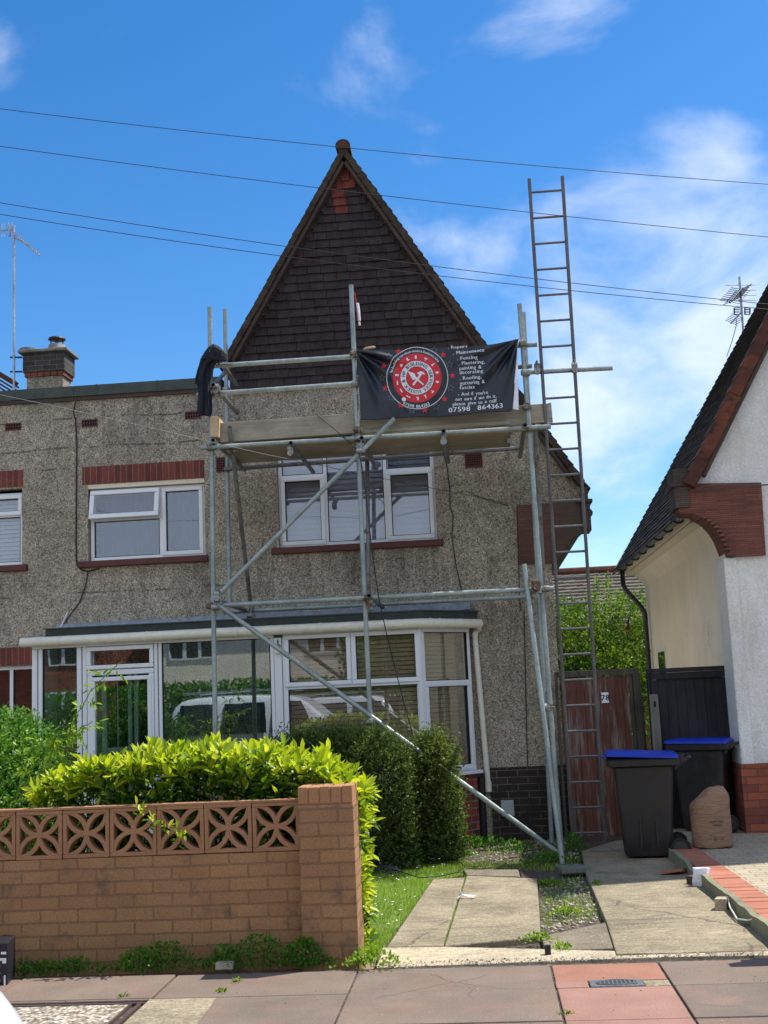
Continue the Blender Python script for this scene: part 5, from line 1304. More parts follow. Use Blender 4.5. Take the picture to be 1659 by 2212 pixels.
# jacket thrown over the corner of the guard rails
def jacket():
    t = thing('dark_jacket', 'dark blue jacket draped over the left corner of the scaffold guard rails', 'jacket', P(440, 900, YS))
    prof = [(744, 457, 466), (749, 450, 474), (758, 443, 483), (768, 437, 490), (776, 433, 478), (788, 430, 464), (800, 426, 461), (815, 422, 460), (827, 421, 458), (830, 426, 458), (845, 428, 457), (858, 428, 458), (875, 426, 459), (892, 426, 458), (898, 432, 456)]
    rows = []
    for i, (y, xa_, xb_) in enumerate(prof):
        r_ = []; h_ = .10 if y < 780 else .075
        for k in range(22):
            s_ = k/21; x = xa_+(xb_-xa_)*s_; fold = .018*math.sin(s_*15+i*.35)+.010*math.sin(s_*31-i*.8)
            r_.append(P(x, y+1.2*math.sin(s_*9+i), YS-.055-h_*math.sin(s_*PI)**.7-fold*(1 if i > 1 else .3)))
        for k in range(21, -1, -1):
            s_ = k/21; x = xa_+(xb_-xa_)*s_; r_.append(P(x, y, YS-.035+.03*math.sin(s_*PI)))
        rows.append(r_)
    MB().loft(rows).build('body', 'cloth', t, smooth='full')
    mb = MB()
    for k in range(5): mb.poly([P(452-k*4, 750+k*6, YS-.12), P(463-k*2, 752+k*5, YS-.155), P(476, 760+k*4, YS-.14), P(486, 768+k*2.4, YS-.10), P(491, 772+k*1.5, YS-.05)], [.008, .024, .027, .022, .010], 8)
    mb.build('sleeve', 'cloth', t, smooth='full')
    MB().loft([[P(x, y, YS+.02+.02*math.sin(x*.8+k)) for x, y in ((428, 830+k), (455, 832+k))]+[P(x, y, YS+.06) for x, y in ((455, 832+k), (428, 830+k))] for k in (0, 12, 24, 36, 50, 62)]).build('lining', 'cloth', t)
jacket()
# ropes
rp = [P(685, 897, YS+.02), P(720, 925, YS-.04), P(760, 960, YS-.10), P(775, 976, YS-.14), P(782, 1010, YS-.12), P(790, 1065, YS-.12), P(798, 1140, YS-.12), P(805, 1200, YS-.1), P(818, 1290, YS-.12)]
rp += [P(835, 1370, YS-.1), P(855, 1450, YS-.1), P(876, 1530, YS-.1), P(894, 1596, YS-.1)]
solo('rope', MB().poly(rp, .0055, 6), 'wire', 'thin dark rope hanging from the platform down into the hedge', 'rope', smooth=True)

# ================================================================== OVERHEAD WIRES
def quadratic(p0, p1, p2, xs_):
    (a, fa), (b, fb), (c, fc) = p0, p1, p2
    return [(x, fa*(x-b)*(x-c)/((a-b)*(a-c))+fb*(x-a)*(x-c)/((b-a)*(b-c))+fc*(x-a)*(x-b)/((c-a)*(c-b))) for x in xs_]
wires = [((0, 235), (735, 318), (1659, 398), 'highest overhead wire, crossing the sky above the gable apex'), ((0, 316), (790, 418), (1659, 512), 'second highest overhead wire, crossing just below the gable apex'),
         ((0, 438), (890, 569), (1659, 657), 'third overhead wire, crossing the middle of the tile-hung gable'), ((0, 463), (924, 593), (1659, 668), 'lowest overhead wire across the gable, close under its neighbour')]
for a, b, c, lab in wires:
    pts = [P(x, y, 9.6) for x, y in quadratic(a, b, c, range(-500, 2200, 90))]
    solo('overhead_wire', MB().poly(pts, .0032, 5), 'wire', lab, 'wire', 'overhead wires crossing the sky', smooth=True)
pts = [(0, 853, 9.6), (120, 878, 9.95), (250, 907, 10.3), (453, 954, 10.9), (472, 958.6, 10.95), (580, 983, 11.3), (700, 1006.5, 11.55), (768, 1022, 11.75), (900, 1048, 12.5), (1000, 1067, 13.0), (1098, 1088, 13.27)]
pts = [(-300, 790, 8.9)]+pts
solo('house_drop_wire', MB().poly([P(*p) for p in pts], .003, 5), 'wire_pale', 'pale telephone wire slanting down from the left to the house wall', 'wire', smooth=True)
solo('short_pale_wire', MB().poly([P(-60, 858, 13.2), P(0, 866, 13.22), P(80, 869, 13.24), P(148, 871, 13.27)], .004, 5), 'wire_pale', 'short pale wire just under the parapet at the left edge', 'wire')

# ================================================================== GATES
t = thing('side_gate', 'worn red boarded side gate numbered 78 beside the house corner', 'gate', P(1300, 1820, 13.0))
YG = 13.02
gx0, gx1, gz1 = P(1219, 1600, YG).x, P(1372, 1600, YG).x-.03, P(1300, 1462, YG).z
x = gx0; mb = MB(); i = 0
while x < gx1-.01:
    w_ = .082; a = x+.002; b = min(x+w_, gx1)-.002; mb.box(a, b, YG-.012-random.random()*.003, YG+.012, -.03+random.uniform(0, .01), gz1); x += w_; i += 1
mb.box(gx0, gx1, YG+.0125, YG+.02, -.02, gz1-.26); mb.build('boards', 'gate_red', t); MB().box(gx0, gx1, YG+.013, YG+.05, gz1-.25, gz1-.14).build('rail', 'wood_dark', t)
mb = MB().box(gx0-.03, gx1+.12, YG-.04, YG+.05, gz1+.012, gz1+.075); mb.box(gx1+.012, gx1+.045, YG-.02, YG+.03, -.05, gz1+.01); mb.box(gx1+.05, gx1+.12, YG-.045, YG+.055, -.05, gz1+.01); mb.box(gx0-.06, gx0-.032, YG-.03, YG+.04, -.05, gz1+.075)
mb.build('frame', 'wood_dark', t, bevel=.004)
p = P(1307, 1507, YG-.02); pl = MB().box(p.x-.038, p.x+.038, YG-.024, YG-.017, p.z-.055, p.z+.055).build('number_plate', 'ink_white', t)
V_, F_, tw = line_text('78', .085, .12, .06); MB().add([(p.x-tw/2+a, YG-.0265, p.z-.030+b) for a, b in V_], F_).build('number', 'black', pl)
# tall dark gate of the neighbour with its old grey lock post
t = thing('black_gate', 'tall black boarded gate standing behind the right hand bin', 'gate', P(1490, 1780, 12.72))
YK = 12.72
c = [P(1395, 1446, YK), P(1567, 1437, YK), P(1600, 1815, YK+.0), P(1425, 1815, YK)]
bx0, bx1 = c[0].x, c[1].x; bz = (c[0].z+c[1].z)/2; lean = -.00
def lx(x, z): return x
mb = MB(); x = bx0+.10
while x < bx1-.06: mb.box(x+.002, x+.096, YK-.008-random.random()*.004, YK+.015, -.02, bz-.11); x += .098
mb.build('boards', 'gate_black', t)
mb = MB().box(bx0, bx1+.02, YK-.05, YK+.04, bz-.045, bz); mb.box(bx0+.03, bx1, YK-.035, YK+.03, bz-.115, bz-.047); mb.box(bx0+.0, bx0+.025, YK-.04, YK+.03, -.05, bz-.047); mb.box(bx1-.05, bx1+.015, YK-.03, YK+.03, -.05, bz-.117); mb.box(bx0+.03, bx0+.10, YK-.025, YK+.03, -.05, bz-.117)
mb.build('frame', 'gate_black', t, bevel=.004)
q0, q1 = P(1405, 1500, YK-.08), P(1424, 1820, YK-.08)
MB().box(bx0+.005, bx0+.095, YK-.075, YK-.045, -.05, q0.z).build('lock_post', 'wood_grey', t, bevel=.004)
zz = P(1409, 1521, YK-.08).z; MB().box(bx0+.045, bx0+.065, YK-.079, YK-.074, zz-.03, zz+.03).build('keyhole', 'black', t)
# loose slats in the gap between the gates
mb = MB()
for k, (x, a, b) in enumerate(((1380, 1480, 1700), (1385, 1500, 1640), (1388, 1540, 1720))): q = P(x, a, 13.3); mb.box(q.x, q.x+.02, 13.3+k*.03, 13.32+k*.03, 0, q.z)
solo('fence_slats', mb, 'wood_grey', 'split grey fence slats in the gap between the two gates', 'fence')

# ================================================================== WHEELED BINS
def make_bin(name, label, loc, rot, sc=1, lidopen=False):
    """two-wheeled refuse bin; local x = towards the handle, origin on the ground"""
    t = thing(name, label, 'bin', loc, 'wheeled bins with blue lids'); t.rotation_euler = (0, 0, rot); t.scale = (sc,)*3
    def b(mb, nm, mat, par=t, **k):
        o = mb.build(nm, mat, None, **k); o.parent = par; return o
    rows = []
    def rr(hx0, hx1, hy, z, r=.05):
        pts = []
        for cx_, cy_, a0 in ((hx1-r, hy-r, 0), (hx0+r, hy-r, 90), (hx0+r, -hy+r, 180), (hx1-r, -hy+r, 270)):
            for k in range(5): a = R(a0+k*22.5); pts.append((cx_+r*math.cos(a), cy_+r*math.sin(a), z))
        return pts
    for z, x0, x1, hy in ((.02, -.25, .19, .20), (.05, -.27, .21, .215), (.25, -.285, .225, .23), (.60, -.305, .25, .255), (.90, -.32, .275, .275), (.93, -.32, .285, .278)): rows.append(rr(x0, x1, hy, z))
    body = b(MB().loft(rows), 'body', 'bin', smooth=True)
    m2 = MB().loft([rr(-.34, .30, .285, .90), rr(-.385, .35, .312, .92), rr(-.395, .355, .318, .975), rr(-.37, .335, .30, .990)]); b(m2, 'rim', 'bin', smooth=True)
    mb = MB()
    for s_ in (-1, 1): mb.box(-.22, .17, s_*.278-.006, s_*.278+.006, .20, .215) if False else None
    mb.poly([(.30, -.26, .955), (.43, -.25, .985), (.445, -.2, .99), (.445, .2, .99), (.43, .25, .985), (.30, .26, .955)], .017, 8)
    for s_ in (-1, 1): mb.prism([(.29, .86), (.34, .92), (.43, .97), (.42, 1.0), (.29, .99)], s_*.262-.012, s_*.262+.012)
    b(mb, 'handle', 'bin', smooth=True)
    lid = MB()
    a = R(3.2 if lidopen else .8)
    lr = []
    for z, i_ in ((-.004, 0), (.020, .0), (.034, .02), (.042, .07)): lr.append([(p[0], p[1], p[2]) for p in rr(-.40+i_, .335-i_*.6, .315-i_, z)])
    lr = [[(p[0]*math.cos(a), p[1], .988+p[2]+(.335-p[0])*math.sin(a)) for p in r_] for r_ in lr]
    lid.loft(lr); lid = b(lid, 'lid', 'bin_lid', smooth=True)
    b(MB().box(-.30, .22, -.22, .22, 1.022, 1.036), 'lid_panel', 'bin_lid', par=lid, bevel=.006)
    b(MB().box(-.44, -.36, -.12, .12, 1.0, 1.015), 'lid_lip', 'bin_lid', par=lid, bevel=.004)
    for s_ in (-1, 1):
        w = b(MB().lathe([(.085, -.022), (.098, -.016), (.10, 0), (.098, .016), (.085, .022)], (.285, s_*.262, .10), 24, 'y'), 'wheel', 'rubber', smooth=True)
        b(MB().lathe([(.075, -.024), (.03, -.030), (.0, -.030)][::-1]+[(.0, .03)] if False else [(.02, -.03), (.07, -.024), (.07, .024), (.02, .03)], (.285, s_*.262, .10), 16, 'y'), 'hub', 'bin', par=w)
    b(MB().tube((.285, -.24, .10), (.285, .24, .10), .012, 8), 'axle', 'bin')
    for s_ in (-1, 1): b(MB().box(-.10, -.085, s_*.245-.012, s_*.245+.012, .12, .42), 'rib', 'bin'); b(MB().box(.06, .075, s_*.242-.012, s_*.242+.012, .12, .36), 'rib', 'bin')
    for k in (-.12, .08): b(MB().box(k, k+.008, -.278, -.262, .80, .90), 'rib', 'bin')
    return t
g1 = G(1405, 1858, -.02)
make_bin('wheeled_bin', 'dark bin with slightly raised blue lid on the concrete path by the red gate', (g1.x+.05, g1.y+.28, -.018), R(-6), .90, True)
g2 = P(1528, 1800, 13.0)
make_bin('wheeled_bin', 'dark bin with closed blue lid behind the brown paper sack', (P(1527, 1700, 12.55).x, 12.50, .06), R(-24), .88)
q = P(1510, 1603, 12.4)
solo('white_lid_scrap', MB().lathe([(.06, 0), (.062, .008), (.04, .014)], (q.x, 12.42, q.z-.03)), 'ink_white', 'small white dish lying on the lid of the bin behind the sack', 'litter')

# ================================================================== PAPER SACK
def sack():
    c = G(1541, 1836, .06); cx_, cy_ = c.x+.025, c.y+.16; rows = []; H_ = .54
    t = thing('paper_sack', 'full brown paper sack standing on the block paving', 'sack', (cx_, cy_, .06)); n_ = 36; hs = [0, .02, .08, .16, .24, .32, .38, .43, .47, .50, .53, .545]
    for i, h in enumerate(hs):
        r_ = []
        for k in range(n_):
            a = 2*PI*k/n_; rx, ry = .178, .13; f = 1+.02*math.sin(3*a+h*20)+.012*math.sin(7*a-h*35)
            if h > .38: s_ = (h-.38)/.165; rx *= 1-.42*s_**2.2; ry *= 1-.6*s_**1.8
            x = rx*f*math.copysign(abs(math.cos(a))**.8, math.cos(a)); y = ry*f*math.copysign(abs(math.sin(a))**.8, math.sin(a))
            zz = h-(.10*max(0, -math.cos(a))*max(0, (h-.36))/.18)
            r_.append((cx_+x+.02*(h > .4)*(h-.4)/.1+.006*math.sin(h*60+a*2), cy_+y, .06+zz+.006*math.sin(a*5+h*30)))
        rows.append(r_)
    o = MB().loft(rows).build('body', 'sack', t, smooth='full'); s_ = o.modifiers.new('s', 'SUBSURF'); s_.levels = 1; s_.render_levels = 2
    def onsack(x, z): return (cx_+x, cy_-.137*math.sqrt(max(0.02, 1-(abs(x)/.185)**2.6))-.006, .06+z)
    for s_, x, z, w_, h in (('Garden Waste', .0, .235, .12, .024), ('Collection', .02, .205, .085, .022), ('recycle', .07, .085, .04, .018)):
        V_, F_, tw = line_text(s_, h, .1, .05); k = w_/tw; MB().add([onsack(x-.03+a*k, z+b) for a, b in V_], F_).build('lettering', 'ink_dark', t)
    V_, F_ = disc(0, 0, .008, .013, 16); MB().add([onsack(x+.008, z+.092) for x, z in V_], F_).build('round_mark', 'ink_dark', t)
sack()

# ================================================================== FRONT GARDEN WALL
YWF = 7.30
fw = thing('front_wall', 'brown painted brick garden wall with a pierced block course and square end pier', 'wall', (-2, YWF, -.02))
px0, px1 = P(648, 1900, 7.2).x, P(769, 1900, 7.2).x; pzt = P(700, 1699, 7.2).z; wz = P(320, 1850, YWF).z; wt = wz+.292
MB().box(-9, px0-.001, YWF, YWF+.10, -.1, wz).build('brickwork', 'brown_brick', fw)
pil = MB().box(px0, px1, 7.2, 7.2+.33, -.1, pzt-.105).build('pier', 'brown_brick', fw, bevel=.006)
mb = MB(); n_ = 5; w_ = (px1-px0)/n_
for k in range(n_): mb.box(px0+k*w_+.003, px0+(k+1)*w_-.003, 7.2-.002, 7.2+.215, pzt-.100, pzt+random.uniform(-.002, .002))
mb.box(px0+.003, px1-.003, 7.2+.221, 7.2+.328, pzt-.1, pzt); mb.build('pier_capping', 'brown_pillar_top', fw, bevel=.005)
MB().box(px0+.004, px1-.004, 7.205, 7.52, pzt-.104, pzt-.006).build('mortar_bed', 'brown', fw)
def screen(x0, z0, s=.292):
    mb = MB(); w = .024; y0, y1 = YWF+.008, YWF+.095
    mb.box(x0, x0+s, y0, y1, z0, z0+w); mb.box(x0, x0+s, y0, y1, z0+s-w, z0+s); mb.box(x0, x0+w, y0, y1, z0+w, z0+s-w); mb.box(x0+s-w, x0+s, y0, y1, z0+w, z0+s-w)
    a, b = x0+w*.7, x0+s-w*.7; c0, c1 = z0+w*.7, z0+s-w*.7; S_ = b-a; cx_, cz_ = (a+b)/2, (c0+c1)/2; r0, r1 = S_/2-.014, S_/2+.014
    for k, (ox, oz, st) in enumerate(((cx_, c0, 0), (cx_, c1, PI), (a, cz_, -PI/2), (b, cz_, PI/2))):
        n = 20; e = .0006*k; r_ = []
        for i in range(n+1):
            t_ = st+PI*i/n; c_, s_ = math.cos(t_), math.sin(t_)
            r_.append([(ox+r0*c_, y0+.004+e, oz+r0*s_), (ox+r1*c_, y0+.004+e, oz+r1*s_), (ox+r1*c_, y1-.004-e, oz+r1*s_), (ox+r0*c_, y1-.004-e, oz+r0*s_)])
        keep = []
        for q in r_: keep.append([(min(max(x, x0+w*.5), x0+s-w*.5), y, min(max(z, z0+w*.5), z0+s-w*.5)) for x, y, z in q])
        mb.loft(keep)
    return mb
bw = P(640, 1800, YWF).x; pitch_ = .2965
proto = screen(0, 0)
for k in range(9):
    x0 = px0-.004-pitch_*(k+1)
    mb = MB(); oy, oz, rt = random.uniform(-.004, .003), random.uniform(-.002, .002), random.uniform(-.006, .006); mb.add([(x+x0+.002-z*rt, y+oy, z+wz+.003+oz+x*rt) for x, y, z in proto.v], proto.f); mb.build('screen_block', 'brown', fw, bevel=.003, seg=1)
mb = MB()
for k in range(30): x = -9+k*.26; 
mb.box(-9, px0-.001, YWF+.002, YWF+.10, wt+.003, wt+.016); mb.build('top_bed', 'brown', fw)
solo('loose_brick', MB().obox((P(480, 2105, 7.05).x, 7.13, .03), (.05, .0, 0), (0, .03, 0), (0, 0, .018)), 'flint', 'small flat stone at the foot of the wall among the weeds', 'stone')
g = G(8, 2103, 0)
bt = thing('printed_carton', 'black printed carton standing against the front wall at the left edge', 'box', (P(0, 2100, 7.05).x, 7.05, 0))
c0, c1 = P(-45, 2100, 6.98), P(15, 2100, 6.95)
xA, xB, xC = P(-50, 2050, 6.92).x, P(17, 2050, 6.92).x, P(32, 2050, 7.12).x; zt = P(15, 2034, 6.95).z
MB().prism([(xA, 6.92), (xB, 6.92), (xC, 7.13), (xA+.06, 7.18)], .0, zt, 'z').build('carton', 'cardboard', bt, bevel=.006)
mb = MB()
for k in range(4): V_, F_ = disc(xB-.055, zt-.13-k*.038, .009, .013, 14); mb.add([(x, 6.917, z) for x, z in V_], F_)
V_, F_ = disc(xB-.05, zt-.315, .017, .021, 16); mb.add([(x, 6.917, z) for x, z in V_], F_)
mb.build('round_icons', 'ink_grey', bt)
mb = MB().box(xB-.022, xB-.012, 6.9165, 6.9195, zt-.30, zt-.18); 
for z, w_ in ((.05, .03), (.085, .05), (.10, .022)): mb.box(xB-.01-w_, xB-.01, 6.9165, 6.9195, zt-z-.014, zt-z)
mb.build('printing', 'ink_white', bt)

# litter and rubble along the edge
def lump(name, c, r, mat, label, cat='rubble', group=None, seed=0, fl=.6):
    rg = random.Random(seed); mb = MB(); rows = []
    for h, k in ((-.5, .6), (-.3, .95), (.15, 1.), (.45, .7), (.55, .3)):
        rows.append([(c[0]+r*k*math.cos(a*PI/4)*rg.uniform(.75, 1.1), c[1]+r*k*math.sin(a*PI/4)*rg.uniform(.75, 1.1), c[2]+r*fl*(h+.5)) for a in range(8)])
    return solo(name, mb.loft(rows), mat, label, cat, group)
g = G(1452, 1858, -.03); g = G(1460, 1862, -.03)
g = P(1455, 1883, G(1455, 1890, -.03).y); solo('broken_tile', MB().obox((g.x-.0, g.y, -.0), (.085, -.02, .012), (.03, .07, -.01), (0, 0, .012)), 'terracotta', 'broken orange tile lying flat against the concrete edging', 'tile')
g = G(1523, 1920, -.05); solo('half_brick', MB().obox((g.x-.065, g.y+.06, .0), (.03, .02, 0), (-.03, .05, 0), (0, 0, .04)), 'barge', 'brown brick end standing beside the crumpled white bag', 'brick', bevel=.004)
mb = MB(); rows = []; rg = random.Random(3)
for h, w_ in ((0, .8), (.05, 1.), (.11, 1.02), (.145, .9)): rows.append([(g.x-.03+.066*w_*math.copysign(abs(math.cos(a*PI/8))**.5, math.cos(a*PI/8))+rg.uniform(-.012, .012)+h*.1, g.y-.01+.045*w_*math.sin(a*PI/8)+rg.uniform(-.006, .006), -.05+h*1.1+rg.uniform(-.005, .005)) for a in range(16)])
bg_ = solo('plastic_bag', mb.loft(rows), 'foil', 'crumpled white plastic bag propped against the concrete edging', 'bag')
g = G(1560, 1975, -.05); solo('white_block', MB().obox((g.x+.01, g.y+.03, .01), (.038, -.01, 0), (.02, .05, 0), (0, 0, .045)), 'drive_lip', 'small squared pale concrete block in the gravel gap', 'block', bevel=.003)
cb = [G(1550, 1945, .0), G(1572, 1935, .06), G(1577, 1960, .02), G(1592, 1985, -.0), G(1615, 1988, .02), G(1640, 1982, .06)]
solo('white_cable_end', MB().poly(cb, .006, 6), 'upvc_old', 'loose white cable looping along the concrete edging', 'cable', smooth=True)
g = G(1183, 2056, -.0); solo('rusty_bracket', MB().box(g.x-.016, g.x+.02, g.y, g.y+.03, -.02, .035), 'gasket', 'small dark metal gate stop set in the drive edge', 'bracket')
g = G(1004, 1942, -.03)
mb = MB(); mb.add([(g.x-.06, g.y+.0, -.028), (g.x-.02, g.y+.02, -.002), (g.x-.035, g.y+.07, .0), (g.x+.03, g.y+.03, -.005), (g.x+.09, g.y+.05, -.012), (g.x+.06, g.y-.0, -.02), (g.x-.03, g.y+.05, .03)], [(0, 1, 2), (1, 3, 2), (3, 5, 4), (1, 5, 3), (2, 6, 1)])
o = solo('paper_scrap', mb, 'ink_white', 'torn white paper scrap lying on the drive', 'litter'); o.modifiers.new('s', 'SOLIDIFY').thickness = .003
# black cable coiled on the grass
pts = []
for k in range(90):
    a = k*.33; pts.append(Vector((G(840, 1893, -.03).x+.10*math.cos(a)+k*.0006-.02, G(840, 1893, -.03).y+.25*math.sin(a*.9)*.5, .005+.045*abs(math.sin(a*.5+.5)))))
pts += [G(905, 1896, 0), G(950, 1893, -.01), G(990, 1884, -.01), G(1005, 1872, 0), G(990, 1860, 0)]
solo('coiled_cable', MB().poly(pts, .0045, 5), 'wire', 'thin black cable coiled on the daisy lawn', 'cable', smooth=True)

# end of the neighbour's low front fence, just outside the picture; it throws the dark blade of shadow on the slabs
ff = thing('front_fence_end', 'fence end just past the right edge, its pointed shadow falling on the slabs', 'fence', (2.3, 7.3, 0))
MB().prism([(2.02, 0), (3.2, 0), (3.2, 1.2), (2.10, 1.42), (2.02, 1.40)], 7.26, 7.34).build('panel', 'wood_grey', ff)
MB().box(2.05, 2.13, 7.341, 7.42, 0, 1.3).build('post', 'wood_grey', ff)

# ================================================================== BEHIND: garden side
fh = thing('rear_house', 'distant house whose grey tiled roof shows between the two houses', 'house', (3.0, 30, 0))
zr, zl = P(1290, 1237, 32).z, P(1290, 1345, 29).z
mb = MB(); y = 0
n_ = 15
for i in range(n_):
    a = i/n_; z = zr+(zl-zr)*a; yy = 32-(32-29.2)*a; z2 = zr+(zl-zr)*(i+1)/n_; y2 = 32-2.8*(i+1)/n_; x = -3.0-(i % 2)*.17
    while x < 9.5:
        w_ = .33; mb.add([(x, yy, z), (x+w_-.006, yy, z+.012), (x+w_-.006, y2-.05, z2+.012+.03), (x, y2-.05, z2+.03), (x+w_-.006, y2-.05, z2-.02), (x, y2-.05, z2-.03)], [(0, 1, 2, 3), (3, 2, 4, 5)]); x += w_
mb.add([(-3, 31.98, zr-.08), (9.5, 31.98, zr-.08), (9.5, 29.1, zl-.08), (-3, 29.1, zl-.08)], [(0, 1, 2, 3)]); mb.build('roof', 'rear_tile', fh)
MB().poly([(-3, 32, zr+.06), (9.5, 32, zr+.06)], .11, 8).build('ridge_tile', 'verge_red', fh)
MB().box(-2.8, 9.3, 29.5, 38, -.2, zl).build('wall', 'nb_brick', fh)

# ================================================================== OPPOSITE SIDE OF THE ROAD (seen mirrored in the glass) and the parked car
def simple_house(name, label, x0, x1, y, wallm, h=4.9, ridge=7.0, roofm='slate_dark'):
    t = thing(name, label, 'house', ((x0+x1)/2, y, 0), 'houses across the road mirrored in the windows')
    mb = MB().box(x0, x1, y-7, y, -.2, h); mb.build('wall', wallm, t)
    MB().prism([(y+.4, h-.1), (y-3.5, ridge), (y-7.4, h-.1), (y-3.5, ridge-.2)], x0-.2, x1+.2, 'x').build('roof', roofm, t)
    for cx_ in (x0+1.6, x1-1.6):
        for z0_, z1_ in ((.9, 2.2), (3.2, 4.3)):
            mb = MB(); O = (cx_-.9, y+.02); 
            for k in range(3): ring(mb, (cx_+.9, y+.04), (-1, 0), k*.6+.001, (k+1)*.6-.001, z0_, z1_, .06, -.02, .03)
            w = mb.build('window', 'upvc', t); MB().box(cx_-.88, cx_+.88, y+.002, y+.01, z0_+.02, z1_-.02).build('pane', 'car_glass', w)
    return t
simple_house('opposite_house', 'red brick house across the road, only mirrored in the porch glass', -26, -14, -19, 'nb_brick')
simple_house('opposite_house', 'cream rendered house across the road, only mirrored in the porch glass', -12.5, -4, -19, 'cream_render')
simple_house('opposite_house', 'terracotta brick house across the road, only mirrored in the bay glass', -2.5, 9, -19, 'nb_brick')

def car(name, label, x0, y0, L_=4.75, Wd=1.86, mat='white_paint', h=1.80, face=1):
    """estate car, nose towards +x (face 1); x0 = nose end, y0 = side facing the house"""
    t = thing(name, label, 'car', (x0-face*L_/2, y0-Wd/2, -.12))
    prof = [(0, .35), (-.03, .62), (-.10, .80), (-.95, .98), (-1.30, 1.06), (-1.95, h-.12), (-2.3, h-.03), (-3.9, h), (-4.45, h-.08), (-L_+.02, 1.05), (-L_, .75), (-L_+.05, .35)]
    rows = []
    for s_, inset, cut in ((0, .30, .62), (.06, .13, .46), (.16, .04, .30), (.30, 0, .14), (.5, 0, .03), (.70, 0, .14), (.84, .04, .30), (.94, .13, .46), (1, .30, .62)):
        y = y0-Wd*s_ if s_ not in (0, 1) else (y0-.0 if s_ == 0 else y0-Wd)
        edge = s_ in (0, 1)
        r_ = []
        for px_, pz_ in prof:
            k = max(0, min(1, -px_/.9)); k2 = max(0, min(1, (L_+px_)/.5)); xx = px_-(cut*(1-k)) + cut*.5*(1-k2)
            tum = 0
            zz = pz_
            if pz_ > 1.1: tum = (pz_-1.05)*.22
            yy = y+(0 if s_ == .5 else (-tum if s_ < .5 else tum)*(1 if edge or s_ < .07 or s_ > .93 else .9))
            if edge: zz = min(pz_, h-.06) if pz_ > 1.1 else pz_-.03*(1-k)
            r_.append((x0+face*xx, yy, zz-.12))
        rows.append(r_)
    o = MB().loft(rows).build('body', mat, t, smooth='full'); s2 = o.modifiers.new('b', 'SUBSURF'); s2.levels = 1; s2.render_levels = 2
    for sd, yy in ((1, y0), (-1, y0-Wd)):
        for a, b in ((-1.75, -2.55), (-2.63, -3.45), (-3.53, -4.25)):
            mb = MB(); f = lambda z: yy-sd*((z-1.05)*.22)+sd*.004
            q = [(x0+face*a, f(1.10), .98), (x0+face*b, f(1.10), .98), (x0+face*(b+.05), f(h-.16), h-.28), (x0+face*(a-.25 if a == -1.75 else a-.04), f(h-.16), h-.28)]
            mb.add(q+[(p[0], p[1]-sd*.01, p[2]) for p in q], [(0, 1, 2, 3), (4, 5, 6, 7)]); mb.build('side_window', 'car_glass', t)
        for wx in (-.92, -L_+.95):
            w = MB().lathe([(.30, -.11), (.35, -.10), (.355, 0), (.35, .10), (.30, .11)], (x0+face*wx, yy-sd*.10, .235), 28, 'y').build('wheel', 'rubber', t, smooth=True)
            MB().lathe([(.05, -.115), (.22, -.112), (.24, 0), (.22, .112), (.05, .115)], (x0+face*wx, yy-sd*.10, .235), 20, 'y').build('rim', 'chrome', w)
        MB().poly([(x0+face*-2.2, yy-sd*.24, h-.09), (x0+face*-3.0, yy-sd*.24, h-.05), (x0+face*-4.2, yy-sd*.24, h-.08)], .018, 8).build('roof_rail', 'chrome', t)
    MB().box(min(x0+face*-4.35, x0+face*-4.6), max(x0+face*-4.35, x0+face*-4.6), y0-Wd+.25, y0-.25, 1.0, 1.5).build('rear_window', 'car_glass', t)
    return t
car('parked_car', 'white estate car parked at the kerb, its nose just in the bottom left corner', -1.24, 4.28)
car('parked_car', 'white car across the road, seen only mirrored in the porch glass', -6.5, -1.5, h=1.7, face=-1)

# ================================================================== VEGETATION
def merge(parts):
    V, F, T, o = [], [], [], 0
    for v, f, t in parts: V.append(v); F.append(f+o); T.append(t if t is not None else np.zeros(len(v))); o += len(v)
    return np.concatenate(V), np.concatenate(F), np.concatenate(T)
def plant(name, label, cat, base, group=None): return thing(name, label, cat, base, group)

def hedge_whorls(surface, n, nl, size, up=.6, width=.36, name='foliage', mat='leaf_laurel', parent=None, tint_fn=None, spread=.9, stalk=.05):
    """shoots on a surface sampler: each shoot a whorl of leaves"""
    pos, nor = surface(n); ax = unit(nor*(1-up)+np.array([0, 0, up])+RNG.normal(0, .25, (n, 3)))
    PP, DD, SS, TT = [], [], [], []
    for k in range(nl):
        a = k*2.4+RNG.uniform(0, 1, n); o1 = unit(np.cross(ax, [0.3, .9, .1])); o2 = np.cross(ax, o1)
        lvl = k/nl; sp = spread*(1-.72*lvl)
        d = unit(ax*(1-sp*.6)+ (o1*np.cos(a)[:, None]+o2*np.sin(a)[:, None])*sp)
        PP.append(pos+ax*(lvl*stalk*2-.01)); DD.append(d); SS.append(size*RNG.uniform(.42, 1.2, n)*(1-.25*lvl)); TT.append(np.clip(tint_fn(pos)+lvl*.35+RNG.normal(0, .2, n), 0, 1))
    V, F, T = leaves(np.concatenate(PP), np.concatenate(DD), np.concatenate(SS), width=width, tint=np.concatenate(TT), jit=.12)
    return mesh_np(name, V, F, mat, parent, tint=T)

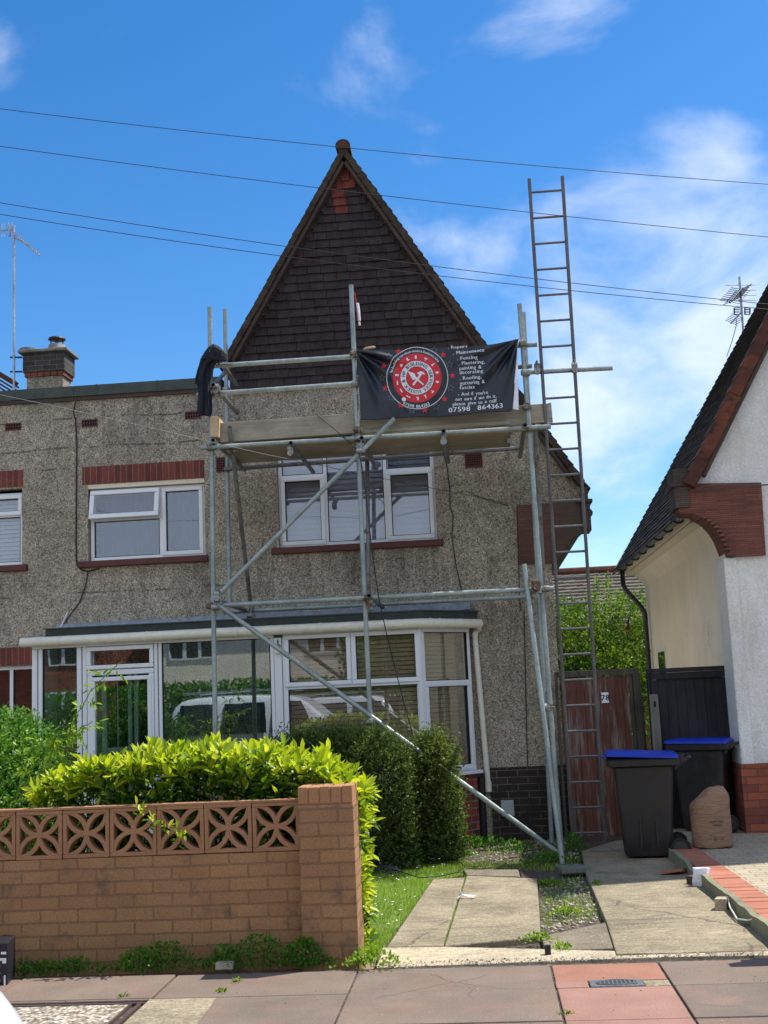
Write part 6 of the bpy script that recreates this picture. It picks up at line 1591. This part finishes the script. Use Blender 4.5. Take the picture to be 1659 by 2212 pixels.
# laurel hedge behind the wall and round the pier
lx0, lx1 = P(80, 1700, 7.7).x, P(785, 1700, 7.7).x
def top_z(x):
    xs_ = [P(a, b, 7.7).x for a, b in ((75, 1745), (100, 1708), (150, 1672), (220, 1650), (400, 1622), (600, 1625), (700, 1645), (770, 1690), (815, 1730))]
    zs_ = [P(a, b, 7.7).z for a, b in ((75, 1745), (100, 1708), (150, 1672), (220, 1650), (400, 1622), (600, 1625), (700, 1645), (770, 1690), (815, 1730))]
    return np.interp(x, xs_, zs_)-.055+.018*np.sin(x*17)+.014*np.sin(x*41+1)
def laurel_surf(n):
    x = RNG.uniform(lx0, lx1, n); r = RNG.random(n); y = np.where(r < .6, RNG.uniform(7.45, 8.0, n), RNG.uniform(7.45, 7.62, n)); tz = top_z(x)
    z = np.where(r < .6, tz-RNG.random(n)**2*.10, tz-RNG.random(n)*np.where(x > px1, 1.0, .48))
    nor = np.where((r < .6)[:, None], np.array([0, -.2, 1.]), np.array([0, -1., .35])); nor = nor+np.where((x > lx1-.12)[:, None], [1., 0, 0], [0, 0, 0.])
    return np.stack([x, y, z], 1), unit(nor)
lau = plant('laurel_hedge', 'bright yellow-green laurel hedge growing over the pierced front wall', 'hedge', (-2, 7.7, -.08))
tf = lambda p: np.clip(.42+(p[:, 2]-top_z(p[:, 0])+.10)*3.4, .0, .8)  # young growth on top, plus painted sun above and shade below
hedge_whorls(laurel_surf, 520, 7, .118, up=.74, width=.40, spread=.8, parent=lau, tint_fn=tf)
def laurel_end(n):
    z = RNG.uniform(.02, .98, n); y = RNG.uniform(7.50, 8.0, n); x = px1-.06+RNG.random(n)*.05+.02*np.sin(z*9)-.05*(z < .35); return np.stack([x, y, z], 1), unit(np.tile([1., -.35, .35], (n, 1)))
hedge_whorls(laurel_end, 80, 7, .105, width=.40, up=.40, parent=lau, tint_fn=lambda p: np.full(len(p), .58), name='side_shoots')
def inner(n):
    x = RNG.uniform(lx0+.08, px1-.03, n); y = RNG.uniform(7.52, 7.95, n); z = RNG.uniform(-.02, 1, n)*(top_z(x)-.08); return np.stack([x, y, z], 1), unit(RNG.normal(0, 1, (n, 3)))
hedge_whorls(inner, 1150, 5, .10, up=.2, parent=lau, tint_fn=lambda p: np.full(len(p), -.1), name='inner_leaves')  # inner leaves tinted dark, painting the shade inside the hedge
# shoots pushing through the pierced blocks
PK = [P(x, y, 7.26) for x, y in ((305, 1760), (335, 1785), (358, 1797), (385, 1816), (400, 1806))]
def poke(n):
    return np.array([c_ for c_ in [PKI]*n])+RNG.normal(0, .006, (n, 3)), unit(np.tile([0, -1., .4], (n, 1)))
for PKI in PK: hedge_whorls(poke, 2, 5, .07, up=.5, width=.4, parent=lau, tint_fn=lambda p: np.full(len(p), .5), name='stray_shoot')
mb = MB()
for k in range(46):
    x = random.uniform(lx0+.1, px1-.05); y = random.uniform(7.6, 7.9); tz = float(top_z(x)); mb.poly([(x, y, -.09), (x+random.uniform(-.05, .05), y, tz*.5), (x+random.uniform(-.1, .1), y+random.uniform(-.1, .1), tz-.05)], [.010, .007, .003], 5)
mb.build('stems', 'twig', lau)

# dark small-leaved hedge in front of the bay: a long body and a round end bush
def blob_surf(cx, cy, rx, ry, zt, zb=0., pw=3.2, shell=.10, wob=.05):
    def f(n):
        u = RNG.normal(0, 1, (n, 3)); u[:, 2] = np.abs(u[:, 2])*1.1-.05; u = unit(u)
        q = (np.abs(u)**pw).sum(1)**(-1/pw); p = u*q[:, None]; k = 1-RNG.random(n)**1.6*shell
        w = 1+wob*np.sin(p[:, 0]*5+p[:, 2]*3+cx*7)+wob*.7*np.sin(p[:, 1]*9+p[:, 2]*7)
        P_ = np.stack([cx+p[:, 0]*rx*k*w, cy+p[:, 1]*ry*k*w, zb+np.clip(p[:, 2], 0, 2)*(zt-zb)*k], 1)
        lo = RNG.random(n) < .35; P_[lo, 2] = zb+RNG.random(lo.sum())*(zt-zb)*.9
        return P_, unit(p+[0, 0, .25])
    return f
def tufts(parent, surf, n, nl, size, mat, name, tint_fn, leafk=.5, up=.35, length=.10):
    """short twigs set with small leaves"""
    pos, nor = surf(n); ax = unit(nor*(1-up)+np.array([0, 0, up])+RNG.normal(0, .3, (n, 3))); PP, DD, TT = [], [], []
    for k in range(nl):
        t_ = k/nl; PP.append(pos+ax*(t_*length)*RNG.uniform(.6, 1.3, (n, 1))); DD.append(unit(ax*.6+RNG.normal(0, .6, (n, 3)))); TT.append(np.clip(tint_fn(pos)+t_*.3+RNG.normal(0, .1, n), 0, 1))
    pos2 = np.concatenate(PP); V, F, T = tri_leaves(pos2, np.concatenate(DD), size*RNG.uniform(.7, 1.3, len(pos2)), leafk, np.concatenate(TT))
    return mesh_np(name, V, F, mat, parent, tint=T)
zp = P(750, 1590, 11.5).z
hA, hB = P(566, 1700, 11.4).x, P(884, 1700, 11.4).x
if True: pass
hd = plant('box_hedge', 'dark clipped small-leaved hedge under the bay window', 'hedge', ((hA+hB)/2, 11.8, -.05))
f1 = blob_surf((hA+hB)/2, 11.48, (hB-hA)/2, .42, zp, -.02, 5.5, .14, .03)
tufts(hd, f1, 7000, 7, .029, 'leaf_privet', 'foliage', lambda p: np.clip(.32+(p[:, 2]-zp+.2)*.5+.3*(p[:, 0]-hB+.3), 0, .7))  # tint rises to the top and right, painting the sunlit side
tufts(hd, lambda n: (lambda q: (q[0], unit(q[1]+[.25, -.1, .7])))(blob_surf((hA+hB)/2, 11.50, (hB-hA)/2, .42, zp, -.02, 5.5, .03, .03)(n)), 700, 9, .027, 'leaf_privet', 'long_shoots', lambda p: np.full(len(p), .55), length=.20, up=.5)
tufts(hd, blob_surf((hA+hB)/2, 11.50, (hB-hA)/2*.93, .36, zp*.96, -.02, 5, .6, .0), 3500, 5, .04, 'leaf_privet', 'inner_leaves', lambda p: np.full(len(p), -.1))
mb = MB()
for k in range(26):
    x = random.uniform(hA+.1, hB-.03); mb.poly([(x, 11.25+random.random()*.3, -.06), (x+random.uniform(-.08, .08), 11.4, .3), (x+random.uniform(-.1, .1), 11.5, .9)], [.013, .010, .004], 5)
mb.build('stems', 'twig', hd)
eA, eB = P(888, 1700, 11.7).x, P(984, 1700, 11.7).x; ze_ = P(935, 1598, 11.7).z
he = plant('box_bush', 'tall dark rounded bush at the right end of the box hedge', 'bush', ((eA+eB)/2, 11.78, -.05))
f2 = blob_surf((eA+eB)/2, 11.78, (eB-eA)/2, .33, ze_, -.02, 3.6, .16, .05)
tufts(he, f2, 3300, 7, .029, 'leaf_privet', 'foliage', lambda p: np.clip(.4+(p[:, 2]-ze_+.3)*.4+.8*(p[:, 0]-eB+.2), 0, .8))  # lighter tint upward and to the right paints the lit edge
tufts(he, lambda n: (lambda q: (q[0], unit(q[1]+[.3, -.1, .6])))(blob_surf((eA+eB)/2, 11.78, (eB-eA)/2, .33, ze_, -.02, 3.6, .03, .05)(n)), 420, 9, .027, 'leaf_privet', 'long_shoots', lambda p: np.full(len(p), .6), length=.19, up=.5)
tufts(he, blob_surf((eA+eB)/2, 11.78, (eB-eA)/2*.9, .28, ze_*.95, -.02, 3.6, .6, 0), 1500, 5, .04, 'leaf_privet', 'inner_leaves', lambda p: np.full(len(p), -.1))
mb = MB()
for k in range(12): x = random.uniform(eA+.08, eB-.08); mb.poly([(x, 11.6, -.06), (x+random.uniform(-.06, .06), 11.7, .3), (x, 11.78, .9)], [.013, .010, .004], 5)
mb.build('stems', 'twig', he)

# shrub on the left, close to the porch
SY = 10.5
shb = plant('green_shrub', 'bushy mid-green shrub in front of the porch at the left edge', 'shrub', (P(20, 1700, SY).x, SY, -.05))
sr = P(148, 1700, SY).x; cx = sr-.62; zt_ = P(40, 1540, SY).z
tufts(shb, blob_surf(cx, SY, .62, .75, zt_, -.02, 2.5, .22, .07), 5600, 6, .036, 'leaf_bush', 'foliage', lambda p: np.clip(.5+(SY-p[:, 1])*.25, 0, .8), length=.10)
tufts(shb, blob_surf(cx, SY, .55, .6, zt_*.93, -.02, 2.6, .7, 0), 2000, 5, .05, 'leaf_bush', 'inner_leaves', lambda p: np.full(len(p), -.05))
mb = MB()
for k in range(14): x = cx+random.uniform(-.4, .4); mb.poly([(x*.3+cx*.7, SY, -.06), (x, SY, .5), (x+random.uniform(-.1, .1), SY, 1.1)], [.013, .010, .004], 5)
mb.build('stems', 'twig', shb)
# arching rose stems
rs = plant('climbing_rose', 'arching rose stem with pale green leaves crossing the porch door', 'rose', (P(110, 1740, 9.7).x, 9.7, -.05))
def arch(pts, Y, k=6):
    W_ = [P(x, y, Y) for x, y in pts]; out = []
    for i in range(len(W_)-1):
        for j in range(k): out.append(W_[i].lerp(W_[i+1], j/k))
    return out+[W_[-1]]
stems = [arch([(60, 1750), (90, 1680), (115, 1600), (126, 1588), (140, 1570), (172, 1535), (200, 1490), (225, 1462), (250, 1440), (263, 1430)], 9.7), arch([(40, 1740), (70, 1660), (120, 1620), (150, 1590), (175, 1575), (196, 1560)], 9.6),
         arch([(30, 1740), (50, 1660), (90, 1610), (128, 1583)], 9.7), arch([(20, 1730), (60, 1690), (110, 1655), (148, 1640)], 9.55), arch([(30, 1740), (60, 1700), (100, 1690), (150, 1660)], 9.5)]
mb = MB(); pos, dr_ = [], []
for si, s_ in enumerate(stems):
    s_ = [Vector((random.uniform(-.012, .012), random.uniform(-.012, .012), random.uniform(-.008, .008)))+p for p in s_]; mb.poly(s_, .004, 5)
    st = 12 if si == 0 else 6
    for i in range(st, len(s_)-1, 3 if si == 0 else 2):
        for q in (-1, 1):
            if random.random() < .15: continue
            b = s_[i]; d = Vector((random.uniform(-1, 1), random.uniform(-.6, .6), random.uniform(-.8, .2)+.0)).normalized()
            for k in range(3): pos.append(b+d*(.03+.035*k)); dr_.append(Vector((d.x*.6+random.uniform(-.6, .6), random.uniform(-.5, .5), d.z-.2)))
            pos.append(b+d*.125); dr_.append(d)
mb.build('stems', 'leaf_rose', rs)
V, F, T = leaves(np.array(pos), unit(np.array(dr_)), RNG.uniform(.042, .065, len(pos)), .5, tint=RNG.random(len(pos))); mesh_np('leaves', V, F, 'leaf_rose', rs, tint=T)

# tree behind between the houses
tr = plant('garden_tree', 'leafy green tree in the rear garden between the two houses', 'tree', (2.2, 19.6, -.1))
mb = MB()
for k in range(9):
    a = k*.7; mb.poly([(2.2, 19.9, -.1), (2.2+.1*math.cos(a), 19.9, .8), (2.2+.7*math.cos(a), 19.9+.4*math.sin(a), 1.8), (2.2+1.1*math.cos(a), 19.9+.6*math.sin(a), 2.6)], [.07, .055, .03, .012], 6)
mb.build('trunk', 'twig', tr)
zt1 = P(1300, 1290, 19.7).z
parts = []
def crown(n):
    cs = [(P(1230, 1400, 19.6).x, 19.6, P(1230, 1335, 19.6).z-.55, .75), (P(1300, 1350, 19.8).x, 19.8, zt1-.85, .95), (P(1360, 1350, 19.7).x, 19.7, P(1360, 1300, 19.6).z-.75, .85), (P(1280, 1430, 19.3).x, 19.3, 1.5, 1.0), (P(1350, 1430, 19.2).x, 19.2, 1.3, 1.0), (P(1210, 1450, 19.4).x, 19.4, 1.1, .9), (3.4, 19.8, 2.0, 1.0), (.9, 19.9, 1.9, .9)]
    i = RNG.integers(0, len(cs), n); c = np.array([q[:3] for q in cs])[i]; r = np.array([q[3] for q in cs])[i]; u = unit(RNG.normal(0, 1, (n, 3)))
    w = 1+.18*np.sin(u[:, 0]*7+i)*np.sin(u[:, 2]*6+2*i)
    return c+u*(r*w*(1-RNG.random(n)**1.4*.35))[:, None], u
tufts(tr, crown, 6500, 7, .055, 'leaf_tree', 'crown', lambda p: np.clip(.2+(p[:, 2]-1.2)*.25+.25*np.sin(p[:, 0]*5)*np.sin(p[:, 2]*6), 0, .8), length=.22, leafk=.55)

# hedges and a tree across the road, mirrored in the glass
oh = plant('opposite_hedge', 'green hedge across the road, mirrored in the porch glass', 'hedge', (-6, -7.5, -.1))
tufts(oh, blob_surf(-7.5, -7.5, 5.5, .6, 2.0, -.1, 6, .2, .03), 6000, 4, .10, 'leaf_bush', 'foliage', lambda p: np.full(len(p), .3), length=.2, leafk=.7)
ot = plant('opposite_tree', 'broad tree across the road, mirrored in the upper glass', 'tree', (-2.5, -9, -.1))
tufts(ot, blob_surf(-2.0, -9, 1.8, 1.6, 5.0, 1.6, 2.2, .5, .12), 4500, 5, .13, 'leaf_bush', 'crown', lambda p: np.full(len(p), .3), length=.3, leafk=.6)
MB().poly([(-2, -9, -.2), (-2, -9, 2.2)], [.16, .1], 8).build('trunk', 'twig', ot)

# weeds at the foot of the wall
def weed(label, x, y, Yp, n, w, h, mat='leaf_weed', size=.022, group='weeds along the foot of the front wall', name='weed_clump', z0=0., dy=.06):
    b = P(x, y, Yp); t = thing(name, label, 'weed', (b.x, Yp, z0), group)
    u = RNG.normal(0, 1, (n, 3)); p = np.stack([b.x+u[:, 0]*w*.42, Yp+u[:, 1]*dy*.5, z0+RNG.random(n)**.8*h*.82*np.exp(-(u[:, 0]**2)*.35)], 1)
    V, F, T = tri_leaves(p, unit(np.stack([u[:, 0]*.5, -np.abs(u[:, 1])-.2, np.abs(u[:, 2])+.3], 1)), size*RNG.uniform(.6, 1.3, n), .75, RNG.random(n)*.8)
    mesh_np('leaves', V, F, mat, t, tint=T)
    mb = MB()
    for k in range(10): a = random.uniform(-1, 1); mb.poly([(b.x+a*w*.2, Yp, z0-.01), (b.x+a*w*.55, Yp+random.uniform(-.3, .3)*dy, z0+h*random.uniform(.4, .9))], .0022, 4)
    mb.build('stalks', 'leaf_weed', t)
for lab, x, y, n, w, h in (('low weed beside the black carton', 45, 2108, 170, .14, .11), ('low weed at the wall foot, second from the carton', 100, 2110, 220, .2, .09), ('low ragged weed under the wall, left of the flat stone', 165, 2108, 260, .24, .10),
                           ('broad weed clump right of the flat stone', 300, 2100, 420, .24, .15), ('widest weed clump at the wall foot', 355, 2092, 620, .30, .20), ('tall narrow weed clump', 482, 2085, 300, .14, .17),
                           ('bushy weed clump nearest the pier', 560, 2080, 700, .30, .23), ('rounded weed clump in front of the pier', 658, 2082, 620, .20, .20)):
    weed(lab, x, y, 7.17, n, w, h)
weed('bright weed clump at the right foot of the pier', 800, 2085, 7.15, 480, .19, .13, mat='leaf_rose', dy=.14)
for lab, x, y, n, w, h in (('yellowish weed in the gravel strip', 1222, 1975, 200, .14, .06), ('low weed at the top of the gravel strip', 1190, 1912, 160, .16, .05), ('weed along the right edge of the gravel strip', 1292, 1920, 120, .08, .07), ('weed tuft on the drive joint near the pavement', 1160, 2040, 130, .12, .04), ('tiny weed by the drive lip', 1215, 2062, 90, .09, .035)):
    g = G(x, y, -.06); weed(lab, x, y, g.y, n, w, h, mat='leaf_rose', group='weeds growing through the drive', z0=-.06 if 'drive' not in lab else -.03, dy=.12)
for lab, x, y, n, w, h in (('weeds beside the brick base of the bay', 1015, 1830, 200, .22, .15), ('weeds in front of the meter box', 1060, 1825, 160, .25, .12), ('weeds left of the diagonal brace foot', 1115, 1838, 180, .28, .13), ('dark weeds under the raking tube', 1190, 1860, 420, .30, .10), ('dark weeds at the house corner', 1232, 1835, 300, .22, .20), ('pale weeds at the hedge corner', 990, 1850, 260, .2, .12)):
    g = G(x, y, -.05); weed(lab, x, y, g.y, n, w, h, group='weeds at the house foot', z0=-.06, size=.03, dy=.25)
# tall seed heads by the drainpipe
t = thing('grass_seed_heads', 'tall pale grass seed heads beside the bay brick base', 'grass', (P(1030, 1800, 12.9).x, 12.9, -.05)); mb = MB()
for x, y0, y1 in ((1003, 1710, 1812), (1015, 1722, 1812), (1060, 1745, 1812), (1008, 1752, 1812)):
    a, b = P(x+2, y1, 12.95), P(x, y0, 12.9); mb.poly([a, a.lerp(b, .5)+Vector((.01, 0, 0)), b], .002, 4)
    for k in range(14): q = a.lerp(b, .62+.38*k/14); d = Vector((random.uniform(-.02, .02), random.uniform(-.01, .01), .022)); mb.poly([q, q+d*.6, q+d], [.002, .0045, .001], 4)
mb.build('heads', 'leaf_rose', t)

# lawn: blades and daisies
def inpoly(x, y, poly):
    c = np.zeros(len(x), bool); j = len(poly)-1
    for i in range(len(poly)):
        xi, yi = poly[i]; xj, yj = poly[j]; c ^= ((yi > y) != (yj > y)) & (x < (xj-xi)*(y-yi)/(yj-yi+1e-12)+xi); j = i
    return c
def blades(name, label, poly, n, h, z, mat='grass', w=.006, extra=None):
    P_ = np.array(poly); x = RNG.uniform(P_[:, 0].min(), P_[:, 0].max(), n*3); y = RNG.uniform(P_[:, 1].min(), P_[:, 1].max(), n*3); k = inpoly(x, y, poly); x, y = x[k][:n], y[k][:n]; m = len(x)
    cl = .5+.5*np.sin(x*9+1.3*np.sin(y*5))*np.sin(y*7+x*3); hh = h*RNG.uniform(.5, 1.2, m)*(.6+.7*cl); a = RNG.uniform(0, 2*PI, m); ln_ = RNG.uniform(0, .8, m)*hh
    b = np.stack([x, y, np.full(m, z)], 1); s_ = np.stack([np.cos(a), np.sin(a), 0*a], 1)*w*.5; t_ = b+np.stack([np.cos(a+1.3)*ln_, np.sin(a+1.3)*ln_, hh], 1)
    V = np.stack([b-s_, b+s_, t_], 1).reshape(-1, 3); F = np.arange(m*3).reshape(-1, 3)
    o = mesh_np(name, V, F, mat, None, base=(float(x.mean()), float(y.mean()), z), tint=np.repeat(RNG.random(m)*.6+cl*.4, 3)); o['kind'] = 'stuff'; o['label'] = label; o['category'] = 'grass'
lp = gp([(780, 2080), (800, 2072), (830, 2050), (938, 1904), (1010, 1890), (1005, 1860), (850, 1855), (700, 1870)], -.06)
blades('lawn_grass', 'short daisy lawn between the laurel hedge and the drive', lp, 17000, .036, -.062)
blades('joint_grass', 'thin grass growing in the joint of the drive', gp([(1003, 1896), (1014, 1890), (998, 1950), (966, 2042), (955, 2042), (984, 1950)], -.06), 900, .03, -.06)
blades('verge_grass', 'rough grass between the paved drive and the house foot', gp([(990, 1864), (1110, 1862), (1250, 1866), (1262, 1884), (1120, 1878), (990, 1878)], -.07), 1400, .035, -.075)
blades('back_border_grass', 'thin grass on the soil at the house foot', gp([(990, 1820), (1240, 1815), (1255, 1862), (990, 1862)], -.07), 500, .06, -.08)
blades('gravel_grass', 'sparse grass in the gravel strip', gp([(1165, 1900), (1258, 1895), (1300, 1985), (1172, 2010)], -.07), 900, .05, -.078)
g_ = np.array([G(x, y, -.03) for x, y in ((775, 1848), (800, 1872), (890, 1925), (930, 1895), (985, 1862), (830, 2020))])
k = 75; x = RNG.uniform(-1.2, -.35, k*3); y = RNG.uniform(7.9, 11.6, k*3); m_ = inpoly(x, y, lp); x, y = x[m_][:k], y[m_][:k]; mb = MB()
for a, b in zip(x, y): r_ = random.uniform(.006, .011); z = random.uniform(-.03, -.012); mb.add([(a+r_*math.cos(q*PI/3), b+r_*math.sin(q*PI/3), z+random.uniform(0, .004)) for q in range(6)], [(0, 1, 2, 3, 4, 5)])
o = solo('daisies', mb, 'petal', 'white daisies scattered over the small lawn', 'flowers'); o['kind'] = 'stuff'
k = 34; mb = MB()
for i in range(k): c_ = G(random.uniform(800, 985), random.uniform(1848, 1866), -.0); mb.lathe([(.002, 0), (.012, .002), (.003, .004)], (c_.x, c_.y, c_.z+.02), 6)
o = solo('hedge_daisies', mb, 'petal', 'row of white daisies at the foot of the dark hedge', 'flowers'); o['kind'] = 'stuff'

# loose stones: gravel strip, gap along the edging, house foot, and crumbs on the drive lip
def stones(name, label, poly, n, r0, r1, z):
    P_ = np.array(poly); x = RNG.uniform(P_[:, 0].min(), P_[:, 0].max(), n*4); y = RNG.uniform(P_[:, 1].min(), P_[:, 1].max(), n*4); k = inpoly(x, y, poly); x, y = x[k][:n], y[k][:n]; m = len(x)
    r = r0+(r1-r0)*RNG.random(m)**2.5; base = np.array([[1, 0, 0], [-1, 0, 0], [0, 1, 0], [0, -1, 0], [0, 0, .7], [0, 0, -.7]]); v = base[None]*RNG.uniform(.6, 1.2, (m, 6, 1))*r[:, None, None]
    th_ = RNG.uniform(0, PI, m); c_, s_ = np.cos(th_)[:, None], np.sin(th_)[:, None]; vx = v[:, :, 0]*c_-v[:, :, 1]*s_; vy = v[:, :, 0]*s_+v[:, :, 1]*c_
    V = np.stack([vx+x[:, None], vy+y[:, None], v[:, :, 2]+z+r[:, None]*.3], 2).reshape(-1, 3)
    f = np.array([[0, 2, 4], [2, 1, 4], [1, 3, 4], [3, 0, 4], [2, 0, 5], [1, 2, 5], [3, 1, 5], [0, 3, 5]]); F = (np.arange(m)[:, None, None]*6+f[None]).reshape(-1, 3)
    o = mesh_np(name, V, F, 'flint', None, base=(float(x.mean()), float(y.mean()), z)); o['kind'] = 'stuff'; o['label'] = label; o['category'] = 'stones'
stones('gravel', 'loose stones in the soil strip between the two halves of the drive', gp([(1166, 1902), (1260, 1896), (1306, 1988), (1172, 2018)], -.07), 800, .005, .024, -.078)
stones('rubble', 'small rubble in the gap along the mossy concrete edging', gp([(1470, 1862), (1640, 2000), (1659, 2035), (1600, 1985), (1440, 1872)], -.07), 900, .006, .022, -.085)
stones('house_foot_rubble', 'stones and dead leaves on the soil at the house foot', gp([(990, 1815), (1240, 1812), (1255, 1860), (990, 1862)], -.07), 900, .006, .026, -.08)
stones('drive_crumbs', 'crumbled bits along the edge of the drive', gp([(812, 2076), (1190, 2066), (1400, 2060), (1650, 2052), (1650, 2062), (1190, 2078), (812, 2092)], -.01), 700, .003, .010, -.014)
stones('pavement_litter', 'tiny crumbs lying on the pavement slabs', gp([(0, 2130), (1659, 2075), (1659, 2212), (0, 2212)], 0), 160, .002, .006, .0)
# small seedlings on the pavement
for lab, x, y in (('tiny green weed on the slab joint, far left', 268, 2154), ('tiny grass tuft on the slab joint near the wall shadow', 512, 2120), ('small weed on the pink slab joint', 1222, 2190), ('grass tuft on the slab joint under the wall', 480, 2142)):
    g = G(x, y, 0); weed(lab, x, y, g.y, 26, .05, .02, group='seedlings in the pavement joints', size=.014, dy=.04, mat='leaf_rose')
